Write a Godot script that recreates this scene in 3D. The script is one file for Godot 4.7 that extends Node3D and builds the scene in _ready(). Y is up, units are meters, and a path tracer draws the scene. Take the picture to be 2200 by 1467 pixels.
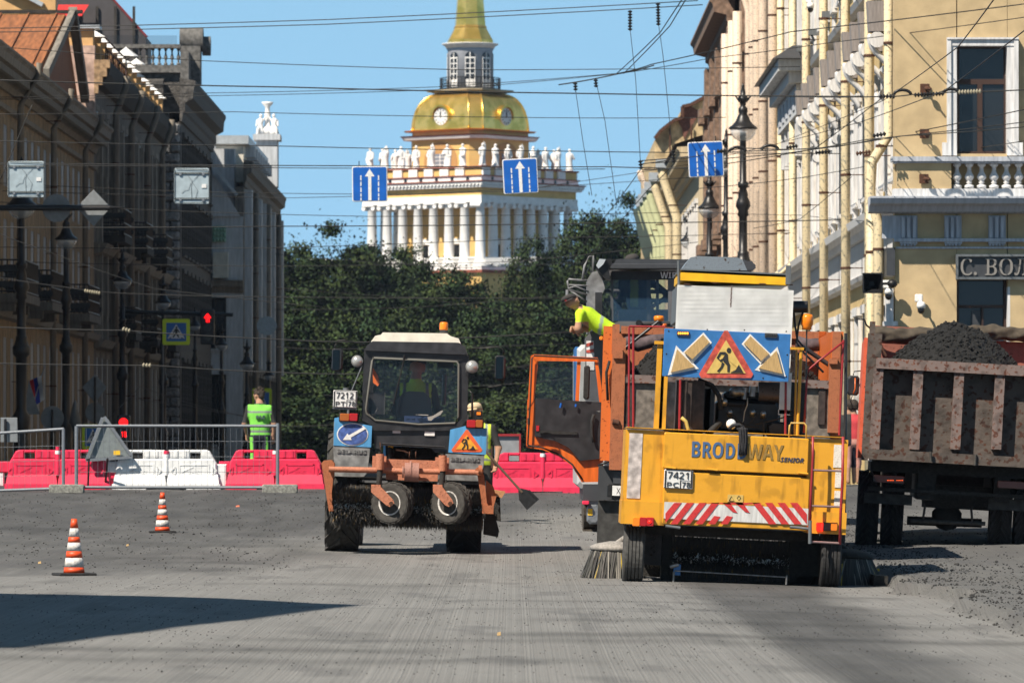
extends Node3D
# A street under repair: a sweeper, a tractor, tippers and a milling machine before a long avenue that ends at a golden spire.
const FOC := 12222.0      # focal length of the photograph in its pixels (2200 wide)
const EYE := 1.4
var pitch := atan(226.5 / FOC)
var M := {}
var T := {}
var rng := RandomNumberGenerator.new()
var used := {}

# ---------- measuring: a photo pixel and a distance give a place ----------
func W(px: float, py: float, z: float) -> Vector3:
	var d := Vector3((px - 1100.0) / FOC, -(py - 733.5) / FOC, -1.0).rotated(Vector3.RIGHT, pitch)
	return Vector3(0, EYE, 0) + d * (z / -d.z)

func lerp_table(tb: Array, v: float) -> float:
	for i in range(1, tb.size()):
		if v <= tb[i][0]:
			var a = tb[i - 1]
			var b = tb[i]
			return lerpf(a[1], b[1], clampf((v - a[0]) / (b[0] - a[0]), 0, 1))
	return tb[-1][1]

var cut_noise := FastNoiseLite.new()
func edge_x(z: float) -> float:      # where the old asphalt layer still lies, on the right
	var e := 4.05 + 0.16 * cut_noise.get_noise_1d(z * 9.0) + 0.05 * cut_noise.get_noise_1d(z * 60.0)
	e += 0.28 * exp(-pow((z - 53.5) / 1.3, 2.0)) - 0.25 * exp(-pow((z - 57.0) / 0.9, 2.0))
	return e

func ground(x: float, z: float) -> float:   # z = metres from the camera
	var y := 1.4 + lerp_table([[0, -1.42], [60, -1.385], [70, -1.31], [80, -1.2], [101, -0.75], [112, -0.74], [126, -1.0], [160, -1.25], [3000, -1.25]], z)
	var near := 1.0 - smoothstep(85.0, 105.0, z)
	y += near * lerp_table([[-6, 0.03], [-3, 0.03], [-1.3, 0.0], [1.2, -0.008], [3.4, -0.08], [4.5, -0.075], [8, -0.06], [30, 0.0]], x)
	y += 0.115 * smoothstep(edge_x(z) - 0.04, edge_x(z) + 0.05, x) * (1.0 - smoothstep(80.0, 95.0, z))
	return y

func G(x: float, z: float) -> Vector3:
	return Vector3(x, ground(x, z), -z)

func hit(px: float, py: float) -> Vector3:   # the spot on the road that a pixel shows
	var z := 25.0
	while z < 140.0:
		var p := W(px, py, z)
		if p.y <= ground(p.x, z):
			return G(p.x, z)
		z += 0.05
	return G(W(px, py, 110.0).x, 110.0)

# ---------- mesh builder ----------
class MB:
	var st := SurfaceTool.new()
	var xf := Transform3D.IDENTITY
	var n := 0
	var each := false
	var pieces := []
	func tick() -> void:      # with each on, every shape becomes a mesh of its own
		if each and n > 0:
			st.generate_normals()
			pieces.append(st.commit())
			st = SurfaceTool.new()
			st.begin(Mesh.PRIMITIVE_TRIANGLES)
			st.set_smooth_group(-1)
			st.set_color(Color.WHITE)
			n = 0
	func _init(x := Transform3D.IDENTITY):
		st.begin(Mesh.PRIMITIVE_TRIANGLES)
		st.set_smooth_group(-1)
		st.set_color(Color.WHITE)
		xf = x
	func col(c: Color) -> void:
		st.set_color(c)
	func smooth(g := 0) -> void:
		st.set_smooth_group(g)
	func flat() -> void:
		st.set_smooth_group(-1)
	func tri(a: Vector3, b: Vector3, c: Vector3) -> void:
		st.add_vertex(xf * a); st.add_vertex(xf * b); st.add_vertex(xf * c)
		n += 1
	func quad(a: Vector3, b: Vector3, c: Vector3, d: Vector3) -> void:
		tri(a, b, c); tri(a, c, d)
	# six faces of a box given by its two corners
	func box2(p: Vector3, q: Vector3) -> void:
		hexa([Vector3(minf(p.x, q.x), minf(p.y, q.y), maxf(p.z, q.z)), Vector3(maxf(p.x, q.x), minf(p.y, q.y), maxf(p.z, q.z)), Vector3(maxf(p.x, q.x), maxf(p.y, q.y), maxf(p.z, q.z)), Vector3(minf(p.x, q.x), maxf(p.y, q.y), maxf(p.z, q.z)),
			Vector3(minf(p.x, q.x), minf(p.y, q.y), minf(p.z, q.z)), Vector3(maxf(p.x, q.x), minf(p.y, q.y), minf(p.z, q.z)), Vector3(maxf(p.x, q.x), maxf(p.y, q.y), minf(p.z, q.z)), Vector3(minf(p.x, q.x), maxf(p.y, q.y), minf(p.z, q.z))])
	func box(c: Vector3, s: Vector3) -> void:
		box2(c - s * 0.5, c + s * 0.5)
	# corners: front bl br tr tl, back bl br tr tl
	func hexa(v: Array) -> void:
		quad(v[3], v[2], v[1], v[0]); quad(v[6], v[7], v[4], v[5])
		quad(v[7], v[3], v[0], v[4]); quad(v[2], v[6], v[5], v[1])
		quad(v[7], v[6], v[2], v[3]); quad(v[0], v[1], v[5], v[4])
	# box with chamfered edges on the front (z+) side and all upright edges
	func cham(c: Vector3, s: Vector3, r: float) -> void:
		var h := s * 0.5
		var o := PackedVector2Array([Vector2(-h.x + r, -h.y), Vector2(h.x - r, -h.y), Vector2(h.x, -h.y + r), Vector2(h.x, h.y - r), Vector2(h.x - r, h.y), Vector2(-h.x + r, h.y), Vector2(-h.x, h.y - r), Vector2(-h.x, -h.y + r)])
		var rings := []
		for k in [[-h.z, 1.0], [-h.z + r, 0.0], [h.z - r, 0.0], [h.z, 1.0]]:
			var ring := []
			for p in o:
				ring.append(c + Vector3(p.x - signf(p.x) * r * 0.7 * k[1], p.y - signf(p.y) * r * 0.7 * k[1], k[0]))
			rings.append(ring)
		loft(rings, true)
	# rings of equal length, listed from back to front, each anticlockwise seen from the front
	func loft(rings: Array, caps := true, closed := true) -> void:
		for i in rings.size() - 1:
			var a: Array = rings[i]
			var b: Array = rings[i + 1]
			var m := a.size()
			for j in (m if closed else m - 1):
				var k := (j + 1) % m
				quad(a[j], b[j], b[k], a[k])
		if caps:
			var f: Array = rings[-1]
			var g: Array = rings[0]
			for j in range(1, f.size() - 1):
				tri(f[0], f[j + 1], f[j])
				tri(g[0], g[j], g[j + 1])
	# polygon in x,y pushed from z0 to z1 (z0 < z1)
	func prism(poly: PackedVector2Array, z0: float, z1: float) -> void:
		var pts := poly
		var area := 0.0
		for i in pts.size():
			area += pts[i].cross(pts[(i + 1) % pts.size()])
		if area < 0:
			pts = pts.duplicate(); pts.reverse()
		var idx := Geometry2D.triangulate_polygon(pts)
		for i in range(0, idx.size(), 3):
			var a := pts[idx[i]]
			var b := pts[idx[i + 1]]
			var c := pts[idx[i + 2]]
			if (b - a).cross(c - a) < 0:
				var t := b; b = c; c = t
			tri(Vector3(a.x, a.y, z1), Vector3(c.x, c.y, z1), Vector3(b.x, b.y, z1))
			tri(Vector3(a.x, a.y, z0), Vector3(b.x, b.y, z0), Vector3(c.x, c.y, z0))
		for i in pts.size():
			var a := pts[i]
			var b := pts[(i + 1) % pts.size()]
			quad(Vector3(a.x, a.y, z1), Vector3(b.x, b.y, z1), Vector3(b.x, b.y, z0), Vector3(a.x, a.y, z0))
	# like prism, with the front and back edges chamfered by r
	func bev(poly: PackedVector2Array, z0: float, z1: float, r: float) -> void:
		var pts := poly
		var area := 0.0
		for i in pts.size(): area += pts[i].cross(pts[(i + 1) % pts.size()])
		if area < 0:
			pts = pts.duplicate(); pts.reverse()
		var inn := PackedVector2Array()
		for i in pts.size():
			var a := (pts[i] - pts[posmod(i - 1, pts.size())]).normalized()
			var b := (pts[(i + 1) % pts.size()] - pts[i]).normalized()
			var nn := (Vector2(-a.y, a.x) + Vector2(-b.y, b.x))
			inn.append(pts[i] + nn.normalized() * r / maxf(0.5, nn.length() / 2.0))
		var rings := []
		for q in [[inn, z0], [pts, z0 + r], [pts, z1 - r], [inn, z1]]:
			var ring := []
			for p in q[0]: ring.append(Vector3(p.x, p.y, q[1]))
			rings.append(ring)
		loft(rings, false)
		var idx := Geometry2D.triangulate_polygon(inn)
		for i in range(0, idx.size(), 3):
			var a := inn[idx[i]]
			var b := inn[idx[i + 1]]
			var c := inn[idx[i + 2]]
			if (b - a).cross(c - a) < 0:
				var t := b; b = c; c = t
			tri(Vector3(a.x, a.y, z1), Vector3(c.x, c.y, z1), Vector3(b.x, b.y, z1))
			tri(Vector3(a.x, a.y, z0), Vector3(b.x, b.y, z0), Vector3(c.x, c.y, z0))
	static func frame(d: Vector3) -> Basis:
		var u := Vector3.UP if absf(d.y) < 0.95 else Vector3.RIGHT
		var x := u.cross(d).normalized()
		return Basis(x, d.cross(x), d)
	func bar(a: Vector3, b: Vector3, r: float, k := 8, r2 := -1.0) -> void:
		if r2 < 0: r2 = r
		var bs := MB.frame((b - a).normalized())
		var ra := []
		var rb := []
		for i in k:
			var t := TAU * i / k
			var d := bs.x * cos(t) + bs.y * sin(t)
			ra.append(a + d * r); rb.append(b + d * r2)
		smooth(1)
		loft([ra, rb], false)
		flat()
		for j in range(1, k - 1):
			tri(rb[0], rb[j + 1], rb[j])
			tri(ra[0], ra[j], ra[j + 1])
	func beam(a: Vector3, b: Vector3, w: float, h: float) -> void:
		var bs := MB.frame((b - a).normalized())
		var ra := []
		var rb := []
		for s in [[-1, -1], [1, -1], [1, 1], [-1, 1]]:
			var d: Vector3 = bs.x * (s[0] * w * 0.5) + bs.y * (s[1] * h * 0.5)
			ra.append(a + d); rb.append(b + d)
		loft([ra, rb], true)
	func tube(pts: Array, r: float, k := 6) -> void:
		smooth(1)
		var rings := []
		for i in pts.size():
			var d: Vector3 = (pts[mini(i + 1, pts.size() - 1)] - pts[maxi(i - 1, 0)]).normalized()
			var bs := MB.frame(d)
			var ring := []
			for j in k:
				var t := TAU * j / k
				ring.append(pts[i] + (bs.x * cos(t) + bs.y * sin(t)) * r)
			rings.append(ring)
		loft(rings, true)
		flat()
	# profile of (radius, height) pairs turned round the y axis of base b at place c
	func lathe(prof: Array, c: Vector3, k := 12, b := Basis.IDENTITY, sm := true, turn := 0.0) -> void:
		if sm: smooth(1)
		var rings := []
		for q in prof:
			var ring := []
			for j in k:
				var t := -TAU * j / k + turn
				ring.append(c + b * Vector3(cos(t) * maxf(q[0], 0.0005), q[1], sin(t) * maxf(q[0], 0.0005)))
			rings.append(ring)
		loft(rings, true)
		flat()
	func ball(c: Vector3, r: Vector3, k := 10) -> void:
		var prof := []
		for i in k / 2 + 1:
			var t := PI * i / (k / 2)
			prof.append([sin(t), -cos(t)])
		lathe(prof, c, k, Basis.from_scale(r))
	func done() -> ArrayMesh:
		st.generate_normals()
		return st.commit()

# ---------- nodes ----------
func numbered(called: String) -> String:
	var c: int = used.get(called, 0)
	used[called] = c + 1
	return called if c == 0 else "%s_%03d" % [called, c]

func thing(called: String, label: String, category: String, at := Vector3.ZERO, group := "") -> Node3D:
	var o := Node3D.new()
	o.name = numbered(called)
	add_child(o, true)
	o.position = at
	meta(o, label, category, group)
	return o

func meta(o: Node, label: String, category: String, group := "", kind := "") -> void:
	o.set_meta("label", label)
	o.set_meta("category", category)
	if group: o.set_meta("group", group)
	if kind: o.set_meta("kind", kind)

func part(parent: Node, called: String, mb, mat: Material, label := "") -> MeshInstance3D:
	if mb is MB:
		for extra in mb.pieces:
			part(parent, called, extra, mat, label)
	var o := MeshInstance3D.new()
	o.name = called
	o.mesh = mb.done() if mb is MB else mb
	o.material_override = mat
	parent.add_child(o, true)
	if label: o.set_meta("label", label)
	return o

func solo(called: String, mb, mat: Material, label: String, category: String, group := "", at := Vector3.ZERO) -> MeshInstance3D:
	var o := part(self, numbered(called), mb, mat)
	o.position = at
	meta(o, label, category, group)
	return o

func struct(called: String, mb, mat: Material, kind := "structure") -> MeshInstance3D:
	var o := part(self, numbered(called), mb, mat)
	o.set_meta("kind", kind)
	return o

func again(src: Node3D, at: Vector3, label := "", turn := 0.0) -> Node3D:
	var c: Node3D = src.duplicate()
	var base := String(src.name)
	var cut := base.rfind("_")
	if cut > 0 and base.substr(cut + 1).is_valid_int(): base = base.left(cut)
	c.name = numbered(base)
	add_child(c, true)
	c.position = at
	c.rotation.y = turn
	if label: c.set_meta("label", label)
	return c

func words(parent: Node, called: String, txt: String, w: float, h: float, at: Vector3, mat: Material, face := "Droid Sans", bold := false, depth := 0.006, slant := 0.0) -> MeshInstance3D:
	var f := SystemFont.new()
	f.font_names = PackedStringArray([face])
	if bold: f.font_weight = 700
	var t := TextMesh.new()
	t.text = txt
	t.font = f
	t.font_size = 64
	t.pixel_size = 0.01
	t.depth = 0.1
	t.curve_step = 2.0
	var bb := t.get_aabb()
	var o := part(parent, called, t, mat)
	var s := Vector3(w / maxf(bb.size.x, 0.001), h / maxf(bb.size.y, 0.001), depth / 0.1)
	var c := bb.get_center()
	var bs := Basis(Vector3(s.x, 0, 0), Vector3(slant * s.y, s.y, 0), Vector3(0, 0, s.z))
	o.transform = Transform3D(bs, at - bs * c)
	return o

func each() -> MB:
	var mb := MB.new()
	mb.each = true
	return mb

# a thing's own frame: photo pixels to its own metres
class Fr:
	var host: Node3D
	var root: Vector3
	var z: float
	var inv := Basis.IDENTITY
	var me
	func _init(m, node: Node3D, px: float, py: float, dist: float, roll := 0.0, yaw := 0.0):
		me = m
		host = node
		z = dist
		root = m.W(px, py, dist)
		node.position = root
		node.rotation.z = roll
		node.rotation.y = yaw
		inv = node.basis.inverse()
	func p(px: float, py: float, d := 0.0) -> Vector3:
		return inv * (me.W(px, py, z + d) - root)
	# box whose front face has the pixel corners given, from depth d0 back to d1
	func bx(mb, x0: float, y0: float, x1: float, y1: float, d0: float, d1: float) -> void:
		mb.tick()
		var a := p(x0, y0, d0)
		var b := p(x1, y1, d0)
		mb.box2(Vector3(a.x, a.y, -d0), Vector3(b.x, b.y, -d1))
	func cb(mb, x0: float, y0: float, x1: float, y1: float, d0: float, d1: float, r := 0.015) -> void:
		mb.tick()
		var a := p(x0, y0, d0)
		var b := p(x1, y1, d0)
		mb.cham(Vector3((a.x + b.x) / 2, (a.y + b.y) / 2, -(d0 + d1) / 2), Vector3(absf(b.x - a.x), absf(a.y - b.y), absf(d1 - d0)), r)
	func poly(mb, pts: Array, d0: float, d1: float) -> void:
		mb.tick()
		var q := PackedVector2Array()
		for i in range(0, pts.size(), 2):
			var v := p(pts[i], pts[i + 1], d0)
			q.append(Vector2(v.x, v.y))
		mb.prism(q, -d1, -d0)
	func rod(mb, x0: float, y0: float, x1: float, y1: float, d0: float, rpx: float, d1 := -99.0, k := 8) -> void:
		mb.tick()
		if d1 < -90: d1 = d0
		mb.bar(p(x0, y0, d0), p(x1, y1, d1), rpx * (z + d0) / 12222.0, k)
	func line(mb, pts: Array, d: float, rpx: float, k := 6) -> void:
		mb.tick()
		var v := []
		for i in range(0, pts.size(), 2):
			v.append(p(pts[i], pts[i + 1], d))
		mb.tube(v, rpx * (z + d) / 12222.0, k)
	func m(rpx: float, d := 0.0) -> float:   # pixels to metres
		return rpx * (z + d) / 12222.0

# ---------- materials ----------
func noise_img(sz: int, freq: float, oct := 4, sd := 1, stretch := Vector2i(1, 1), kind := FastNoiseLite.TYPE_SIMPLEX_SMOOTH) -> Image:
	var n := FastNoiseLite.new()
	n.seed = sd
	n.noise_type = kind
	n.frequency = freq
	n.fractal_octaves = oct
	var im := n.get_seamless_image(sz / stretch.x, sz / stretch.y)
	if stretch != Vector2i(1, 1): im.resize(sz, sz, Image.INTERPOLATE_CUBIC)
	return im

# grey noise remapped to the range lo..hi, with a contrast about the middle
func tone(im: Image, lo: float, hi: float, contrast := 1.0) -> ImageTexture:
	var o := Image.create(im.get_width(), im.get_height(), false, Image.FORMAT_RGB8)
	for y in im.get_height():
		for x in im.get_width():
			var v := clampf((im.get_pixel(x, y).r - 0.5) * contrast + 0.5, 0, 1)
			v = lerpf(lo, hi, v)
			o.set_pixel(x, y, Color(v, v, v))
	return ImageTexture.create_from_image(o)

# patches of colour b on colour a where the noise passes a level
func patches(im: Image, a: Color, b: Color, level: float, soft := 0.04, fine: Image = null, amp := 0.1) -> ImageTexture:
	var o := Image.create(im.get_width(), im.get_height(), false, Image.FORMAT_RGB8)
	for y in im.get_height():
		for x in im.get_width():
			var v := smoothstep(level - soft, level + soft, im.get_pixel(x, y).r)
			var c := a.lerp(b, v)
			if fine: c = c * (1.0 + amp * (fine.get_pixel(x, y).r * 2.0 - 1.0))
			c.a = 1
			o.set_pixel(x, y, c)
	return ImageTexture.create_from_image(o)

func bump(im: Image, strength: float) -> ImageTexture:
	var c: Image = im.duplicate()
	c.convert(Image.FORMAT_RGBA8)
	c.bump_map_to_normal_map(strength)
	return ImageTexture.create_from_image(c)

func mt(called: String, c: Color, rough := 0.7, metal := 0.0, tex := "", scale := 1.0, nrm := "", nscale := 0.5) -> StandardMaterial3D:
	if M.has(called): return M[called]
	var m := StandardMaterial3D.new()
	m.resource_name = called
	m.albedo_color = c
	m.roughness = rough
	m.metallic = metal
	m.uv1_triplanar = true
	m.uv1_scale = Vector3.ONE * scale
	if tex: m.albedo_texture = T[tex]
	if nrm:
		m.normal_enabled = true
		m.normal_texture = T[nrm]
		m.normal_scale = nscale
	M[called] = m
	return m

func lin(r: float, g: float, b: float) -> Color:   # real-world base colour to the material's sRGB
	return Color(r, g, b).linear_to_srgb()

func glow(called: String, c: Color, e: float) -> StandardMaterial3D:
	var m := mt(called, c, 0.4)
	m.emission_enabled = true
	m.emission = c
	m.emission_energy_multiplier = e
	return m

func vc(called: String, rough := 0.8, tex := "", scale := 1.0) -> StandardMaterial3D:
	var m := mt(called, Color.WHITE, rough, 0.0, tex, scale)
	m.vertex_color_use_as_albedo = true
	return m

func make_textures() -> void:
	var soft := noise_img(256, 0.02, 5, 11)
	var fine := noise_img(256, 0.25, 3, 5)
	var grit := noise_img(256, 0.6, 2, 7)
	var streak := noise_img(256, 0.06, 4, 21, Vector2i(1, 8))
	var blot := noise_img(256, 0.045, 4, 31)
	T.soft = tone(soft, 0.9, 1.0, 1.3)
	T.dirt = tone(soft, 0.7, 1.0, 1.5)
	T.fine = tone(fine, 0.8, 1.0, 1.3)
	T.grit = tone(grit, 0.35, 1.0, 1.6)
	T.streak = tone(streak, 0.86, 1.0, 1.4)
	T.grime = tone(streak, 0.72, 1.0, 1.4)
	T.peel = patches(blot, Color(1, 1, 1), Color(0.62, 0.66, 0.72), 0.69, 0.02, streak, 0.1)
	T.rusty = patches(blot, Color(1, 1, 1), Color(0.5, 0.36, 0.27), 0.78, 0.06, fine, 0.15)
	T.chips = patches(noise_img(256, 0.09, 5, 77), Color(1, 1, 1), Color(0.5, 0.38, 0.33), 0.79, 0.03, soft, 0.12)
	var st2 := Image.create(256, 256, false, Image.FORMAT_RGB8)
	for y in 256:
		for x in 256:
			var v := 1.0 - 0.3 * smoothstep(0.55, 0.85, streak.get_pixel(x, y).r) * soft.get_pixel(x, y).r - 0.1 * smoothstep(0.6, 0.8, soft.get_pixel(x, y).r)
			st2.set_pixel(x, y, Color(v, v * 0.985, v * 0.96))
	T.stains = ImageTexture.create_from_image(st2)
	T.rustblot = patches(blot, Color(1, 1, 1), Color(0.75, 0.5, 0.38), 0.66, 0.06, soft, 0.35)
	T.gilt = patches(soft, Color(1, 1, 1), Color(0.84, 0.85, 0.72), 0.5, 0.25)
	T.bump = bump(blot, 6.0)
	T.gritbump = bump(grit, 4.0)
	T.rockbump = bump(noise_img(256, 0.05, 5, 41), 10.0)

func _ready() -> void:
	rng.seed = 7
	cut_noise.seed = 3
	cut_noise.frequency = 0.05
	var cam := Camera3D.new()
	cam.name = "camera"
	cam.position = Vector3(0, EYE, 0)
	cam.rotation.x = pitch
	cam.keep_aspect = Camera3D.KEEP_HEIGHT
	var look := CameraAttributesPhysical.new()
	look.frustum_focal_length = 35.0 * 0.5 / (733.5 / FOC)
	look.exposure_aperture = 12.0
	look.frustum_focus_distance = 64.0
	look.frustum_near = 1.0
	look.frustum_far = 6000.0
	cam.attributes = look
	cam.fov = rad_to_deg(2.0 * atan(733.5 / FOC))
	cam.near = 1.0
	cam.far = 6000.0
	add_child(cam)
	cam.current = true
	var env := Environment.new()
	env.background_mode = Environment.BG_SKY
	var sm := ProceduralSkyMaterial.new()
	sm.sky_top_color = Color(0.105, 0.165, 0.26)
	sm.sky_horizon_color = Color(0.505, 0.675, 0.79)
	sm.sky_curve = 0.42
	sm.ground_horizon_color = Color(0.36, 0.36, 0.37)
	sm.ground_bottom_color = Color(0.2, 0.2, 0.2)
	sm.sky_energy_multiplier = 1.0
	sm.sun_angle_max = 1.0
	var sky := Sky.new()
	sky.sky_material = sm
	env.sky = sky
	env.tonemap_mode = Environment.TONE_MAPPER_LINEAR
	env.tonemap_exposure = 1.65
	env.fog_enabled = true
	env.fog_density = 0.00006
	env.fog_light_color = Color(0.8, 0.88, 1.0)
	env.sdfgi_enabled = true
	env.ssao_enabled = true
	env.ssil_enabled = true
	var we := WorldEnvironment.new()
	we.name = "surroundings"
	we.environment = env
	add_child(we)
	var sun := DirectionalLight3D.new()
	sun.name = "sun"
	sun.light_energy = 1.6
	sun.light_color = Color(1.0, 0.955, 0.885)
	sun.light_angular_distance = 0.5
	sun.shadow_enabled = true
	add_child(sun)
	sun.look_at_from_position(Vector3(-0.443, 0.76, 0.475) * 10.0, Vector3.ZERO)
	make_textures()
	make_materials()
	make_ground()
	make_tower()
	make_trees()
	make_left_row()
	make_right_row()
	make_shadow_house()
	make_sweeper()
	make_orange_truck()
	make_mill()
	make_tractor()
	make_brown_truck()
	make_barriers()
	make_people()
	make_street()
	make_wires()
	make_litter()

func make_materials() -> void:
	mt("black_rubber", lin(0.022, 0.022, 0.024), 0.85, 0, "dirt", 3.0, "gritbump", 0.3)
	mt("dusty_rubber", lin(0.06, 0.056, 0.052), 0.9, 0, "dirt", 3.0, "gritbump", 0.4)
	mt("black_metal", lin(0.018, 0.018, 0.02), 0.45, 0.2, "dirt", 2.0)
	mt("dark_grime", lin(0.022, 0.02, 0.018), 0.8, 0, "dirt", 2.5, "bump", 0.4)
	mt("lamp_black", lin(0.016, 0.016, 0.018), 0.4, 0.3, "soft", 1.0)
	mt("wire", lin(0.02, 0.02, 0.02), 0.6, 0.2)
	mt("yellow_paint", lin(0.62, 0.31, 0.02), 0.45, 0, "stains", 0.5, "bump", 0.05)
	mt("orange_paint", lin(0.58, 0.13, 0.02), 0.45, 0, "rusty", 1.3)
	mt("bright_orange", lin(0.66, 0.13, 0.015), 0.35, 0, "streak", 0.8)
	mt("rust_orange", lin(0.34, 0.11, 0.045), 0.8, 0, "chips", 2.2, "gritbump", 0.4)
	mt("salmon_paint", lin(0.42, 0.16, 0.09), 0.65, 0, "chips", 1.6, "bump", 0.2)
	mt("red_paint", lin(0.28, 0.018, 0.022), 0.45, 0, "chips", 2.0)
	mt("blue_board", lin(0.035, 0.16, 0.42), 0.4, 0, "soft", 1.2)
	mt("pale_blue_board", lin(0.09, 0.32, 0.62), 0.4, 0, "streak", 0.9)
	mt("checker_plate", lin(0.7, 0.7, 0.69), 0.5, 0.0, "soft", 0.9)
	mt("white_paint", lin(0.76, 0.76, 0.76), 0.5, 0, "soft", 0.8)
	mt("cream_roof", lin(0.78, 0.74, 0.64), 0.5, 0, "soft", 0.9)
	mt("grey_paint", lin(0.13, 0.145, 0.16), 0.5, 0.1, "streak", 0.8)
	mt("dark_grey_paint", lin(0.045, 0.048, 0.055), 0.45, 0, "soft", 0.8)
	mt("cab_black", lin(0.028, 0.028, 0.032), 0.4, 0, "dirt", 1.0)
	mt("grey_plastic", lin(0.24, 0.245, 0.25), 0.6, 0, "dirt", 1.1)
	mt("steel", lin(0.36, 0.36, 0.36), 0.4, 0.7, "dirt", 2.0)
	mt("brown_steel", lin(0.075, 0.06, 0.052), 0.75, 0, "rustblot", 0.7, "rockbump", 0.1)
	mt("mauve_steel", lin(0.16, 0.118, 0.108), 0.7, 0, "rustblot", 1.0, "bump", 0.08)
	mt("red_lead", lin(0.25, 0.085, 0.06), 0.7, 0, "chips", 0.8)
	mt("tan_plate", lin(0.2, 0.17, 0.145), 0.85, 0, "dirt", 1.5, "gritbump", 0.4)
	mt("heap", lin(0.009, 0.009, 0.01), 0.85, 0, "grit", 5.0, "gritbump", 1.0)
	mt("canvas", lin(0.085, 0.068, 0.05), 0.95, 0, "dirt", 1.5)
	mt("plate_white", lin(0.72, 0.72, 0.72), 0.45, 0, "soft", 3.0)
	mt("ink", lin(0.012, 0.012, 0.014), 0.6)
	mt("amber", lin(0.75, 0.2, 0.01), 0.25)
	mt("red_lens", lin(0.35, 0.012, 0.015), 0.25)
	mt("dark_red_lens", lin(0.012, 0.002, 0.002), 0.35)
	mt("sign_yellow", lin(0.62, 0.43, 0.12), 0.5, 0, "soft", 2.0)
	mt("sign_amber", lin(0.75, 0.36, 0.03), 0.5, 0, "soft", 2.0)
	mt("sign_red", lin(0.6, 0.09, 0.06), 0.5, 0, "dirt", 2.0)
	mt("sign_orange_red", lin(0.7, 0.12, 0.03), 0.5, 0, "soft", 2.0)
	mt("pad_beige", lin(0.5, 0.33, 0.14), 0.55, 0, "streak", 4.0)
	mt("sign_blue", lin(0.005, 0.105, 0.46), 0.4, 0, "soft", 0.6)
	mt("sign_lime", lin(0.55, 0.7, 0.01), 0.45)
	mt("sign_back", lin(0.37, 0.45, 0.5), 0.5, 0.15, "soft", 1.0)
	mt("sign_back_dull", lin(0.2, 0.22, 0.24), 0.6, 0.1, "soft", 1.0)
	mt("barrier_red", lin(0.72, 0.03, 0.085), 0.38, 0, "soft", 0.9)
	mt("barrier_white", lin(0.78, 0.79, 0.8), 0.4, 0, "soft", 0.9)
	mt("cone_orange", lin(0.72, 0.075, 0.015), 0.5, 0, "soft", 3.0)
	mt("cone_white", lin(0.72, 0.70, 0.68), 0.6, 0, "dirt", 4.0)
	mt("concrete", lin(0.3, 0.3, 0.27), 0.9, 0, "dirt", 3.0, "gritbump", 0.4)
	mt("galvanised", lin(0.24, 0.26, 0.29), 0.45, 0.5, "soft", 3.0)
	mt("rusted", lin(0.1, 0.04, 0.022), 0.9, 0, "dirt", 5.0)
	mt("skin", lin(0.42, 0.23, 0.15), 0.6)
	vc("figure", 0.85, "soft", 6.0)
	mt("hair", lin(0.05, 0.03, 0.018), 0.8, 0, "grit", 20.0)
	mt("lime_cloth", lin(0.42, 0.68, 0.05), 0.85, 0, "soft", 4.0)
	mt("silver_tape", lin(0.24, 0.25, 0.26), 0.4)
	mt("bristle", lin(0.035, 0.033, 0.03), 0.8, 0, "grit", 6.0)
	vc("bristles", 0.8)
	mt("pale_bristle", lin(0.3, 0.27, 0.2), 0.8)
	mt("rag", lin(0.03, 0.03, 0.036), 0.95, 0, "dirt", 6.0, "bump", 0.8)
	mt("engine_brown", lin(0.045, 0.03, 0.026), 0.6, 0, "dirt", 2.0)
	mt("exhaust", lin(0.12, 0.09, 0.075), 0.5, 0.5, "rusty", 2.0)
	mt("aluminium", lin(0.45, 0.45, 0.45), 0.35, 0.8, "dirt", 5.0)
	mt("gold_leaf", lin(1.0, 0.66, 0.19), 0.3, 0.9, "gilt", 0.1, "bump", 0.05)
	mt("spire_yellow", lin(0.66, 0.43, 0.15), 0.85, 0, "soft", 0.1)
	mt("tower_white", lin(0.8, 0.79, 0.78), 0.85, 0, "soft", 0.15)
	mt("roof_red", lin(0.26, 0.07, 0.04), 0.8, 0, "soft", 0.3)
	mt("lantern_grey", lin(0.36, 0.38, 0.43), 0.8, 0, "soft", 0.3)
	mt("window_dark", lin(0.012, 0.013, 0.016), 0.15)
	mt("window_brown", lin(0.04, 0.018, 0.012), 0.6)
	mt("pane_dark", lin(0.015, 0.018, 0.022), 0.12)
	mt("window_shade", lin(0.17, 0.19, 0.23), 0.5)
	mt("stucco_sand", lin(0.51, 0.385, 0.22), 0.92, 0, "soft", 0.35, "gritbump", 0.1)
	mt("stucco_yellow", lin(0.56, 0.41, 0.19), 0.92, 0, "streak", 0.4)
	mt("stucco_cream", lin(0.62, 0.51, 0.34), 0.92, 0, "streak", 0.5)
	mt("stucco_white", lin(0.66, 0.66, 0.67), 0.9, 0, "streak", 0.7)
	mt("cornice_grey", lin(0.44, 0.47, 0.53), 0.9, 0, "streak", 0.8)
	mt("bracket_grey", lin(0.26, 0.235, 0.23), 0.9, 0, "streak", 1.0)
	mt("granite_brown", lin(0.27, 0.175, 0.125), 0.9, 0, "dirt", 0.6, "bump", 0.2)
	mt("granite_dark", lin(0.1, 0.093, 0.088), 0.9, 0, "dirt", 0.5, "rockbump", 0.4)
	mt("rustic_stone", lin(0.32, 0.32, 0.325), 0.95, 0, "dirt", 1.1, "rockbump", 1.2)
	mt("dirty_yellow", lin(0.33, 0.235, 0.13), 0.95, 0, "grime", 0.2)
	mt("dirty_trim", lin(0.26, 0.235, 0.2), 0.95, 0, "grime", 0.4)
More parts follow.
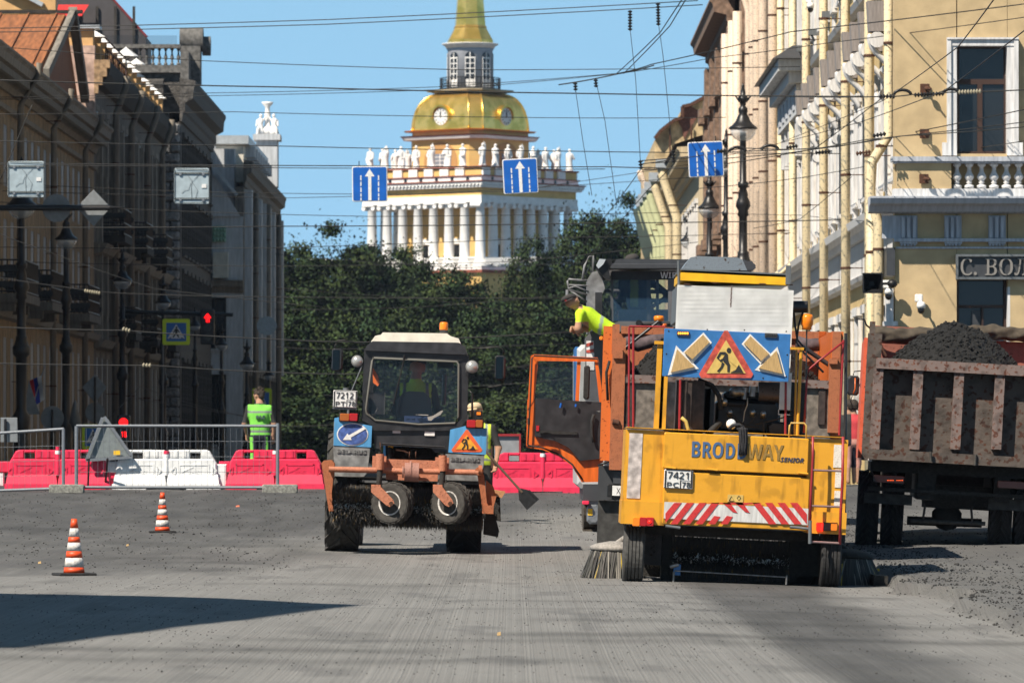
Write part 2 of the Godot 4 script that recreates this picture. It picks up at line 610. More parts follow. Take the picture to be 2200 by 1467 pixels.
	mt("dirty_grey", lin(0.16, 0.147, 0.13), 0.95, 0, "grime", 0.3)
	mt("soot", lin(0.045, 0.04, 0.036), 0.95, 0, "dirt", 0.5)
	mt("rust_roof", lin(0.34, 0.125, 0.045), 0.85, 0, "grime", 0.35)
	mt("pink_plaster", lin(0.6, 0.43, 0.36), 0.95, 0, "dirt", 0.35)
	mt("lit_yellow", lin(0.62, 0.38, 0.17), 0.95, 0, "soft", 0.3)
	mt("zinc", lin(0.42, 0.46, 0.5), 0.45, 0.2, "soft", 0.5)
	mt("awning_red", lin(0.5, 0.02, 0.02), 0.8)
	mt("pipe_cream", lin(0.68, 0.57, 0.37), 0.6, 0, "peel", 0.8)
	mt("pipe_pink", lin(0.68, 0.54, 0.42), 0.6, 0, "peel", 1.1)
	mt("pipe_dull", lin(0.2, 0.17, 0.135), 0.7, 0, "grime", 0.6)
	mt("pipe_lime", lin(0.52, 0.55, 0.33), 0.7, 0, "soft", 0.6)
	mt("white_house", lin(0.5, 0.52, 0.55), 0.9, 0, "streak", 0.4)
	mt("verdigris", lin(0.2, 0.36, 0.27), 0.8, 0, "rusty", 3.0)
	mt("net_green", lin(0.085, 0.13, 0.105), 0.9, 0, "streak", 0.4)
	mt("lens_clear", Color(0.82, 0.86, 0.9, 0.35), 0.1)
	M["lens_clear"].transparency = BaseMaterial3D.TRANSPARENCY_ALPHA
	var g := mt("glass", Color(0.16, 0.2, 0.24, 0.16), 0.05)
	g.transparency = BaseMaterial3D.TRANSPARENCY_ALPHA
	var gm := mt("glass_tint", Color(0.2, 0.3, 0.4, 0.3), 0.06)
	gm.transparency = BaseMaterial3D.TRANSPARENCY_ALPHA
	g.metallic_specular = 0.22
	gm.metallic_specular = 0.22
	mt("mirror", lin(0.035, 0.036, 0.036), 0.08, 1.0)
	glow("red_light", Color(1.0, 0.05, 0.06), 2.2)
	glow("red_tail", Color(1.0, 0.1, 0.06), 1.6)
	glow("amber_led", Color(1.0, 0.55, 0.15), 2.5)
	glow("dim_led", Color(1.0, 0.35, 0.05), 0.7)
	var leaf := vc("leaf", 0.9)
	leaf.backlight_enabled = true
	leaf.backlight = Color(0.03, 0.05, 0.012)
	leaf.metallic_specular = 0.25

# ---------- the road ----------
func make_ground() -> void:
	# one sheet to the horizon, fine where the camera sees it near
	var xs := []
	var x := -9.0
	while x < 9.01:
		xs.append(x)
		x += 0.055 if x > 3.6 and x < 5.0 else 0.15
	for e in [11, 14, 20, 32, 60, 140, 400, 1500]:
		xs.append(float(e)); xs.push_front(-float(e))
	var zs := []
	var z := 28.0
	while z < 116.0:
		zs.append(z)
		z += 0.2 if z < 64 else 0.35
	for e in [120, 126, 134, 145, 160, 190, 240, 320, 450, 700, 1200, 2500, 5000]: zs.append(float(e))
	for e in [22, 14, 4, -10, -40, -200, -1500]: zs.push_front(float(e))
	var nz := FastNoiseLite.new()
	nz.seed = 12
	nz.frequency = 0.35
	nz.fractal_octaves = 4
	var im := Image.create(1024, 1024, false, Image.FORMAT_RGB8)
	var line := FastNoiseLite.new()
	line.seed = 4
	line.frequency = 0.13
	line.fractal_octaves = 2
	var wob := noise_img(1024, 0.012, 3, 8)
	var sp := noise_img(1024, 0.35, 3, 9)
	var hm := Image.create(1024, 1024, false, Image.FORMAT_RGBA8)
	for v in 1024:
		for u in 1024:
			var w := wob.get_pixel(u, v).r
			var a := TAU * u / 1024.0
			var l := line.get_noise_2d(150.0 * cos(a), 150.0 * sin(a) + 0.6 * w) * 0.5 + 0.5
			var s := sp.get_pixel(u, v).r
			var g := clampf(0.84 + (l - 0.5) * 0.26 * (0.1 + 1.0 * w) + (s - 0.5) * 0.34, 0, 1)
			im.set_pixel(u, v, Color(g, g, g))
			var h := clampf(0.5 + (l - 0.5) * 0.9 + (s - 0.5) * 0.7, 0, 1)
			hm.set_pixel(u, v, Color(h, h, h, 1))
	hm.bump_map_to_normal_map(5.0)
	var m := StandardMaterial3D.new()
	m.resource_name = "milled_asphalt"
	m.vertex_color_use_as_albedo = true
	m.albedo_texture = ImageTexture.create_from_image(im)
	m.normal_enabled = true
	m.normal_texture = ImageTexture.create_from_image(hm)
	m.normal_scale = 0.55
	m.roughness = 0.92
	M["milled"] = m
	var st := SurfaceTool.new()
	st.begin(Mesh.PRIMITIVE_TRIANGLES)
	st.set_smooth_group(0)
	var r2 := RandomNumberGenerator.new()
	r2.seed = 5
	var W2 := xs.size()
	for j in zs.size():
		for i in W2:
			var px: float = xs[i]
			var pz: float = zs[j]
			var y := ground(px, pz)
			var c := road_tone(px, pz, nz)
			if absf(px) < 9.5 and pz > 28 and pz < 118:
				var rough := smoothstep(-2.0, -3.4, px) * smoothstep(58, 66, pz) + smoothstep(74, 84, pz) + smoothstep(3.9, 4.3, px)
				y += (nz.get_noise_2d(px * 5.0, pz * 3.0)) * 0.022 * minf(rough, 1.0) + nz.get_noise_2d(px * 1.2, pz * 0.8) * 0.012
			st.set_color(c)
			st.set_uv(Vector2(px / 2.6, pz / 9.0))
			st.add_vertex(Vector3(px, y, -pz))
	for j in zs.size() - 1:
		for i in W2 - 1:
			var k := j * W2 + i
			st.add_index(k); st.add_index(k + W2); st.add_index(k + 1)
			st.add_index(k + 1); st.add_index(k + W2); st.add_index(k + W2 + 1)
	st.generate_normals()
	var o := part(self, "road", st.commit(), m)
	o.set_meta("kind", "structure")
	# pavements with kerbs on both sides of the far street
	for s in [[-14.8, -11.6], [6.0, 8.2]]:
		var mb := MB.new()
		var zz := 124.0
		while zz < 345.0:
			var y0 := ground(s[0], zz)
			var y1 := ground(s[0], zz + 10.0)
			mb.hexa([Vector3(s[0], y0 - 0.3, -zz), Vector3(s[1], y0 - 0.3, -zz), Vector3(s[1], y0 + 0.14, -zz), Vector3(s[0], y0 + 0.14, -zz), Vector3(s[0], y1 - 0.3, -zz - 9.98), Vector3(s[1], y1 - 0.3, -zz - 9.98), Vector3(s[1], y1 + 0.14, -zz - 9.98), Vector3(s[0], y1 + 0.14, -zz - 9.98)])
			zz += 10.0
		struct("pavement", mb, M.concrete)

func road_tone(x: float, z: float, nz: FastNoiseLite) -> Color:
	var n := nz.get_noise_2d(x * 1.3, z * 0.35)
	var n2 := nz.get_noise_2d(x * 4.0 + 40.0, z * 0.7)
	var light := Vector3(0.25, 0.249, 0.245)
	var dark := Vector3(0.088, 0.088, 0.09)
	var v := light * (1.0 + 0.16 * n + 0.12 * n2)
	# old asphalt and crumbs: beyond the cones, and left of them
	var old := smoothstep(72.0, 88.0, z + 9.0 * n - 2.0 * clampf(x + 1.0, -3, 3)) * (1.0 - smoothstep(-0.3, 0.9, x) * (1.0 - smoothstep(86, 92, z)))
	old = maxf(old, smoothstep(-1.6, -4.2, x + 1.6 * n) * smoothstep(57.5, 63.0, z + 4.0 * n2) * 0.8)
	# a strip swept last, still dark with fine dust
	var strip := smoothstep(1.72, 1.98, x + 0.1 * n2 + 0.008 * (z - 45)) * (1.0 - smoothstep(2.75, 3.35, x + 0.5 * n + 0.02 * (50 - z)))
	old = maxf(old, strip * 0.95)
	old = maxf(old, smoothstep(0.55, 0.85, n2 + 0.25 * n + 0.35) * 0.55)
	var cut := smoothstep(-0.12, -0.02, x - edge_x(z))
	old = maxf(old, cut * (1.0 - smoothstep(90, 100, z)) * (0.7 + 0.45 * n2))
	if z > 96: old = maxf(old, 0.75)
	v = v.lerp(dark * (1.0 + 0.5 * n2), clampf(old, 0, 1))
	# soft darker bands across the milled lane, and wheel smears
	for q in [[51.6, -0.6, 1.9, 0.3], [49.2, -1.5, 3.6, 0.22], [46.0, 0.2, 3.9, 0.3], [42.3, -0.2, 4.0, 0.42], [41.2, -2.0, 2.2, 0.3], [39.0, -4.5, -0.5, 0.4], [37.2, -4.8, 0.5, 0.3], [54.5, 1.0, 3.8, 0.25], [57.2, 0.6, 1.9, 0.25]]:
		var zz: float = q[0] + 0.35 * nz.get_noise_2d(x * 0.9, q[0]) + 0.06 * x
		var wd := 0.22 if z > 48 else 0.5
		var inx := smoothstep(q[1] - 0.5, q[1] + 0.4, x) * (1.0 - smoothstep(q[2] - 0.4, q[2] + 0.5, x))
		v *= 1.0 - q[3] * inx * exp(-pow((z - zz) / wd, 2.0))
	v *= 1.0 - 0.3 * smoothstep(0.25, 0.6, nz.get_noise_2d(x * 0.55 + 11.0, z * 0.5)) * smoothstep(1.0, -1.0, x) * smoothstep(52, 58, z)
	# tyre streaks along the road
	var s := nz.get_noise_2d(x * 9.0, z * 0.05 + 90.0)
	v *= 1.0 + 0.1 * s
	return Color(v.x, v.y, v.z)

# ---------- the golden-spired tower at the end of the avenue ----------
func oct(h: float, c: float, y: float) -> Array:   # a square of half side h with corners cut by c, anticlockwise from above
	var o := []
	for q in [[h, h - c], [h - c, h], [-h + c, h], [-h, h - c], [-h, -h + c], [-h + c, -h], [h - c, -h], [h, -h + c]]:
		o.append(Vector3(q[0], y, -q[1]))
	return o

func statue_mesh(kind: int) -> ArrayMesh:
	var mb := MB.new()
	mb.lathe([[0.0, 0.0], [0.42, 0.0], [0.42, 0.18], [0.34, 0.2], [0.36, 0.55], [0.3, 1.0], [0.33, 1.35], [0.4, 1.75], [0.36, 1.95], [0.13, 2.05], [0.11, 2.15], [0.0, 2.16]], Vector3.ZERO, 9)
	mb.ball(Vector3(0.02, 2.28, 0.03), Vector3(0.17, 0.2, 0.18), 8)
	mb.smooth(1)
	var s := 1.0 if kind != 1 else -1.0
	mb.bar(Vector3(0.38 * s, 1.8, 0), Vector3(0.5 * s, 1.25, 0.12), 0.13, 6, 0.1)
	mb.bar(Vector3(0.5 * s, 1.25, 0.12), Vector3(0.2 * s, 1.1, 0.36), 0.1, 6, 0.07)
	if kind == 0:
		mb.bar(Vector3(-0.36, 1.8, 0), Vector3(-0.48, 1.2, 0.05), 0.13, 6, 0.09)
		mb.bar(Vector3(-0.48, 1.25, 0.05), Vector3(-0.3, 0.7, 0.25), 0.16, 6, 0.05)
	elif kind == 1:
		mb.bar(Vector3(0.34, 1.8, 0), Vector3(0.28, 2.25, 0.1), 0.12, 6, 0.09)
		mb.bar(Vector3(0.28, 2.25, 0.1), Vector3(0.12, 2.62, 0.1), 0.09, 6, 0.05)
		mb.bar(Vector3(-0.2, 1.2, 0.2), Vector3(-0.28, 0.1, 0.26), 0.2, 6, 0.13)
	else:
		mb.bar(Vector3(-0.36, 1.8, 0), Vector3(-0.5, 1.35, 0.2), 0.13, 6, 0.1)
		mb.bar(Vector3(-0.5, 1.35, 0.2), Vector3(-0.1, 1.45, 0.4), 0.1, 6, 0.08)
		mb.bar(Vector3(0.3, 1.2, 0.1), Vector3(0.34, 0.05, 0.12), 0.22, 6, 0.16)
	return mb.done()

func make_tower() -> void:
	var Z := 620.0
	var t := thing("spire_tower", "yellow tower with white colonnade, gilded dome, clocks and golden spire", "tower")
	var s := FOC / Z
	t.position = W(1010, 960, Z)
	t.rotation.y = -deg_to_rad(38.8)
	var Y := func(py: float) -> float: return (960.0 - py) / s
	var h := 7.6            # half distance between corner column axes
	var e := h + 0.75
	# lower block
	var mb := MB.new()
	mb.box2(Vector3(-e - 0.1, -8.0, -e - 0.1), Vector3(e + 0.1, Y.call(592), e + 0.1))
	part(t, "base_block", mb, M.spire_yellow)
	mb = MB.new()
	mb.box2(Vector3(-e - 0.5, Y.call(592) + 0.003, -e - 0.5), Vector3(e + 0.5, Y.call(586), e + 0.5))
	part(t, "ledge", mb, M.roof_red)
	mb = MB.new()
	mb.box2(Vector3(-e - 0.2, Y.call(586) + 0.003, -e - 0.2), Vector3(e + 0.2, Y.call(578), e + 0.2))
	part(t, "stylobate", mb, M.tower_white)
	# inner walls behind the columns
	mb = MB.new()
	var k := h - 2.3
	mb.box2(Vector3(-k, Y.call(578), -k), Vector3(k, Y.call(446), k))
	part(t, "inner_wall", mb, M.spire_yellow)
	for face in 4:
		var b := Basis(Vector3.UP, face * PI / 2)
		for u in [-2.2, 2.2]:
			var w := MB.new(Transform3D(b, b * Vector3(u, 0, k)))
			w.box2(Vector3(-0.75, Y.call(568), -0.2), Vector3(0.75, Y.call(530), 0.05))
			var wi := part(t, "window", w, M.window_dark)
			var w2 := MB.new(Transform3D(b, b * Vector3(u, 0, k)))
			w2.box2(Vector3(-1.0, Y.call(528), 0), Vector3(1.0, Y.call(516), 0.14))
			part(wi, "window_head", w2, M.tower_white)
	# columns: eight to a side
	var col := MB.new()
	var cy: float = Y.call(578)
	var ct: float = Y.call(443)
	col.lathe([[0.0, cy], [0.82, cy], [0.82, cy + 0.25], [0.64, cy + 0.5], [0.55, cy + 0.6], [0.55, cy + 2.2], [0.46, ct - 0.45], [0.5, ct - 0.4], [0.55, ct - 0.25], [0.55, ct], [0, ct]], Vector3.ZERO, 16)
	var colm := col.done()
	var cap := MB.new()
	cap.box2(Vector3(-0.78, ct - 0.12, -0.78), Vector3(0.78, ct + 0.1, 0.78))
	for sx in [-1, 1]:
		cap.bar(Vector3(sx * 0.66, ct - 0.3, -0.7), Vector3(sx * 0.66, ct - 0.3, 0.7), 0.27, 10)
	var capm := cap.done()
	for face in 4:
		var b := Basis(Vector3.UP, face * PI / 2)
		for i in 7:
			var o := part(t, "column", colm, M.tower_white)
			o.position = b * Vector3(-h + i * 2 * h / 7.0, 0, h)
			var c := part(o, "capital", capm, M.tower_white)
			c.rotation.y = face * PI / 2
		# balusters between the columns
		var bl := MB.new(Transform3D(b, Vector3.ZERO))
		bl.box2(Vector3(-h, Y.call(561), h - 0.15), Vector3(h, Y.call(558), h + 0.15))
		for i in 120:
			bl.box(Vector3(-h + (i + 0.5) * 2 * h / 70.0, (Y.call(575) + Y.call(561)) / 2, h), Vector3(0.1, Y.call(561) - Y.call(575), 0.12))
		part(t, "balustrade", bl, M.tower_white)
	# entablature
	for q in [[443, 428, 0.0, "tower_white", "architrave"], [428, 412, -0.12, "spire_yellow", "frieze"], [412, 408, 0.35, "tower_white", "cornice"], [405, 400, 0.55, "tower_white", "cornice"], [400, 397.5, 0.7, "roof_red", "cornice_roof"], [397.5, 388, 0.05, "tower_white", "attic"], [388, 386, 0.2, "roof_red", "attic_ledge"], [386, 370, -0.1, "spire_yellow", "parapet"], [370, 366.5, 0.12, "roof_red", "coping"]]:
		mb = MB.new()
		var g: float = e + q[2]
		mb.box2(Vector3(-g, Y.call(q[0]) + 0.004, -g), Vector3(g, Y.call(q[1]), g))
		part(t, q[4], mb, M[q[3]])
	var dent := MB.new()
	for face in 4:
		dent.xf = Transform3D(Basis(Vector3.UP, face * PI / 2), Vector3.ZERO)
		for i in 36:
			dent.box(Vector3(-e - 0.3 + i * (2 * e + 0.6) / 35.0, Y.call(406.5), e + 0.4), Vector3(0.24, 0.16, 0.3))
	part(t, "dentils", dent, M.tower_white).set_meta("kind", "stuff")
	# posts of the parapet and the statues on them
	var sm := [statue_mesh(0), statue_mesh(1), statue_mesh(2)]
	var post := MB.new()
	post.box2(Vector3(-0.6, Y.call(386) + 0.004, -0.6), Vector3(0.6, Y.call(370), 0.6))
	var postm := post.done()
	for face in 4:
		var b := Basis(Vector3.UP, face * PI / 2)
		for i in 7:
			var at := b * Vector3(-h + i * 2 * h / 7.0, 0, h + 0.3)
			part(t, "parapet_post", postm, M.tower_white).position = at
			var st := part(t, "statue", sm[(i + face) % 3], M.tower_white)
			st.position = at + Vector3(0, Y.call(366.5), 0)
			st.rotation.y = face * PI / 2 + rng.randf_range(-0.4, 0.4)
	for face in 4:
		var b := Basis(Vector3.UP, face * PI / 2)
		for i in 7:
			var w := MB.new(Transform3D(b, b * Vector3(-h + (i + 0.5) * 2 * h / 7.0, 0, e)))
			w.box(Vector3(0, Y.call(392.5), 0.04), Vector3(0.4, 0.36, 0.1))
			part(t, "vent", w, M.window_dark)
	# upper block with cut corners
	var u := 5.05
	var c2 := 1.1
	mb = MB.new()
	mb.loft([oct(u, c2, Y.call(368)), oct(u, c2, Y.call(303))])
	part(t, "upper_block", mb, M.spire_yellow)
	for q in [[303, 297, 0.75, "tower_white", "upper_cornice"], [297, 294.5, 0.9, "roof_red", "upper_cornice_roof"], [294.5, 285, -0.05, "spire_yellow", "drum"], [285, 282.5, 0.6, "gold_leaf", "gilded_eave"]]:
		mb = MB.new()
		mb.loft([oct(u + q[2] * 0.8, c2, Y.call(q[0]) + 0.004), oct(u + q[2], c2, Y.call(q[1]))])
		part(t, q[4], mb, M[q[3]])
	for face in 4:
		var b := Basis(Vector3.UP, face * PI / 2)
		var arch := PackedVector2Array()
		for i in 13:
			var a := PI * i / 12.0
			arch.append(Vector2(cos(a) * 2.3, Y.call(348) + sin(a) * 2.0))
		arch.append(Vector2(-2.3, Y.call(367))); arch.append(Vector2(2.3, Y.call(367)))
		var w := MB.new(Transform3D(b, b * Vector3(0, 0, u)))
		w.prism(arch, 0.0, 0.06)
		var al := part(t, "arch_niche", w, mt("niche_ochre", lin(0.4, 0.22, 0.08), 0.9))
		w = MB.new(Transform3D(b, b * Vector3(0, 0, u)))
		w.box2(Vector3(-0.85, Y.call(367), 0.07), Vector3(0.85, Y.call(334), 0.12))
		var wi := part(al, "window", w, M.window_shade)
		w = MB.new(Transform3D(b, b * Vector3(0, 0, u)))
		for yy in [358, 349, 341]:
			w.box(Vector3(0, Y.call(yy), 0.14), Vector3(1.7, 0.07, 0.03))
		w.box2(Vector3(-0.04, Y.call(367), 0.123), Vector3(0.04, Y.call(334), 0.15))
		part(al, "glazing_bar", w, M.tower_white)
	# gilded dome
	var rings := []
	for i in 15:
		var a := (PI / 2) * i / 14.0
		var r := lerpf(2.75, u - 0.05, pow(cos(a), 0.8))
		rings.append(oct(r, c2 * lerpf(0.8, 1.0, r / u), lerpf(Y.call(282.5), Y.call(203), sin(a))))
	mb = MB.new()
	mb.loft(rings)
	part(t, "dome", mb, M.gold_leaf)
	mb = MB.new()
	for i in 8:
		var pts := []
		for r in rings: pts.append(r[i] * Vector3(1.004, 1, 1.004))
		mb.tube(pts, 0.1, 5)
	part(t, "dome_rib", mb, M.gold_leaf)
	for face in 4:
		var b := Basis(Vector3.UP, face * PI / 2)
		var cyy: float = Y.call(254)
		var xf := Transform3D(b, b * Vector3(0, cyy, u - 0.62))
		var w := MB.new(xf)
		w.bar(Vector3(0, 0, -2.0), Vector3(0, 0, 0.55), 1.1, 20)
		var dm := part(t, "clock_dormer", w, M.gold_leaf)
		w = MB.new(xf)
		for i in 20:
			var a0 := PI * (i - 1) / 18.0
			var a1 := PI * i / 18.0
			w.hexa([Vector3(cos(a0) * 1.06, sin(a0) * 1.06, 0.85), Vector3(cos(a0) * 1.28, sin(a0) * 1.28, 0.85), Vector3(cos(a1) * 1.28, sin(a1) * 1.28, 0.85), Vector3(cos(a1) * 1.06, sin(a1) * 1.06, 0.85),
				Vector3(cos(a0) * 1.06, sin(a0) * 1.06, -0.6), Vector3(cos(a0) * 1.28, sin(a0) * 1.28, -0.6), Vector3(cos(a1) * 1.28, sin(a1) * 1.28, -0.6), Vector3(cos(a1) * 1.06, sin(a1) * 1.06, -0.6)])
		part(dm, "hood", w, M.gold_leaf)
		w = MB.new(xf)
		w.bar(Vector3(0, 0, 0.555), Vector3(0, 0, 0.62), 0.94, 24)
		part(dm, "clock_face", w, M.plate_white)
		w = MB.new(xf)
		for i in 12:
			var a := TAU * i / 12.0
			w.beam(Vector3(cos(a) * 0.62, sin(a) * 0.62, 0.645), Vector3(cos(a) * 0.84, sin(a) * 0.84, 0.645), 0.1, 0.03)
		w.beam(Vector3(0, -0.12, 0.66), Vector3(0.02, 0.72, 0.66), 0.09, 0.03)
		w.beam(Vector3(0, -0.1, 0.69), Vector3(-0.03, 0.5, 0.69), 0.13, 0.03)
		part(dm, "clock_hand", w, M.ink)
	# gallery, lantern and spire
	mb = MB.new()
	mb.loft([oct(2.75, 0.85, Y.call(203) + 0.003), oct(3.6, 1.1, Y.call(198)), oct(3.9, 1.2, Y.call(197)), oct(3.9, 1.2, Y.call(194))])
	part(t, "gallery", mb, mt("gallery_stone", lin(0.3, 0.25, 0.17), 0.9))
	mb = MB.new()
	for yy in [168, 181, 192]:
		for i in 16:
			var a := TAU * i / 16.0
			var a1 := TAU * (i + 1) / 16.0
			mb.bar(Vector3(cos(a) * 3.3, Y.call(yy), sin(a) * 3.3), Vector3(cos(a1) * 3.3, Y.call(yy), sin(a1) * 3.3), 0.05, 5)
	for i in 48:
		var a := TAU * i / 48.0
		mb.bar(Vector3(cos(a) * 3.3, Y.call(194), sin(a) * 3.3), Vector3(cos(a) * 3.3, Y.call(168), sin(a) * 3.3), 0.035 if i % 4 else 0.07, 4)
	part(t, "gallery_railing", mb, M.lamp_black)
	mb = MB.new()
	mb.lathe([[0, Y.call(194)], [2.5, Y.call(194)], [2.45, Y.call(110)], [2.6, Y.call(104)], [0, Y.call(104)]], Vector3.ZERO, 40)
	part(t, "lantern", mb, M.lantern_grey)
	mb = MB.new()
	mb.lathe([[0, Y.call(104)], [2.6, Y.call(104)], [2.75, Y.call(99)], [3.1, Y.call(95)], [3.1, Y.call(93.5)], [0, Y.call(93.5)]], Vector3.ZERO, 40)
	part(t, "lantern_cornice", mb, M.tower_white)
	for i in 8:
		var a := TAU * i / 8.0 + deg_to_rad(38.8)
		var b := Basis(Vector3.UP, a)
		var arch := PackedVector2Array()
		for q in 9:
			var aa := PI * q / 8.0
			arch.append(Vector2(cos(aa) * 0.56, Y.call(124) + sin(aa) * 0.56))
		arch.append(Vector2(-0.56, Y.call(187))); arch.append(Vector2(0.56, Y.call(187)))
		var w := MB.new(Transform3D(b, b * Vector3(0, 0, 2.42)))
		w.prism(arch, -0.1, 0.06)
		var wi := part(t, "arched_window", w, M.window_dark)
		w = MB.new(Transform3D(b, b * Vector3(0, 0, 2.42)))
		w.box2(Vector3(-0.05, Y.call(187), 0.065), Vector3(0.05, Y.call(114), 0.12))
		w.box2(Vector3(-0.56, Y.call(187), 0.065), Vector3(-0.48, Y.call(124), 0.12))
		w.box2(Vector3(0.48, Y.call(187), 0.065), Vector3(0.56, Y.call(124), 0.12))
		w.box2(Vector3(-0.56, Y.call(188), 0.065), Vector3(0.56, Y.call(172), 0.1))
		for yy in [126, 138, 149, 160]:
			w.box(Vector3(0, Y.call(yy), 0.09), Vector3(1.1, 0.08 if yy > 126 else 0.14, 0.03))
		part(wi, "frame", w, M.tower_white)
	mb = MB.new()
	mb.lathe([[0, Y.call(93.5)], [2.6, Y.call(93.5)], [2.6, Y.call(86)], [2.45, Y.call(82)], [2.0, Y.call(66)], [1.85, Y.call(60)], [1.9, Y.call(58)], [1.74, Y.call(54)], [1.42, Y.call(-20)], [0.15, Y.call(-420)], [0, Y.call(-420)]], Vector3.ZERO, 8, Basis.IDENTITY, false, deg_to_rad(22.5))
	part(t, "spire", mb, M.gold_leaf)

# ---------- trees of the garden before the tower ----------
func crown_mesh(sd: int, rx: float, ry: float, n: int, leaf: float) -> ArrayMesh:
	var r := RandomNumberGenerator.new()
	r.seed = sd
	var st := SurfaceTool.new()
	st.begin(Mesh.PRIMITIVE_TRIANGLES)
	st.set_smooth_group(-1)
	var clumps := []
	for i in 120:
		var d := Vector3(r.randfn(), r.randfn(), r.randfn()).normalized()
		var q := pow(r.randf(), 0.45)
		clumps.append([Vector3(d.x * rx * q, d.y * ry * q, d.z * rx * q), r.randf_range(0.6, 1.35), r.randf_range(0.45, 1.25), r.randf()])
	for i in n:
		var c = clumps[i % clumps.size()]
		var d := Vector3(r.randfn(), r.randfn() * 0.7, r.randfn()) * 0.45
		var p: Vector3 = c[0] + d * c[1]
		if i % 6 == 0: p = Vector3(r.randfn() * rx, r.randfn() * ry, r.randfn() * rx) * 0.36
		var a := Vector3(r.randfn(), r.randfn(), r.randfn()).normalized()
		var b := a.cross(Vector3(r.randfn(), r.randfn(), r.randfn())).normalized()
		var s := leaf * r.randf_range(0.6, 1.3)
		var g: float = c[2] * r.randf_range(0.7, 1.3)
		st.set_color(Color((0.03 + 0.02 * c[3]) * g, (0.056 + 0.014 * c[3]) * g, 0.026 * g * r.randf_range(0.7, 1.3)))
		var up_n: Vector3 = ((p - c[0]) * 0.8 / c[1] + Vector3(p.x / rx, p.y / ry + 0.15, p.z / rx) * 0.7 + a * 0.35).normalized()
		st.set_normal(up_n)
		var v := [p - a * s, p + b * s * 0.55, p + a * s, p - b * s * 0.55]
		st.add_vertex(v[0]); st.add_vertex(v[1]); st.add_vertex(v[2])
		st.add_vertex(v[0]); st.add_vertex(v[2]); st.add_vertex(v[3])
	return st.commit()

func make_trees() -> void:
	var crowns := [crown_mesh(1, 4.6, 6.2, 44000, 0.14), crown_mesh(2, 3.4, 5.4, 32000, 0.135), crown_mesh(3, 4.0, 4.6, 36000, 0.14)]
	var bark := mt("bark", lin(0.035, 0.028, 0.022), 0.95, 0, "dirt", 1.0)
	# photo x and y of the crown's top, distance, crown kind, height scale, width scale, label
	var list := [
		[722, 486, 430, 0, 1.0, 1.05, "tallest leafy tree left of the white colonnade, standing before the sky"],
		[632, 522, 440, 1, 1.0, 1.0, "leafy tree beside the last dark house of the left row"],
		[800, 556, 436, 2, 0.9, 1.0, "rounded tree right of the tallest left tree, under the lane sign"],
		[885, 528, 442, 1, 0.95, 0.9, "slim tree crown rising before the left columns of the tower"],
		[985, 588, 432, 2, 1.0, 1.05, "broad dark tree in front of the tower's yellow base"],
		[925, 575, 425, 0, 0.8, 0.9, "tree below the clock dome, left of the yellow base"],
		[1085, 655, 420, 2, 0.75, 0.9, "low tree under the red roof at the tower's foot"],
		[1135, 508, 438, 1, 1.0, 0.62, "narrow pointed tree before the tower's right columns"],
		[1195, 545, 446, 0, 0.95, 0.75, "tree between the tower and the taller tree on the right"],
		[1255, 455, 450, 1, 1.15, 0.85, "open tall tree right of the tower with sky in its gaps"],
		[1335, 424, 455, 0, 1.15, 0.9, "tallest tree on the right, beside the netted house"],
		[1215, 640, 405, 2, 0.9, 1.0, "low dark tree behind the milling machine's left side"],
		[665, 640, 404, 0, 0.9, 1.0, "dark tree behind the standing worker and the tractor's left mirror"],
		[780, 660, 400, 2, 1.0, 1.0, "dark tree directly behind the tractor's left side"],
		[890, 650, 402, 0, 0.85, 1.0, "dark tree directly behind the tractor's cab roof"],
		[1010, 690, 398, 2, 1.0, 1.0, "dark tree directly behind the tractor's amber beacon"],
		[1120, 720, 396, 0, 0.8, 1.0, "dark tree behind the open orange door"],
		[1400, 520, 440, 2, 0.9, 0.9, "tree mostly hidden behind the netted house"],
		[700, 830, 388, 1, 0.6, 1.2, "low bushy tree at the garden edge left of the tractor"],
		[900, 850, 386, 2, 0.55, 1.3, "low bushy tree at the garden edge hidden by the tractor"],
		[1080, 850, 384, 1, 0.6, 1.3, "low bushy tree at the garden edge behind the man in the cap"],
		[620, 800, 390, 2, 0.7, 1.1, "low bushy tree at the garden edge behind the standing worker"],
		[1190, 830, 384, 2, 0.7, 1.2, "low bushy tree seen through the open orange door"],
	]
	var hs := [6.2, 5.4, 4.6]
	for q in list:
		var z: float = q[2]
		var top := W(q[0], q[1], z)
		var gy := ground(top.x, z)
		var t := thing("tree", q[6], "tree", Vector3(top.x, gy, -z), "trees of the garden before the tower")
		var ry: float = hs[q[3]] * q[4]
		var c := part(t, "crown", crowns[q[3]], M.leaf)
		c.position = Vector3(0, top.y - gy - ry, 0)
		c.scale = Vector3(q[5], q[4], q[5])
		c.rotation.y = rng.randf() * TAU
		if top.y - gy > 2.3 * ry + 2.0:
			var c2 := part(t, "crown", crowns[(q[3] + 1) % 3], M.leaf)
			c2.position = Vector3(0.4, (top.y - gy) * 0.42, 0.3)
			c2.scale = Vector3(q[5] * 1.15, (top.y - gy) * 0.40 / hs[(q[3] + 1) % 3], q[5] * 1.1)
			c2.rotation.y = rng.randf() * TAU
		var tr := MB.new()
		var hh := top.y - gy - ry
		tr.bar(Vector3(0, -0.2, 0), Vector3(0.15, hh * 0.6, 0), 0.34, 8, 0.24)
		tr.bar(Vector3(0.15, hh * 0.6, 0), Vector3(0.2, hh + ry * 0.4, 0.1), 0.24, 7, 0.07)
		for i in 5:
			var a := rng.randf() * TAU
			var y0 := hh * rng.randf_range(0.5, 1.0)
			tr.bar(Vector3(0.15, y0, 0), Vector3(cos(a) * 2.6, y0 + rng.randf_range(1.5, 3.0), sin(a) * 2.6), 0.13, 6, 0.04)
		part(t, "trunk", tr, bark)

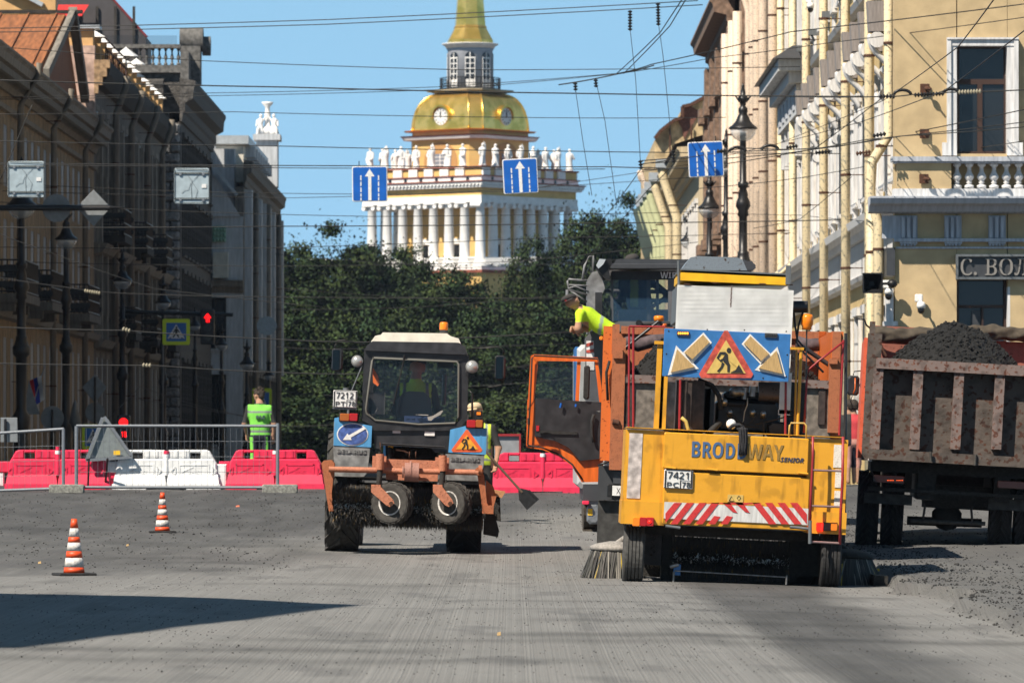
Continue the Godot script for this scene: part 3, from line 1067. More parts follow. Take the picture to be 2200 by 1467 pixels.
# ---------- houses ----------
# wall with real openings: local x along the street, y up, z out of the wall
func facade(b: Node3D, xf: Transform3D, L: float, y0: float, y1: float, rows: Array, pitch: float, ww: float, wall: Material, trim: Material, frame_mat: Material, pane_mat: Material, proud := 1.0) -> void:
	var mb := MB.new(xf)
	var n := int(L / pitch)
	var off := (L - n * pitch) / 2.0
	var y := y0
	for r in rows:
		mb.box2(Vector3(0, y, -0.4), Vector3(L, r[0], 0))
		for i in n + 1:
			var a := 0.0 if i == 0 else off + (i - 0.5) * pitch + ww / 2
			var c := L if i == n else off + (i + 0.5) * pitch - ww / 2
			mb.box2(Vector3(a, r[0], -0.4), Vector3(c, r[1], 0))
		y = r[1]
	mb.box2(Vector3(0, y, -0.4), Vector3(L, y1, 0))
	part(b, "wall", mb, wall)
	for r in rows:
		var h: float = r[1] - r[0]
		var f := MB.new()
		f.box2(Vector3(-ww / 2, 0, -0.3), Vector3(-ww / 2 + 0.09, h, -0.2)); f.box2(Vector3(ww / 2 - 0.09, 0, -0.3), Vector3(ww / 2, h, -0.2))
		f.box2(Vector3(-ww / 2 + 0.09, 0, -0.3), Vector3(ww / 2 - 0.09, 0.09, -0.2)); f.box2(Vector3(-ww / 2 + 0.09, h - 0.09, -0.3), Vector3(ww / 2 - 0.09, h, -0.2))
		f.box2(Vector3(-0.04, 0.09, -0.3), Vector3(0.04, h - 0.09, -0.22)); f.box2(Vector3(-ww / 2 + 0.09, h * 0.68, -0.295), Vector3(ww / 2 - 0.09, h * 0.68 + 0.08, -0.21))
		var fm := f.done()
		var p := MB.new()
		p.quad(Vector3(-ww / 2, h, -0.27), Vector3(ww / 2, h, -0.27), Vector3(ww / 2, 0, -0.27), Vector3(-ww / 2, 0, -0.27))
		var pm := p.done()
		var s := MB.new()
		s.box2(Vector3(-ww / 2 - 0.12, -0.1, -0.2), Vector3(ww / 2 + 0.12, -0.003, 0.14))
		s.box2(Vector3(-ww / 2 - 0.16, -0.003, 0.002), Vector3(-ww / 2 - 0.003, h + 0.003, 0.08)); s.box2(Vector3(ww / 2 + 0.003, -0.003, 0.002), Vector3(ww / 2 + 0.16, h + 0.003, 0.08))
		s.box2(Vector3(-ww / 2 - 0.2, h + 0.004, 0.002), Vector3(ww / 2 + 0.2, h + 0.2, 0.13))
		var sm := s.done()
		for i in n:
			var o := part(b, "window", fm, frame_mat)
			o.transform = xf * Transform3D(Basis.from_scale(Vector3(1, 1, proud)), Vector3(off + (i + 0.5) * pitch, r[0], 0))
			part(o, "pane", pm, pane_mat)
			part(o, "surround", sm, trim)

# the body behind a facade
func core(b: Node3D, called: String, lo: Vector3, hi: Vector3, m: Material) -> void:
	var mb := MB.new()
	mb.box2(lo, hi)
	part(b, called, mb, m)

# a moulding run along the wall: outline given as (out, height) pairs
func run(b: Node3D, called: String, xf: Transform3D, x0: float, x1: float, prof: Array, m: Material, label := "") -> MeshInstance3D:
	var mb := MB.new(xf * Transform3D(Basis(Vector3(0, 0, -1), Vector3.UP, Vector3(1, 0, 0)), Vector3.ZERO))
	# local here: x = -out, z = along
	var pl := PackedVector2Array()
	for q in prof: pl.append(Vector2(-q[0], q[1]))
	mb.prism(pl, x0, x1)
	return part(b, called, mb, m, label)

const EAVE := [[0.002, 0.0], [0.12, 0.0], [0.2, 0.2], [0.3, 0.25], [0.3, 0.45], [0.75, 0.55], [0.8, 0.8], [0.9, 0.9], [0.9, 0.98], [0.002, 1.05]]

func up(prof: Array, y: float, k := 1.0, kh := 1.0) -> Array:
	var o := []
	for q in prof: o.append([q[0] * k if q[0] > 0.01 else q[0], y + q[1] * kh])
	return o

func pipe(b: Node3D, xf: Transform3D, x: float, y0: float, y1: float, m: Material, r := 0.09, out := 0.28, jogs := []) -> void:
	var mb := MB.new(xf)
	var pts := []
	if jogs.is_empty():
		pts = [Vector3(x, y1, out), Vector3(x, y0, out)]
	else:
		for j in jogs: pts.append(Vector3(x, j[0], j[1]))
	mb.tube(pts, r, 10)
	var o := part(b, "drainpipe", mb, m)
	var bd := MB.new(xf)
	bd.each = true
	var y := y0 + 1.2
	while y < y1:
		var z := out
		for i in range(1, pts.size()):
			if y <= pts[i - 1].y and y >= pts[i].y:
				z = lerpf(pts[i - 1].z, pts[i].z, (pts[i - 1].y - y) / maxf(pts[i - 1].y - pts[i].y, 0.001))
		bd.tick()
		bd.bar(Vector3(x, y, z), Vector3(x, y + 0.05, z), r + 0.014, 10)
		bd.bar(Vector3(x, y + 0.025, z), Vector3(x - 0.02, y + 0.025, 0.0), 0.012, 4)
		y += 2.1
	part(o, "pipe_band", bd, M.rusted)

func balcony(b: Node3D, xf: Transform3D, x0: float, x1: float, y: float, out: float, slab: Material) -> void:
	var mb := MB.new(xf)
	mb.box2(Vector3(x0, y - 0.25, 0.003), Vector3(x1, y, out))
	mb.box2(Vector3(x0 + 0.1, y - 0.5, 0.003), Vector3(x0 + 0.4, y - 0.25, out * 0.7)); mb.box2(Vector3(x1 - 0.4, y - 0.5, 0.003), Vector3(x1 - 0.1, y - 0.25, out * 0.7))
	var o := part(b, "balcony", mb, slab)
	var r := MB.new(xf)
	for yy in [0.06, 0.45, 0.95]:
		r.bar(Vector3(x0, y + yy, out - 0.05), Vector3(x1, y + yy, out - 0.05), 0.025, 5)
		for xx in [x0, x1]: r.bar(Vector3(xx, y + yy, 0), Vector3(xx, y + yy, out - 0.05), 0.025, 5)
	var k := int((x1 - x0) / 0.14)
	for i in k + 1:
		var xx := lerpf(x0, x1, float(i) / k)
		r.bar(Vector3(xx, y, out - 0.05), Vector3(xx, y + 0.95, out - 0.05), 0.012, 4)
	for xx in [x0, x1]:
		for i in 6:
			var zz := out * i / 6.0
			r.bar(Vector3(xx, y, zz), Vector3(xx, y + 0.95, zz), 0.014, 4)
			for q in [0.25, 0.7]:
				r.lathe([[0.09, -0.012], [0.115, 0], [0.09, 0.012]], Vector3(xx, y + q, zz + 0.09), 8, Basis(Vector3.BACK, PI / 2), false)
	part(o, "railing", r, M.lamp_black)

func baluster_mesh(h: float) -> ArrayMesh:
	var mb := MB.new()
	var p := []
	for q in [[0, 0], [0.155, 0], [0.155, 0.12], [0.08, 0.16], [0.07, 0.2], [0.115, 0.24], [0.06, 0.27], [0.1, 0.33], [0.155, 0.42], [0.15, 0.5], [0.1, 0.6], [0.07, 0.68], [0.068, 0.84], [0.12, 0.88], [0.14, 0.92], [0.14, 1.0], [0, 1.0]]:
		p.append([q[0] * h * 0.95, q[1] * h])
	mb.lathe(p, Vector3.ZERO, 14)
	return mb.done()

func make_left_row() -> void:
	var B := Basis(Vector3(0, 0, -1), Vector3.UP, Vector3(1, 0, 0))
	# --- yellow house in the shade
	var b := thing("yellow_house", "long yellow house in shade at the left, with drainpipes, balconies and rust-coloured roof", "building")
	var xf := Transform3D(B, Vector3(-14.8, 0, -140))
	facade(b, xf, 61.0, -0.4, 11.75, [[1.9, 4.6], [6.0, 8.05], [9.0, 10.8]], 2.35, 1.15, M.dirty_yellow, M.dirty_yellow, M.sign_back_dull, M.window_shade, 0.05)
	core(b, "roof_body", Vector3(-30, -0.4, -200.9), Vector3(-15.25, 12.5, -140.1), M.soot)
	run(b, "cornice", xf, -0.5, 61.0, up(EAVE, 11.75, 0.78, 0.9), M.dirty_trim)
	run(b, "string_course", xf, 0, 61.0, [[0.002, 11.15], [0.12, 11.18], [0.16, 11.3], [0.002, 11.35]], M.dirty_trim)
	run(b, "string_course", xf, 0, 61.0, [[0.002, 5.1], [0.2, 5.15], [0.28, 5.35], [0.002, 5.4]], M.dirty_trim)
	var d := MB.new(xf)
	for i in 120: d.box(Vector3(0.25 + i * 0.5, 12.05, 0.36), Vector3(0.26, 0.2, 0.36))
	part(b, "dentils", d, M.dirty_trim).set_meta("kind", "stuff")
	for x in [28.0, 40.2, 53.6]:
		pipe(b, xf, x, 0, 13.3, M.pipe_dull, 0.1, 0.24, [[12.75, 0.82], [12.4, 0.78], [11.5, 0.26], [0.0, 0.24]])
	for x in [21.0, 30.6, 45.6]:
		balcony(b, xf, x, x + 5.0, 5.75, 1.0, M.dirty_grey)
	# gable roof of rusty sheet with its raking moulding
	var r := MB.new()
	var up0 := Vector3(-15.35, 13.6, -184.0)
	var pk := Vector3(-15.35, 16.25, -195.0)
	var en := Vector3(-15.35, 13.65, -200.8)
	var bk := Vector3(-9, 0, 0)
	r.quad(up0 + bk, pk + bk, pk, up0)
	r.quad(pk + bk, en + bk, en, pk)
	r.tri(up0, pk, en)
	var rp := part(b, "gable_roof", r, M.rust_roof)
	for i in 9:
		r = MB.new()
		var o := Vector3(-0.3 - i * 0.95, 0.03, 0)
		r.beam(up0 + o, pk + o, 0.05, 0.07)
		part(rp, "roof_seam", r, M.rust_roof)
	r = MB.new()
	r.beam(pk + Vector3(0.25, 0.1, 0), en + Vector3(0.25, 0.05, 0), 0.3, 0.34)
	r.beam(up0 + Vector3(0.25, -0.1, 0), pk + Vector3(0.25, 0.0, 0), 0.2, 0.3)
	part(b, "raking_cornice", r, M.dirty_trim)
	r = MB.new()
	r.beam(pk + Vector3(-4, 0.08, 0), pk + Vector3(0.6, 0.08, 0), 0.2, 0.12)
	part(rp, "roof_ridge", r, M.soot)
	# --- house with the deep eaves
	b = thing("shaded_house", "dark shaded house with deep eaves, pilasters and white-capped roof parapet", "building")
	xf = Transform3D(B, Vector3(-14.8, 0, -201.003))
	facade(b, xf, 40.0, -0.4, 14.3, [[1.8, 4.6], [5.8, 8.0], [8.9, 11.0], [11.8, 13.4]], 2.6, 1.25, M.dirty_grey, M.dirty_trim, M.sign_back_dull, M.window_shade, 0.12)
	core(b, "body", Vector3(-30, -0.4, -240.9), Vector3(-15.25, 15.0, -201.4), M.soot)
	var pw := MB.new()
	pw.box2(Vector3(-17.5, 12.0, -201.39), Vector3(-14.78, 15.6, -201.0))
	part(b, "party_wall", pw, M.pink_plaster, "sunlit pink plaster end wall")
	run(b, "eaves", xf, 0.35, 40, [[0.002, 14.2], [0.25, 14.25], [0.5, 14.6], [0.56, 14.95], [0.54, 15.05], [0.002, 15.1]], M.soot)
	var cl := MB.new(xf)
	for q in [[0.02, 13.9, 0.15], [0.02, 14.2, 0.3], [0.02, 14.5, 0.45], [0.02, 14.8, 0.56]]:
		cl.box2(Vector3(-0.05, q[1], 0.003), Vector3(0.34, q[1] + 0.297, q[2]))
	part(b, "eaves_end", cl, mt("sandstone", lin(0.42, 0.28, 0.16), 0.9, 0, "dirt", 0.8))
	pw = MB.new()
	pw.box2(Vector3(-16.1, 15.2, -201.9), Vector3(-14.85, 16.2, -201.1))
	pw.box2(Vector3(-14.95, 15.2, -240.5), Vector3(-14.85, 15.85, -201.9))
	part(b, "parapet", pw, M.lit_yellow)
	for i in 14:
		pw = MB.new(xf)
		pw.box2(Vector3(1.4 + i * 2.75, 15.1, -0.5), Vector3(1.95 + i * 2.75, 16.0, 0.12))
		var pp := part(b, "parapet_post", pw, M.lit_yellow)
		pw = MB.new(xf)
		pw.loft([[Vector3(1.25 + i * 2.75, 16.0, 0.3), Vector3(1.25 + i * 2.75, 16.0, -0.7), Vector3(2.1 + i * 2.75, 16.0, -0.7), Vector3(2.1 + i * 2.75, 16.0, 0.3)], [Vector3(1.65 + i * 2.75, 16.28, -0.15), Vector3(1.65 + i * 2.75, 16.28, -0.25), Vector3(1.7 + i * 2.75, 16.28, -0.25), Vector3(1.7 + i * 2.75, 16.28, -0.15)]])
		part(pp, "post_cap", pw, M.white_paint)
	pw = MB.new()
	pw.box2(Vector3(-16.3, 16.2, -202.0), Vector3(-14.6, 16.32, -200.9))
	part(b, "parapet_cap", pw, M.zinc)
	var rr := MB.new(xf)
	for yy in [14.9, 15.25, 15.6]: rr.bar(Vector3(0.8, yy + 0.3, 0.35), Vector3(12, yy + 0.3, 0.35), 0.03, 5)
	for i in 12: rr.bar(Vector3(0.8 + i, 14.6, 0.35), Vector3(0.8 + i, 15.6, 0.35), 0.03, 5)
	part(b, "roof_railing", rr, M.rusted)
	for i in 14:
		var q := MB.new(xf)
		q.box2(Vector3(1.0 + i * 2.8, 5.2, 0.003), Vector3(1.55 + i * 2.8, 13.2, 0.22))
		part(b, "pilaster", q, M.dirty_trim)
	for x in [6.0, 14.5, 24.0, 33.5]:
		pipe(b, xf, x, 0, 14.0, M.pipe_dull, 0.12, 0.34, [[14.9, 0.75], [14.5, 0.72], [13.5, 0.36], [0.0, 0.34]])
	for x in [3.0, 15.5, 28.0]: balcony(b, xf, x, x + 4.0, 9.0, 0.9, M.soot)
	for x in [9.0, 22.0, 34.0]: balcony(b, xf, x, x + 3.5, 5.6, 0.9, M.soot)
	run(b, "string_course", xf, 0, 40, [[0.002, 8.2], [0.3, 8.3], [0.5, 8.6], [0.002, 8.65]], M.dirty_trim)
	run(b, "string_course", xf, 0, 40, [[0.002, 4.9], [0.25, 4.95], [0.4, 5.2], [0.002, 5.25]], M.dirty_trim)
	for q in [[268, 102, 297, 122, 214.0], [294, 126, 312, 139, 224.0]]:
		pw = MB.new()
		var ap := W((q[0] * 2 + q[2]) / 3.0 - 8, q[1], q[4])
		var rim := W(q[2], q[3], q[4])
		var rr2 := rim.x - ap.x
		pw.lathe([[rr2, 0], [rr2 * 0.98, 0.02], [0.03, ap.y - rim.y], [0, ap.y - rim.y + 0.05]], Vector3(ap.x, rim.y, ap.z), 8, Basis.IDENTITY, false)
		pw.bar(Vector3(ap.x, rim.y, ap.z), Vector3(ap.x, 14.5, ap.z), 0.03, 6)
		var um := solo("parasol", pw, M.white_paint, "white parasol on the shaded house's roof, " + ("nearer the gable" if q[4] < 220 else "farther from the gable"), "parasol", "white roof parasols")
	# yellow fire wall over its roof
	pw = MB.new()
	pw.prism(PackedVector2Array([Vector2(-24, 14.0), Vector2(-17.3, 14.0), Vector2(-17.3, 21.0), Vector2(-24, 21.0)]), -215.6, -215)
	part(b, "fire_wall", pw, M.lit_yellow)
	pw = MB.new()
	pw.beam(Vector3(-20.6, 19.6, -214.8), Vector3(-17.75, 18.1, -214.8), 0.5, 0.16)
	part(b, "fire_wall_coping", pw, M.zinc)
	# --- dark granite bank
	b = thing("granite_palace", "dark granite building with rough stone quoins, heavy cornice and roof balustrade", "building")
	xf = Transform3D(B, Vector3(-14.1, 0, -241.5))
	facade(b, xf, 24.6, -0.4, 15.2, [[1.5, 5.0], [6.4, 8.8], [9.6, 12.0], [12.7, 14.6]], 3.0, 1.5, M.granite_dark, M.granite_dark, M.soot, M.window_dark)
	core(b, "body", Vector3(-32, -0.4, -266.0), Vector3(-14.55, 16.0, -241.45), M.granite_dark)
	run(b, "cornice", xf, -0.7, 24.9, up(EAVE, 15.2, 0.75, 1.75), M.granite_dark)
	run(b, "cornice_end", Transform3D(Basis.IDENTITY, Vector3(-32, 0, -241.44)), 0.0, 17.2, up(EAVE, 15.2, 0.75, 1.75), M.granite_dark)
	core(b, "attic", Vector3(-32, 15.6, -262), Vector3(-14.12, 17.35, -241.6), M.granite_dark)
	# rough quoin blocks up the corner that faces the street's near end
	var y := 0.2
	var i := 0
	var rq := RandomNumberGenerator.new()
	rq.seed = 77
	while y < 15.0:
		for k in (2 if i % 2 else 1):
			var w0 := 0.85 if i % 2 == 0 else 0.42
			var xx := -14.96 + k * 0.43
			var st := MB.new()
			var c := Vector3(xx + w0 / 2, y + 0.2, -241.3)
			var fr := []
			for q in [[0.0, 1.0], [0.14, 0.97], [0.2, 0.6]]:
				var ring := []
				for a in 10:
					var t := TAU * (a + 0.5) / 10
					var sx := clampf(cos(t) * 1.5, -1, 1) * (w0 / 2 - 0.012)
					var sy := clampf(sin(t) * 1.5, -1, 1) * 0.195
					var j := rq.randf_range(0.82, 1.06) if q[1] < 0.99 else 1.0
					ring.append(c + Vector3(sx * q[1] * j, sy * q[1] * j, -0.15 + q[0] + (rq.randf() * 0.06 if q[1] < 0.99 else 0.0)))
				fr.append(ring)
			st.loft(fr)
			part(b, "stone", st, M.rustic_stone)
		y += 0.415
		i += 1
	# terrace on its roof: balustrade, glass screen, scroll
	var bm := baluster_mesh(0.72)
	for k in 11:
		var o := part(b, "baluster", bm, mt("granite_mid", lin(0.16, 0.155, 0.15), 0.9, 0, "dirt", 0.8))
		o.position = Vector3(-16.9 + k * 0.27, 17.62, -241.6)
		o.scale = Vector3(0.75, 1, 0.75)
	pw = MB.new()
	pw.box2(Vector3(-17.2, 18.34, -241.85), Vector3(-14.1, 18.5, -241.35))
	pw.box2(Vector3(-17.2, 17.3, -241.85), Vector3(-14.1, 17.62, -241.35))
	pw.box2(Vector3(-14.1, 16.9, -250.0), Vector3(-13.75, 18.2, -241.35))
	part(b, "balustrade_rail", pw, M.granite_mid)
	pw = MB.new()
	pw.box2(Vector3(-17.6, 18.5, -242.4), Vector3(-14.3, 18.95, -242.36))
	part(b, "glass_screen", pw, M.glass)
	pw = MB.new()
	pw.box2(Vector3(-14.2, 16.9, -244.2), Vector3(-13.35, 18.55, -243.0))
	pw.bar(Vector3(-14.25, 18.85, -243.6), Vector3(-13.25, 18.85, -243.6), 0.52, 18)
	pw.bar(Vector3(-13.3, 18.6, -243.9), Vector3(-12.95, 18.6, -243.9), 0.42, 14)
	part(b, "scroll", pw, M.granite_mid)
	# penthouse with a red awning
	pw = MB.new()
	pw.prism(PackedVector2Array([Vector2(-22.5, 17), Vector2(-16.9, 17), Vector2(-16.9, 20.3), Vector2(-18.6, 22.2), Vector2(-19.2, 23.2), Vector2(-22.5, 23.2)]), -266, -262)
	part(b, "penthouse", pw, mt("penthouse_grey", lin(0.06, 0.055, 0.06), 0.7, 0, "soft", 0.4))
	for k in 6:
		pw = MB.new()
		pw.box(Vector3(-21.7 + k * 0.85, 19.5, -261.9), Vector3(0.12, 4.4, 0.1))
		part(b, "mullion", pw, M.soot)
	pw = MB.new()
	pw.beam(Vector3(-18.6, 22.25, -262.1), Vector3(-16.85, 20.3, -262.1), 0.3, 0.1)
	part(b, "roof_edge", pw, mt("edge_maroon", lin(0.16, 0.015, 0.02), 0.8))
	pw = MB.new()
	pw.quad(Vector3(-20.9, 21.75, -261.5), Vector3(-19.5, 21.75, -261.5), Vector3(-19.75, 21.15, -260.4), Vector3(-20.9, 21.15, -260.4))
	part(b, "awning", pw, M.awning_red)
	# --- pale corner house with the statue group
	b = thing("pale_corner_house", "pale grey corner house with mansard end, green panel and white roof statue group", "building")
	xf = Transform3D(B, Vector3(-12.6, 0, -266.6))
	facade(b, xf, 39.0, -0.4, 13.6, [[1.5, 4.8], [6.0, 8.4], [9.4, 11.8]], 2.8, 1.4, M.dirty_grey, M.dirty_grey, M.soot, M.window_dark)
	var ex := Transform3D(Basis.IDENTITY, Vector3(-20, 0, -266.55))
	facade(b, ex, 7.38, -0.4, 12.2, [[1.5, 4.8], [6.0, 8.4]], 2.4, 1.0, M.white_house, M.white_house, M.soot, M.window_dark)
	core(b, "body", Vector3(-28, -0.4, -305), Vector3(-13.05, 15.4, -267.0), M.white_house)
	run(b, "cornice", xf, -0.3, 39.2, up(EAVE, 13.6, 0.5, 1.2), M.dirty_grey)
	pw = MB.new()
	pw.prism(PackedVector2Array([Vector2(-15, 12.2), Vector2(-12.75, 12.2), Vector2(-13.6, 13.6), Vector2(-14.2, 14.4), Vector2(-15, 15.1)]), -267.0, -266.4)
	part(b, "gable", pw, M.white_house)
	pw = MB.new()
	pw.beam(Vector3(-14.2, 14.75, -266.3), Vector3(-12.9, 13.2, -266.3), 0.5, 0.14)
	part(b, "gable_coping", pw, M.zinc)
	pw = MB.new()
	pw.box2(Vector3(-14.0, 13.9, -272), Vector3(-12.7, 15.7, -268.5))
	part(b, "attic_wall", pw, mt("attic_cream", lin(0.66, 0.62, 0.54), 0.9, 0, "soft", 0.5))
	pw = MB.new()
	pw.box2(Vector3(-14.3, 15.7, -290), Vector3(-12.45, 16.1, -268.2))
	part(b, "attic_roof", pw, M.zinc)
	for k in 8:
		pw = MB.new(xf)
		pw.box2(Vector3(4 + k * 2.6, 13.9 + 1.27, -0.3), Vector3(4.9 + k * 2.6, 15.7, 0.35))
		part(b, "modillion", pw, M.white_house)
	pw = MB.new()
	pw.box2(Vector3(-14.05, 11.0, -266.5), Vector3(-13.42, 11.75, -266.3))
	var gp := part(b, "green_panel", pw, M.verdigris, "green panel of round bosses on the pale end wall")
	for k in 12:
		pw = MB.new()
		pw.ball(Vector3(-13.95 + (k % 4) * 0.15, 11.1 + (k / 4) * 0.24, -266.28), Vector3(0.075, 0.1, 0.06), 8)
		part(gp, "boss", pw, M.verdigris)
	pw = MB.new()
	pw.box2(Vector3(-14.0, 9.3, -266.5), Vector3(-13.3, 10.5, -265.9))
	part(b, "bay", pw, mt("bay_cream", lin(0.55, 0.53, 0.46), 0.9, 0, "soft", 0.5))
	run(b, "bay_cornice", ex, 5.6, 7.4, up(EAVE, 8.6, 0.8, 0.6), M.dirty_trim)
	for k in 8:
		pw = MB.new(xf)
		pw.box2(Vector3(1.0 + k * 5.2, 5.2, 0.003), Vector3(1.9 + k * 5.2, 13.5, 0.35))
		part(b, "pilaster", pw, M.white_house)
	for x in [3.4, 17.0, 30.0]: pipe(b, xf, x, 0, 13.5, M.pipe_dull, 0.14, 0.42)
	pw = MB.new()
	pw.box2(Vector3(-13.2, 14.8, -294.5), Vector3(-12.1, 17.2, -292.8))
	pw.box2(Vector3(-13.35, 17.2, -294.7), Vector3(-11.95, 17.5, -292.6))
	part(b, "statue_pedestal", pw, M.white_house)
	var sg := MB.new()
	var c := Vector3(-12.65, 17.5, -293.6)
	sg.lathe([[0, 0], [0.34, 0], [0.3, 0.35], [0.16, 0.5], [0.13, 0.95], [0.18, 1.05], [0.13, 1.2], [0.12, 1.45], [0.27, 1.62], [0.3, 1.72], [0, 1.72]], c + Vector3(0.0, 0, -0.1), 12)
	for e in [-1.0, 1.0]:
		var o := c + Vector3(0.36 * e, 0, 0.12)
		sg.lathe([[0, 0], [0.26, 0], [0.22, 0.22], [0.15, 0.42], [0.14, 0.6], [0.19, 0.78], [0.07, 0.88], [0, 0.9]], o, 9)
		sg.ball(o + Vector3(-0.03 * e, 0.99, 0.03), Vector3(0.09, 0.115, 0.1), 8)
		sg.bar(o + Vector3(-0.15 * e, 0.76, 0.05), o + Vector3(-0.3 * e, 0.98, 0.02), 0.055, 6, 0.04)
		sg.bar(o + Vector3(0.16 * e, 0.76, 0.02), o + Vector3(0.2 * e, 0.45, 0.14), 0.055, 6, 0.045)
		sg.bar(o + Vector3(0.06 * e, 0.35, 0.1), o + Vector3(0.12 * e, 0.3, 0.34), 0.1, 6, 0.08)
		sg.bar(o + Vector3(0.12 * e, 0.3, 0.34), o + Vector3(0.14 * e, 0.0, 0.36), 0.08, 6, 0.06)
	part(b, "statue_group", sg, M.tower_white, "white statue group with an urn")

func make_right_row() -> void:
	# --- sand-coloured corner house: one face towards the camera, one along the street
	var b := thing("corner_house", "sand-yellow corner house at right with balustrade, dark windows and lettered board", "building")
	var f := Fr.new(self, b, 1930, 1045, 115.0)
	var ox := f.root
	var mb := MB.new()
	# wall towards the camera, open at the windows
	f.bx(mb, 1922, -450, 2057, 1060, 0, 0.5)
	f.bx(mb, 2165, -450, 2420, 1060, 0, 0.5)
	f.bx(mb, 2057, -450, 2165, 98, 0, 0.5)
	f.bx(mb, 2057, 330, 2165, 600, 0, 0.5)
	part(b, "wall", mb, M.stucco_sand)
	mb = MB.new()
	f.bx(mb, 2045, 84, 2057, 334, -0.09, 0.35); f.bx(mb, 2165, 84, 2180, 334, -0.09, 0.35)
	f.bx(mb, 2045, 84, 2180, 98, -0.11, 0.35)
	f.bx(mb, 2036, 80, 2190, 84, -0.16, 0.0); f.bx(mb, 2036, 84, 2045, 334, -0.14, 0.0); f.bx(mb, 2180, 84, 2190, 334, -0.14, 0.0)
	f.bx(mb, 2026, 306, 2036, 334, -0.13, 0.0); f.bx(mb, 2190, 306, 2199, 334, -0.13, 0.0)
	var wn := part(b, "window", mb, M.stucco_white, "tall dark window in a white surround")
	mb = MB.new()
	f.bx(mb, 2057, 98, 2062, 332, 0.24, 0.34); f.bx(mb, 2158, 98, 2165, 332, 0.24, 0.34)
	f.bx(mb, 2062, 98, 2158, 104, 0.24, 0.34); f.bx(mb, 2062, 170, 2158, 181, 0.24, 0.34); f.bx(mb, 2062, 325, 2158, 332, 0.24, 0.34)
	f.bx(mb, 2101, 181, 2112, 325, 0.24, 0.34)
	part(wn, "frame", mb, M.window_brown)
	for q in [[2062, 104, 2158, 170], [2062, 181, 2101, 325], [2112, 181, 2158, 325]]:
		mb = MB.new()
		f.bx(mb, q[0], q[1], q[2], q[3], 0.29, 0.31)
		part(wn, "pane", mb, M.pane_dark)
	# shop door below
	mb = MB.new()
	f.bx(mb, 2057, 600, 2062, 1045, 0.3, 0.42); f.bx(mb, 2158, 600, 2165, 1045, 0.3, 0.42); f.bx(mb, 2062, 655, 2158, 661, 0.3, 0.42); f.bx(mb, 2110, 661, 2115, 1045, 0.3, 0.42)
	var dr := part(b, "door", mb, M.window_brown)
	mb = MB.new()
	f.bx(mb, 2057, 600, 2165, 1045, 0.43, 0.46)
	part(dr, "pane", mb, M.pane_dark)
	mb = MB.new()
	f.bx(mb, 2088, 666, 2108, 760, 0.38, 0.4)
	part(dr, "panel", mb, M.dark_grey_paint)
	mb = MB.new()
	f.bx(mb, 2166, 616, 2172, 1045, -0.004, 0.3)
	part(dr, "reveal", mb, M.stucco_white)
	core(b, "body", Vector3(0.5, 0, -48), Vector3(24, 21, -0.55), M.stucco_sand)
	# balustrade in front of the window
	mb = MB.new()
	f.bx(mb, 1918, 336, 2420, 346, -0.62, 0.0); f.bx(mb, 1922, 346, 2420, 350, -0.55, -0.1)
	part(b, "balustrade_coping", mb, M.cornice_grey)
	mb = MB.new()
	f.bx(mb, 1929, 350, 2045, 405, -0.5, -0.12)
	part(b, "balcony_parapet", mb, M.stucco_sand)
	mb = MB.new()
	f.bx(mb, 1921, 405, 2420, 424, -0.58, -0.003)
	part(b, "balcony_slab", mb, M.stucco_white)
	var bm := baluster_mesh(0.515)
	for i in 12:
		var o := part(b, "baluster", bm, M.stucco_white)
		o.position = f.p(2057 + i * 26.6, 405, -0.35)
		o.scale = Vector3(1.25, 1, 1.25)
	mb = MB.new()
	f.bx(mb, 2045, 350, 2420, 404, -0.1, -0.002)
	part(b, "wall_behind_balusters", mb, M.stucco_sand)
	# cornice, frieze with triglyphs, lower moulding
	var fx := Transform3D(Basis.IDENTITY, Vector3(-0.25, 0, 0))
	var Y := func(py: float) -> float: return f.p(1930, py).y
	run(b, "cornice", fx, -0.35, 5.0, [[0.002, Y.call(459)], [0.3, Y.call(456)], [0.42, Y.call(444)], [0.75, Y.call(440)], [0.82, Y.call(429)], [0.82, Y.call(425)], [0.002, Y.call(424.5)]], M.cornice_grey)
	mb = MB.new()
	f.bx(mb, 1896, 463, 1972, 512, -0.06, -0.002)
	for i in 3: f.bx(mb, 1938 + i * 12, 466, 1945 + i * 12, 511, -0.13, -0.061)
	part(b, "triglyph", mb, M.cornice_grey)
	for x in [2030, 2125, 2220, 2315]:
		mb = MB.new()
		f.bx(mb, x, 463, x + 37, 512, -0.05, -0.002)
		for i in 3: f.bx(mb, x + 2 + i * 12, 466, x + 9 + i * 12, 511, -0.12, -0.051)
		part(b, "triglyph", mb, M.cornice_grey)
	mb = MB.new()
	f.bx(mb, 1922, 512, 2420, 519, -0.15, -0.002); f.bx(mb, 1926, 530, 2420, 534, -0.05, -0.002)
	part(b, "lower_moulding", mb, M.cornice_grey)
	mb = each()
	for x in [1936, 2032, 2126, 2220]:
		for i in 5: f.bx(mb, x + i * 7, 524, x + i * 7 + 5, 528, -0.09, -0.002)
		f.bx(mb, x - 1, 519.2, x + 36, 523.6, -0.12, -0.002)
	part(b, "guttae", mb, M.cornice_grey)
	# white corner strip at the ground floor
	mb = MB.new()
	f.bx(mb, 1905, 620, 1921, 1045, -0.03, 0.3)
	f.bx(mb, 1900, 690, 1930, 700, -0.12, 0.3)
	part(b, "corner_pilaster", mb, M.stucco_white)
	# lettered board
	mb = MB.new()
	f.bx(mb, 2055, 546, 2420, 600, -0.1, -0.004)
	var sb := part(b, "lettered_board", mb, M.dark_grey_paint, "dark grey shop board with raised letters")
	mb = each()
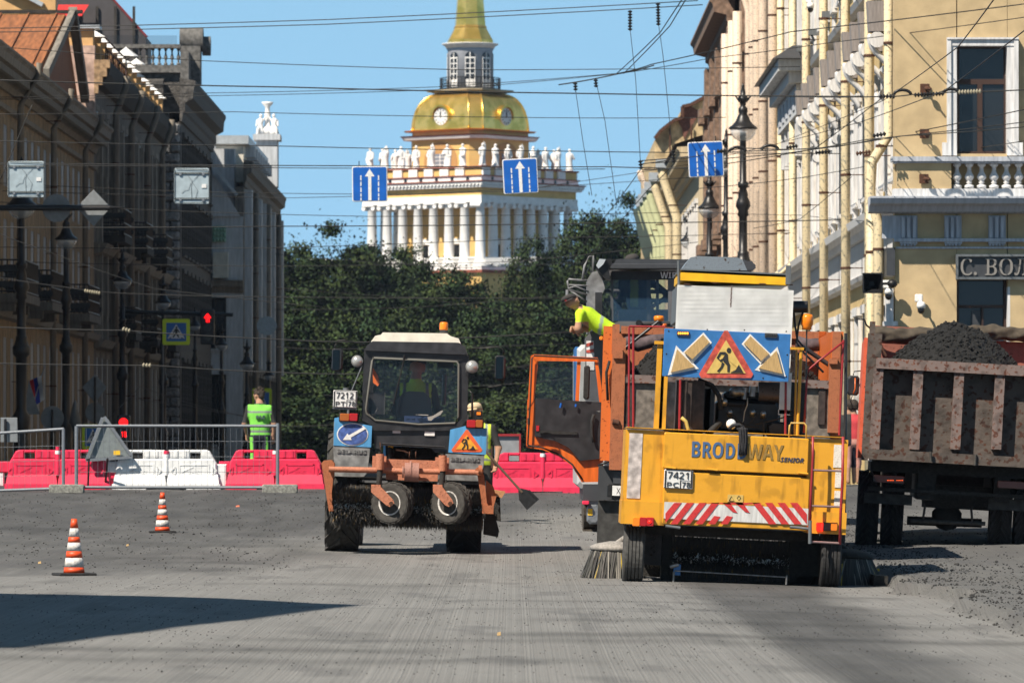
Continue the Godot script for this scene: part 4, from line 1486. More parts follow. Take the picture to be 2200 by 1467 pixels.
	f.bx(mb, 2055, 546, 2420, 551, -0.2, -0.1); f.bx(mb, 2055, 595, 2420, 600, -0.2, -0.1); f.bx(mb, 2055, 551, 2060, 595, -0.2, -0.1)
	part(sb, "board_frame", mb, M.grey_paint)
	var lc := f.p(2138, 573, -0.13)
	words(sb, "lettering", "С. ВОЛ", f.m(146), f.m(37), lc, mt("letter_grey", lin(0.2, 0.19, 0.18), 0.6), "Droid Serif", false, 0.07)
	# second small board on the street side of the corner
	mb = MB.new()
	f.bx(mb, 1906, 532, 1924, 592, -0.1, 0.9)
	part(b, "side_board", mb, M.dark_grey_paint, "small dark board on the corner's street side")
	# street side
	var L := 48.0
	var xf := Transform3D(Basis(Vector3(0, 0, 1), Vector3.UP, Vector3(-1, 0, 0)), Vector3(8.02, ox.y, -163.0) - ox)
	var y0 := -ox.y
	var up_y := func(y: float) -> float: return y - ox.y
	facade(b, xf, L - 0.08, y0, up_y.call(19.5), [[up_y.call(1.6), up_y.call(4.4)], [up_y.call(7.0), up_y.call(9.3)], [up_y.call(12.2), up_y.call(15.0)]], 3.2, 1.4, M.stucco_yellow, M.stucco_white, M.window_brown, M.pane_dark)
	run(b, "street_cornice", xf, 0, L - 0.06, [[0.002, up_y.call(6.03)], [0.18, up_y.call(6.07)], [0.25, up_y.call(6.2)], [0.46, up_y.call(6.25)], [0.5, up_y.call(6.4)], [0.002, up_y.call(6.46)]], M.stucco_white)
	run(b, "street_band", xf, 0, L - 0.06, [[0.002, up_y.call(5.1)], [0.2, up_y.call(5.13)], [0.24, up_y.call(5.22)], [0.002, up_y.call(5.27)]], M.stucco_white)
	run(b, "lamp_ledge", xf, 0, L - 0.06, [[0.002, up_y.call(11.35)], [0.18, up_y.call(11.38)], [0.24, up_y.call(11.5)], [0.002, up_y.call(11.55)]], M.stucco_white)
	var tg := MB.new(xf)
	for i in int(L / 0.28) - 1:
		tg.box2(Vector3(0.05 + i * 0.28, up_y.call(5.3), 0.003), Vector3(0.19 + i * 0.28, up_y.call(6.02), 0.11))
	part(b, "fluted_frieze", tg, M.stucco_white)
	for i in 16:
		var x := 1.6 + i * 2.95
		var q := MB.new(xf)
		q.box2(Vector3(x - 0.35, up_y.call(6.5), 0.003), Vector3(x + 0.35, up_y.call(9.0), 0.1))
		q.box2(Vector3(x - 0.2, up_y.call(6.8), 0.1), Vector3(x + 0.2, up_y.call(8.9), 0.15))
		part(b, "pilaster", q, M.stucco_white)
		for d in ([0.0] if i > 4 else []):
			q = MB.new(xf)
			q.hexa([Vector3(x + d - 0.28, up_y.call(9.95), 0.66), Vector3(x + d + 0.28, up_y.call(9.95), 0.66), Vector3(x + d + 0.28, up_y.call(10.58), 0.7), Vector3(x + d - 0.28, up_y.call(10.58), 0.7), Vector3(x + d - 0.28, up_y.call(9.95), 0.003), Vector3(x + d + 0.28, up_y.call(9.95), 0.003), Vector3(x + d + 0.28, up_y.call(10.58), 0.003), Vector3(x + d - 0.28, up_y.call(10.58), 0.003)])
			var cs := part(b, "console", q, M.bracket_grey)
			q = MB.new(xf)
			var pts := []
			for a in 14:
				var t := a / 13.0
				pts.append(Vector3(x + d, up_y.call(9.9 - 1.0 * t), 0.62 - 0.5 * t + 0.09 * sin(t * TAU)))
			for e in [-0.13, 0.13]:
				var pe := []
				for p in pts: pe.append(p + Vector3(e, 0, 0))
				q.tube(pe, 0.06, 6)
			q.bar(Vector3(x + d - 0.27, up_y.call(9.78), 0.5), Vector3(x + d + 0.27, up_y.call(9.78), 0.5), 0.17, 10)
			q.bar(Vector3(x + d - 0.25, up_y.call(8.85), 0.14), Vector3(x + d + 0.25, up_y.call(8.85), 0.14), 0.12, 10)
			part(cs, "volute", q, M.stucco_white)
		q = MB.new(xf)
		q.box2(Vector3(x - 0.3, up_y.call(11.6), 0.003), Vector3(x + 0.26, up_y.call(18.0), 0.07))
		part(b, "upper_pilaster", q, M.stucco_white)
		if i % 2 == 0:
			q = MB.new(xf)
			q.box2(Vector3(x + 0.66, up_y.call(11.75), 0.35), Vector3(x + 0.9, up_y.call(11.9), 0.55))
			q.bar(Vector3(x + 0.78, up_y.call(11.6), 0.4), Vector3(x + 0.78, up_y.call(11.8), 0.5), 0.03, 5)
			part(b, "floodlight", q, M.grey_paint)
	var near_jog := [[up_y.call(22.0), 0.33], [up_y.call(7.75), 0.33], [up_y.call(7.2), 0.68], [up_y.call(6.55), 0.72], [up_y.call(5.95), 0.55], [y0, 0.55]]
	var jog := [[up_y.call(22.0), 0.4], [up_y.call(6.4), 0.4], [up_y.call(5.9), 0.9], [up_y.call(5.2), 0.9], [y0, 0.8]]
	pipe(b, xf, 47.25, y0, up_y.call(21.0), M.pipe_cream, 0.105, 0.4, near_jog)
	for x in [43.5, 35.0, 26.0, 19.0]:
		pipe(b, xf, x, y0, up_y.call(21.0), M.pipe_cream, 0.105, 0.5 if x > 20 else 0.56)
	for x in [9.0, 2.0]:
		pipe(b, xf, x, y0, up_y.call(21.0), M.pipe_cream, 0.105, 0.45, jog)
	pipe(b, xf, 45.6, y0, up_y.call(7.0), M.pipe_cream, 0.1, 0.6)
	mb = MB.new(xf)
	mb.hexa([Vector3(1.6, up_y.call(11.62), 1.15), Vector3(13.6, up_y.call(11.62), 1.15), Vector3(13.0, up_y.call(12.0), 0.6), Vector3(2.2, up_y.call(12.0), 0.6), Vector3(1.6, up_y.call(11.62), 0.003), Vector3(13.6, up_y.call(11.62), 0.003), Vector3(13.0, up_y.call(12.0), 0.003), Vector3(2.2, up_y.call(12.0), 0.003)])
	var by := part(b, "bay", mb, M.dark_grey_paint, "grey-roofed bay at the far end")
	mb = MB.new(xf)
	mb.box2(Vector3(2.0, up_y.call(11.0), 0.003), Vector3(13.2, up_y.call(11.3), 0.72)); mb.box2(Vector3(1.8, up_y.call(11.303), 0.003), Vector3(13.4, up_y.call(11.61), 1.0)); mb.box2(Vector3(2.4, up_y.call(10.2), 0.003), Vector3(12.8, up_y.call(10.99), 0.5))
	part(by, "bay_moulding", mb, mt("bay_white", lin(0.55, 0.57, 0.6), 0.9, 0, "streak", 0.5))
	mb = MB.new(xf)
	mb.each = true
	for k in 6:
		mb.tick()
		mb.box2(Vector3(2.6 + k * 1.95, up_y.call(9.2), 0.003), Vector3(3.0 + k * 1.95, up_y.call(10.197), 0.42))
	part(by, "bay_bracket", mb, M.stucco_white)
	mb = MB.new(xf)
	for k in 5: mb.box2(Vector3(3.3 + k * 1.95, up_y.call(10.35), 0.503), Vector3(4.2 + k * 1.95, up_y.call(10.85), 0.53))
	part(by, "bay_panel", mb, M.cornice_grey)
	# --- cream house with grey oriel roof
	b = thing("cream_house", "narrow cream house with clustered pink peeling drainpipes, beyond the corner house", "building")
	xf = Transform3D(Basis(Vector3(0, 0, 1), Vector3.UP, Vector3(-1, 0, 0)), Vector3(8.02, 0, -181.0))
	facade(b, xf, 17.99, -0.4, 18.0, [[1.6, 4.4], [6.0, 8.6], [9.6, 12.0], [13.2, 15.4]], 3.0, 1.4, M.stucco_cream, M.stucco_white, M.window_brown, M.pane_dark)
	core(b, "body", Vector3(8.45, -0.4, -180.9), Vector3(24, 18, -163.01), M.stucco_cream)
	run(b, "cornice", xf, 0, 18, up(EAVE, 17.0, 1.2, 1.0), M.bracket_grey)
	run(b, "string_course", xf, 0, 18, [[0.002, 5.0], [0.4, 5.1], [0.55, 5.4], [0.002, 5.45]], M.stucco_white)
	run(b, "string_course", xf, 0, 9, [[0.002, 8.9], [0.35, 8.95], [0.5, 9.2], [0.002, 9.25]], M.stucco_white)
	for x in [1.3, 4.3, 7.1, 11.2, 17.5]:
		pipe(b, xf, x, 0, 17.0, M.pipe_pink, 0.15, 0.5, [[17.3, 1.2], [16.8, 1.15], [15.2, 0.5], [0, 0.48]])
	for x in [2.6, 5.7, 9.2, 13.2, 16.0]:
		mb = MB.new(xf)
		mb.box2(Vector3(x - 0.35, 5.6, 0.003), Vector3(x + 0.35, 16.5, 0.25))
		mb.box2(Vector3(x - 0.5, 11.9, 0.25), Vector3(x + 0.5, 12.5, 0.5))
		part(b, "pilaster", mb, M.stucco_white)
	for q in [[2.0, 6.7], [5.4, 6.2], [12.4, 4.6]]:
		mb = MB.new(xf)
		mb.box2(Vector3(q[0] - 0.6, q[1], 0.26), Vector3(q[0] + 0.6, q[1] + 0.75, 0.8))
		part(b, "bracket", mb, M.bracket_grey)
	# --- brown granite house
	b = thing("brown_house", "brown granite house with stacked heavy cornices against the sky", "building")
	xf = Transform3D(Basis(Vector3(0, 0, 1), Vector3.UP, Vector3(-1, 0, 0)), Vector3(8.05, 0, -227.0))
	facade(b, xf, 45.98, -0.4, 16.6, [[1.5, 4.6], [6.0, 8.6], [9.6, 12.0], [13.0, 15.2]], 3.3, 1.5, M.granite_brown, M.granite_brown, M.window_brown, M.pane_dark)
	core(b, "body", Vector3(8.5, -0.4, -226.9), Vector3(26, 19.4, -181.02), M.granite_brown)
	run(b, "cornice", xf, -0.6, 22.0, up(EAVE, 16.5, 1.0, 1.1), M.granite_brown)
	run(b, "upper_cornice", xf, 9.0, 45.9, up(EAVE, 18.4, 1.1, 1.1), M.granite_brown)
	mb = MB.new(xf)
	mb.box2(Vector3(9.6, 17.6, -0.5), Vector3(45.9, 18.4, 0.3))
	part(b, "attic", mb, M.granite_brown)
	for k in 8:
		mb = MB.new(xf)
		var x := 0.1 + k * 5.9
		mb.box2(Vector3(x, 9.2, 0.003), Vector3(x + 1.5, 15.0, 0.42)); mb.box2(Vector3(x - 0.15, 14.2, 0.42), Vector3(x + 1.65, 14.8, 0.62))
		mb.box2(Vector3(x + 0.1, 0, 0.003), Vector3(x + 1.4, 9.0, 0.3))
		mb.box2(Vector3(x - 0.15, 9.0, 0.003), Vector3(x + 1.65, 9.4, 0.7))
		mb.box2(Vector3(x + 0.05, 15.0, 0.003), Vector3(x + 1.45, 16.4, 0.38))
		part(b, "pier", mb, M.granite_brown)
	run(b, "string_course", xf, 0, 45.9, [[0.002, 5.0], [0.35, 5.1], [0.5, 5.4], [0.002, 5.45]], M.granite_brown)
	for x in [33.0, 39.0, 43.0]:
		pipe(b, xf, x, 0, 15.5, M.pipe_pink, 0.15, 0.75)
	# --- house with lime drainpipes
	b = thing("pipe_house", "low cream house with bunched pale lime drainpipes, right of the trees", "building")
	xf = Transform3D(Basis(Vector3(0, 0, 1), Vector3.UP, Vector3(-1, 0, 0)), Vector3(7.5, 0, -285.0))
	facade(b, xf, 57.9, -0.4, 12.6, [[1.5, 4.4], [5.6, 7.8], [9.0, 11.2]], 3.1, 1.4, M.stucco_cream, M.stucco_white, M.window_brown, M.pane_dark)
	core(b, "body", Vector3(7.95, -0.4, -284.9), Vector3(24, 12.9, -227.05), M.stucco_cream)
	run(b, "eaves", xf, -0.3, 57.9, up(EAVE, 12.5, 1.0, 0.9), M.stucco_cream)
	mb = MB.new(xf)
	mb.quad(Vector3(-0.4, 14.8, -3), Vector3(57.9, 14.8, -3), Vector3(57.9, 13.5, 1.0), Vector3(-0.4, 13.5, 1.0))
	part(b, "roof", mb, mt("roof_maroon", lin(0.14, 0.06, 0.05), 0.7, 0, "dirt", 0.4))
	for x in [3.0, 8.0, 14.0, 21.0, 30.0, 42.0]:
		pipe(b, xf, x, 0, 13.2, M.pipe_lime if x < 22 else M.pipe_cream, 0.2, 0.4, [[13.5, 1.1], [13.0, 1.05], [11.2, 0.45], [0, 0.4]])
		mb = MB.new(xf)
		mb.box(Vector3(x, 13.5, 1.1), Vector3(0.55, 0.4, 0.5))
		part(b, "rain_head", mb, M.zinc)
	# --- netted house with the bare gable
	b = thing("gabled_house", "tall house with peeling yellow gable wall and green netting beside the trees", "building")
	mb = MB.new()
	var gp := []
	for q in [[1407, 700], [1407, 300], [1418, 285], [1447, 262], [1466, 256], [1466, 232], [1484, 228], [1530, 203], [1580, 170], [1640, 190], [1640, 700]]:
		var v := W(q[0], q[1], 287.0)
		gp.append(Vector2(v.x, v.y))
	mb.prism(PackedVector2Array(gp), -318, -287)
	part(b, "gable_wall", mb, mt("pale_yellow", lin(0.66, 0.5, 0.28), 0.95, 0, "dirt", 0.3))
	mb = MB.new()
	for i in range(1, 9):
		mb.beam(Vector3(gp[i].x, gp[i].y + 0.06, -286.8), Vector3(gp[i + 1].x, gp[i + 1].y + 0.06, -286.8), 0.5, 0.16)
	part(b, "roof_edge", mb, M.rusted)
	mb = MB.new()
	var bp := PackedVector2Array()
	for q in [[1466, 232], [1484, 228], [1505, 240], [1492, 262], [1478, 285], [1470, 300], [1466, 275], [1458, 262]]:
		var v := W(q[0], q[1], 287.0)
		bp.append(Vector2(v.x, v.y))
	mb.prism(bp, -286.99, -286.9)
	part(b, "bare_brick", mb, mt("brick_bare", lin(0.2, 0.085, 0.06), 0.95, 0, "dirt", 1.5, "bump", 0.6), "bare crumbling brick patch")
	for x in [1440, 1486]:
		mb = MB.new()
		mb.bar(W(x, 275 if x < 1450 else 268, 286.8), W(x, 420, 286.8), 0.05, 6)
		part(b, "wall_stain_pipe", mb, M.rusted)
	var gx := Transform3D(Basis(Vector3(0, 0, 1), Vector3.UP, Vector3(-1, 0, 0)), Vector3(gp[0].x, 0, -318.0))
	for x in [28.6, 30.4]:
		pipe(b, gx, x, 8, 17.2, M.pipe_pink, 0.16, 0.3, [[15.4, 0.7], [15.1, 0.66], [14.4, 0.32], [8.0, 0.3]])
	mb = MB.new()
	mb.smooth(4)
	for i in 10:
		for j in 6:
			var v := []
			for q in [[i, j + 1], [i + 1, j + 1], [i + 1, j], [i, j]]:
				var u: float = q[0] / 10.0
				var w: float = q[1] / 6.0
				v.append(Vector3(7.5 - 0.15 - 1.3 * pow(w, 0.6) * (1.0 - 0.45 * u) - 0.06 * sin(u * 23 + w * 5), 9.9 + 3.4 * w + 1.0 * u * (1 - w), -286.5 + 13.0 * u))
			mb.quad(v[3], v[2], v[1], v[0])
	mb.flat()
	part(b, "netting", mb, M.net_green, "green safety netting")
	# the row goes on behind what the street shows
	b = thing("end_house", "plain far house glimpsed behind the netted house", "building")
	core(b, "wall", Vector3(9.5, -0.4, -352), Vector3(26, 11.5, -318.5), M.stucco_cream)
	core(b, "roof", Vector3(9.3, 11.503, -352.2), Vector3(26, 12.0, -318.3), M.roof_maroon)

func make_shadow_house() -> void:
	# the house left of the camera whose shade falls over the near road
	var b := thing("roadside_house", "house beside the near road, out of view, casting the shade at lower left", "building")
	var mb := MB.new(Transform3D(Basis(Vector3.RIGHT, -PI / 2), Vector3.ZERO))
	mb.prism(PackedVector2Array([Vector2(-8.58, 42.4), Vector2(-10.58, 31.3), Vector2(-20, 31.3), Vector2(-20, 50.0), Vector2(-13.8, 46.6)]), -0.3, 12.2)
	part(b, "wall", mb, M.stucco_cream)
	mb = MB.new(Transform3D(Basis(Vector3.RIGHT, -PI / 2), Vector3.ZERO))
	mb.prism(PackedVector2Array([Vector2(-8.5, 42.45), Vector2(-10.5, 31.2), Vector2(-20.1, 31.2), Vector2(-20.1, 50.1), Vector2(-13.8, 46.7)]), 12.203, 12.35)
	part(b, "roof", mb, M.zinc)

# ---------- shared vehicle pieces ----------
func bristle_rope(mb: MB, a: Vector3, b: Vector3, r0: float, r1: float, n: int, sd: int, w := 0.012) -> void:
	# bristles standing out all round an axis, as on a street brush
	var r := RandomNumberGenerator.new()
	r.seed = sd
	var bs := MB.frame((b - a).normalized())
	for i in n:
		var t := r.randf()
		var ang := r.randf() * TAU
		var d := (bs.x * cos(ang) + bs.y * sin(ang))
		var lean := (bs.z * r.randf_range(-0.16, 0.16) + (bs.x * -sin(ang) + bs.y * cos(ang)) * r.randf_range(-0.18, 0.18)) * (r1 - r0)
		var p := a.lerp(b, t) + d * r0
		var q := a.lerp(b, t) + d * (r1 * r.randf_range(0.86, 1.05)) + lean
		var side := d.cross(bs.z) * w + bs.z * w * r.randf_range(-0.5, 0.5)
		var g := r.randf_range(0.6, 1.2)
		if r.randf() < 0.04: mb.col(Color(0.2, 0.13, 0.05))
		else: mb.col(Color(0.075 * g, 0.07 * g, 0.066 * g))
		mb.tri(p - side, q, p + side)
		mb.tri(p - side * 0.3 + bs.z * w, q + lean * 0.3, p - bs.z * w)

func bristle_fan(mb: MB, c: Vector3, r0: float, r1: float, h: float, n: int, sd: int, w := 0.014) -> void:
	# a gutter brush: bristles running down and out from a disc
	var r := RandomNumberGenerator.new()
	r.seed = sd
	for i in n:
		var ang := r.randf() * TAU
		var d := Vector3(cos(ang), 0, sin(ang))
		var k := r.randf_range(0.55, 1.0)
		var p := c + d * r0 * k
		var q := c + d * r1 * k * r.randf_range(0.93, 1.05) + Vector3(0, -h * r.randf_range(0.94, 1.02), 0) + Vector3(-d.z, 0, d.x) * r.randf_range(-0.05, 0.05)
		var side := Vector3(-d.z, 0, d.x) * w
		var g := r.randf_range(0.6, 1.8)
		if r.randf() < 0.03: mb.col(Color(0.42, 0.3, 0.04))
		elif r.randf() < 0.1: mb.col(Color(0.2, 0.19, 0.17))
		else: mb.col(Color(0.04 * g, 0.039 * g, 0.038 * g))
		mb.quad(p - side, p + side, q + side * 0.6, q - side * 0.6)

# tyre round the x axis: treads as real blocks
func tyre(parent: Node3D, called: String, c: Vector3, R: float, w: float, mat: Material, grooves := 4, lugs := 0, rim_mat: Material = null, b := Basis.IDENTITY) -> MeshInstance3D:
	var mb := MB.new(Transform3D(b, c))
	var ax := Basis(Vector3.BACK, -PI / 2)
	var prof := [[R * 0.55, -w * 0.42], [R * 0.8, -w * 0.5], [R * 0.93, -w * 0.49], [R * 0.985, -w * 0.43]]
	for i in grooves:
		var u := -0.43 + 0.86 * (i + 0.5) / grooves
		var du := 0.86 / grooves * 0.36
		prof.append([R, (u - du) * w]); prof.append([R, (u + du) * w])
		if i < grooves - 1:
			prof.append([R - 0.014, (u + du + 0.012) * w]); prof.append([R - 0.014, (u + 0.86 / grooves - du - 0.012) * w])
	prof.append_array([[R * 0.985, w * 0.43], [R * 0.93, w * 0.49], [R * 0.8, w * 0.5], [R * 0.55, w * 0.42]])
	mb.lathe(prof, Vector3.ZERO, 40, ax, false)
	var o := part(parent, called, mb, mat)
	if lugs:
		var lg := MB.new(Transform3D(b, c))
		for i in lugs:
			for s in [-1, 1]:
				var t0 := TAU * (i + (0.5 if s > 0 else 0.0)) / lugs
				var v := []
				for q in [[0.02, 0.0], [0.5, 0.42]]:
					for e in [-1, 1]:
						var t: float = t0 + q[1] + e * 0.055 * (1.0 + q[0])
						for h in [0.985, 1.055 if q[0] < 0.3 else 1.02]:
							v.append(Vector3(s * q[0] * w * 0.98, cos(t) * R * h, sin(t) * R * h))
				lg.quad(v[1], v[3], v[7], v[5]); lg.quad(v[0], v[1], v[5], v[4]); lg.quad(v[2], v[6], v[7], v[3]); lg.quad(v[4], v[5], v[7], v[6]); lg.quad(v[0], v[2], v[3], v[1])
		part(o, "tread_lugs", lg, mat).set_meta("kind", "stuff")
	if rim_mat:
		var r := MB.new(Transform3D(b, c))
		r.lathe([[0, -w * 0.34], [R * 0.3, -w * 0.34], [R * 0.34, -w * 0.26], [R * 0.48, -w * 0.28], [R * 0.54, -w * 0.47], [R * 0.6, -w * 0.49], [R * 0.6, w * 0.49], [R * 0.54, w * 0.47], [R * 0.48, w * 0.28], [R * 0.34, w * 0.26], [R * 0.3, w * 0.34], [0, w * 0.34]], Vector3.ZERO, 24, ax, false)
		part(o, "rim", r, rim_mat)
	return o

func number_plate(host: Node3D, f: Fr, x0: float, y0: float, x1: float, y1: float, d: float, top: String, low: String, region: String) -> void:
	var mb := MB.new()
	f.cb(mb, x0, y0, x1, y1, d, d + 0.02, 0.006)
	var p := part(host, "number_plate", mb, M.plate_white)
	var w := x1 - x0
	var h := y1 - y0
	mb = MB.new()
	for q in [[0.06, 0.03, 0.94, 0.06], [0.06, 0.94, 0.94, 0.97], [0.02, 0.06, 0.045, 0.94], [0.955, 0.06, 0.98, 0.94], [0.56, 0.55, 0.58, 0.94], [0.56, 0.55, 0.955, 0.575]]:
		f.bx(mb, x0 + w * q[0], y0 + h * q[1], x0 + w * q[2], y0 + h * q[3], d - 0.006, d - 0.001)
	part(p, "plate_border", mb, M.ink)
	words(p, "plate_digits", top, f.m(w * 0.74), f.m(h * 0.33), f.p(x0 + w * 0.49, y0 + h * 0.30, d - 0.006), M.ink)
	words(p, "plate_letters", low, f.m(w * 0.42), f.m(h * 0.24), f.p(x0 + w * 0.30, y0 + h * 0.77, d - 0.006), M.ink)
	words(p, "plate_region", region, f.m(w * 0.29), f.m(h * 0.25), f.p(x0 + w * 0.77, y0 + h * 0.77, d - 0.006), M.ink)

# the digging man of a roadworks sign, flat black pieces in pixel space, u scales about (cx, cy)
func digger(mb: MB, f: Fr, cx: float, cy: float, u: float, d: float) -> void:
	var P := func(pts: Array) -> void:
		var q := []
		for i in range(0, pts.size(), 2):
			q.append(cx + pts[i] * u); q.append(cy + pts[i + 1] * u)
		f.poly(mb, q, d, d + 0.004)
	var head := []
	for i in 14:
		head.append(5.5 + cos(TAU * i / 14) * 4.8); head.append(-19.5 + sin(TAU * i / 14) * 5.6)
	P.call(head)
	P.call([-14, -16, -2, -16, 3, -11, 4, 2, 8, 12, 7, 27, 2, 27, 2, 13, -6, 5, -8, -2, -3, -10, -11, -11.5])
	P.call([-14, -16, -11, -11.5, -17, -3, -13, 1, -8.5, -2, -6.5, 1, -12, 5.5, -21, -3.5])
	P.call([-9, 5, -4, 9, -8, 18, -16, 27.5, -20, 25, -12, 15.5])
	P.call([4, 1, 7, 4, 29, 20, 27, 22])
	P.call([9, 28, 20, 22.5, 27, 11, 37, 28.5])

func triangle_sign(host: Node3D, f: Fr, x0: float, x1: float, top: float, bot: float, d: float, red: Material, yel: Material, cx: float, cy: float, u: float) -> void:
	var mb := MB.new()
	var w := x1 - x0
	var mx := (x0 + x1) / 2
	f.poly(mb, [mx - w * 0.03, top, mx + w * 0.03, top, x1 - w * 0.01, bot - w * 0.07, x1 - w * 0.05, bot, x0 + w * 0.05, bot, x0 + w * 0.01, bot - w * 0.07], d, d + 0.01)
	var s := part(host, "roadworks_sign", mb, red, "red-edged triangular roadworks sign")
	mb = MB.new()
	var k := 0.2
	f.poly(mb, [mx, top + w * 0.17, x1 - w * 0.145, bot - w * 0.085, x0 + w * 0.145, bot - w * 0.085], d - 0.006, d - 0.001)
	part(s, "sign_field", mb, yel)
	mb = MB.new()
	digger(mb, f, cx, cy, u, d - 0.012)
	part(s, "digging_man", mb, M.ink)

func make_sweeper() -> void:
	var t := thing("road_sweeper", "yellow road sweeper with blue arrow board, red ladder and round side brushes", "sweeper")
	var f := Fr.new(self, t, 1578, 1255, 59.0, -0.047)
	var mb := MB.new()
	# hull
	f.bx(mb, 1345, 922, 1427, 1127, 0.03, 1.3); f.bx(mb, 1737, 922 + 19, 1814, 1147, 0.03, 1.3)
	f.bx(mb, 1347, 918, 1812, 941, 0.055, 1.29)
	f.bx(mb, 1355, 930, 1806, 1135, 0.16, 1.28)
	var hull := part(t, "hull", mb, M.yellow_paint)
	mb = each()
	f.bx(mb, 1336, 1075, 1427, 1129, -0.02, 1.2); f.bx(mb, 1737, 1098, 1818, 1149, -0.01, 1.2)
	part(hull, "bumper_corner", mb, M.yellow_paint)
	mb = MB.new()
	f.cb(mb, 1428, 928, 1736, 1021, -0.05, 0.15, 0.012)
	part(t, "upper_flap", mb, M.yellow_paint)
	mb = MB.new()
	f.cb(mb, 1428, 1012, 1736, 1141, -0.035, 0.15, 0.012)
	var lf := part(t, "lower_flap", mb, M.yellow_paint)
	mb = each()
	for q in [[1430, 1002, 1452, 1006], [1520, 1006, 1542, 1010], [1716, 1014, 1737, 1019]]: f.rod(mb, q[0], q[1] + 2, q[2], q[1] + 4, -0.06, 2.2)
	part(lf, "hinge", mb, M.yellow_paint)
	mb = MB.new()
	f.bx(mb, 1345, 917, 1814, 940, -0.01, 0.05)
	part(hull, "rim_edge", mb, M.yellow_paint)
	mb = each()
	f.bx(mb, 1353, 930, 1375, 1071, 0.022, 0.029)
	part(hull, "reflector_strip", mb, mt("old_reflector", lin(0.62, 0.55, 0.53), 0.6, 0, "dirt", 1.5))
	mb = each()
	for q in [[1793, 955, 1809, 1005], [1796, 1008, 1809, 1048], [1794, 1054, 1806, 1088]]: f.bx(mb, q[0], q[1], q[2], q[3], 0.022, 0.029)
	part(hull, "reflector_strip", mb, mt("worn_reflector", lin(0.66, 0.62, 0.56), 0.6, 0, "chips", 3.0))
	# lettering, half worn away
	var blue := mt("letter_blue", lin(0.05, 0.11, 0.24), 0.55, 0, "chips", 5.0)
	words(t, "lettering", "BRODD", f.m(118), f.m(34), f.p(1546, 967, -0.054), blue, "Droid Sans", true, 0.008)
	words(t, "lettering", "WAY", f.m(78), f.m(33), f.p(1645, 971, -0.054), mt("letter_faded", lin(0.33, 0.2, 0.045), 0.55, 0, "dirt", 5.0), "Droid Sans", true, 0.008)
	words(t, "lettering", "SENIOR", f.m(50), f.m(10), f.p(1703, 988, -0.054), mt("letter_navy", lin(0.05, 0.06, 0.12), 0.55, 0, "dirt", 5.0), "Droid Sans", true, 0.008, 0.25)
	number_plate(t, f, 1428, 1008, 1488, 1051, -0.06, "7421", "РС", "78")
	mb = MB.new()
	f.bx(mb, 1564, 1062, 1597, 1079, -0.042, -0.036)
	var stk := part(t, "warning_sticker", mb, M.sign_yellow)
	mb = MB.new()
	f.line(mb, [1567, 1076, 1572, 1066, 1578, 1076, 1567, 1076], -0.044, 0.7, 4)
	f.line(mb, [1588, 1065, 1592, 1070, 1588, 1075, 1584, 1070, 1588, 1065], -0.044, 0.7, 4)
	part(stk, "sticker_print", mb, M.ink)
	# striped board: stripes lean towards the middle
	mb = MB.new()
	f.bx(mb, 1428, 1078, 1736, 1128, -0.05, -0.036)
	var sb := part(t, "striped_board", mb, mt("board_white", lin(0.62, 0.62, 0.62), 0.5, 0, "streak", 1.6))
	mb = MB.new()
	for i in 6:
		var x := 1413.0 + i * 27.0
		var a := [x + 36, 1080.0, x + 52, 1080.0, x + 16, 1126.0, x, 1126.0]
		if i == 0: a = [1449, 1080, 1465, 1080, 1430, 1124, 1430, 1103]
		if i >= 4: a = [x + 14, 1108.0, x + 27, 1110.0, x + 16, 1126.0, x, 1126.0]
		f.poly(mb, a, -0.056, -0.051)
	for i in 6:
		var x := 1750.0 - i * 27.0
		var a := [x - 36, 1080.0, x - 52, 1080.0, x - 16, 1126.0, x, 1126.0]
		if i == 0: a = [1714, 1080, 1698, 1080, 1734, 1126, 1734, 1104]
		if i >= 4: a = [x - 46, 1080.0, x - 62, 1080.0, x - 40, 1100.0, x - 30, 1102.0]
		f.poly(mb, a, -0.056, -0.051)
	f.poly(mb, [1505, 1080, 1640, 1080, 1600, 1085, 1560, 1083], -0.056, -0.051)
	part(sb, "red_stripes", mb, mt("stripe_red", lin(0.5, 0.03, 0.03), 0.5, 0, "chips", 2.2))
	# lamps
	for q in [[1360, 1111, 1375, 1131, "amber"], [1375, 1111, 1389, 1131, "red_lens"], [1389, 1111, 1405, 1131, "red_lens"], [1786, 1122, 1800, 1141, "amber"], [1769, 1122, 1786, 1141, "dark_red_lens"], [1755, 1122, 1769, 1141, "red_tail"]]:
		mb = MB.new()
		f.cb(mb, q[0], q[1], q[2], q[3], -0.07, -0.01, 0.008)
		var lp := part(t, "tail_lamp", mb, M[q[4]])
		if q[0] == 1389:
			mb = MB.new()
			mb.ball(f.p(1396, 1121, -0.075), Vector3(0.018, 0.018, 0.01), 8)
			part(lp, "bulb", mb, M.red_tail)
	# ladder
	mb = MB.new()
	f.line(mb, [1747, 938, 1747, 985, 1743, 1060, 1741, 1125], -0.17, 3.0)
	f.line(mb, [1812, 938, 1811, 1030, 1807, 1100, 1805, 1170], -0.17, 3.4)
	var lad := part(t, "ladder", mb, M.red_paint)
	for y in [1010, 1087]:
		mb = MB.new()
		f.rod(mb, 1745, y, 1810, y + 2, -0.17, 2.4)
		part(lad, "rung", mb, mt("worn_rung", lin(0.3, 0.2, 0.2), 0.4, 0.5, "chips", 6.0))
	mb = MB.new()
	f.rod(mb, 1742, 1164, 1806, 1167, -0.17, 2.6)
	part(lad, "rung", mb, M.worn_rung)
	mb = each()
	f.rod(mb, 1741, 1118, 1741, 1168, -0.19, 4.0)
	f.rod(mb, 1698, 1132, 1738, 1136, -0.1, 3.2); f.rod(mb, 1430, 1130, 1462, 1134, -0.08, 3.2)
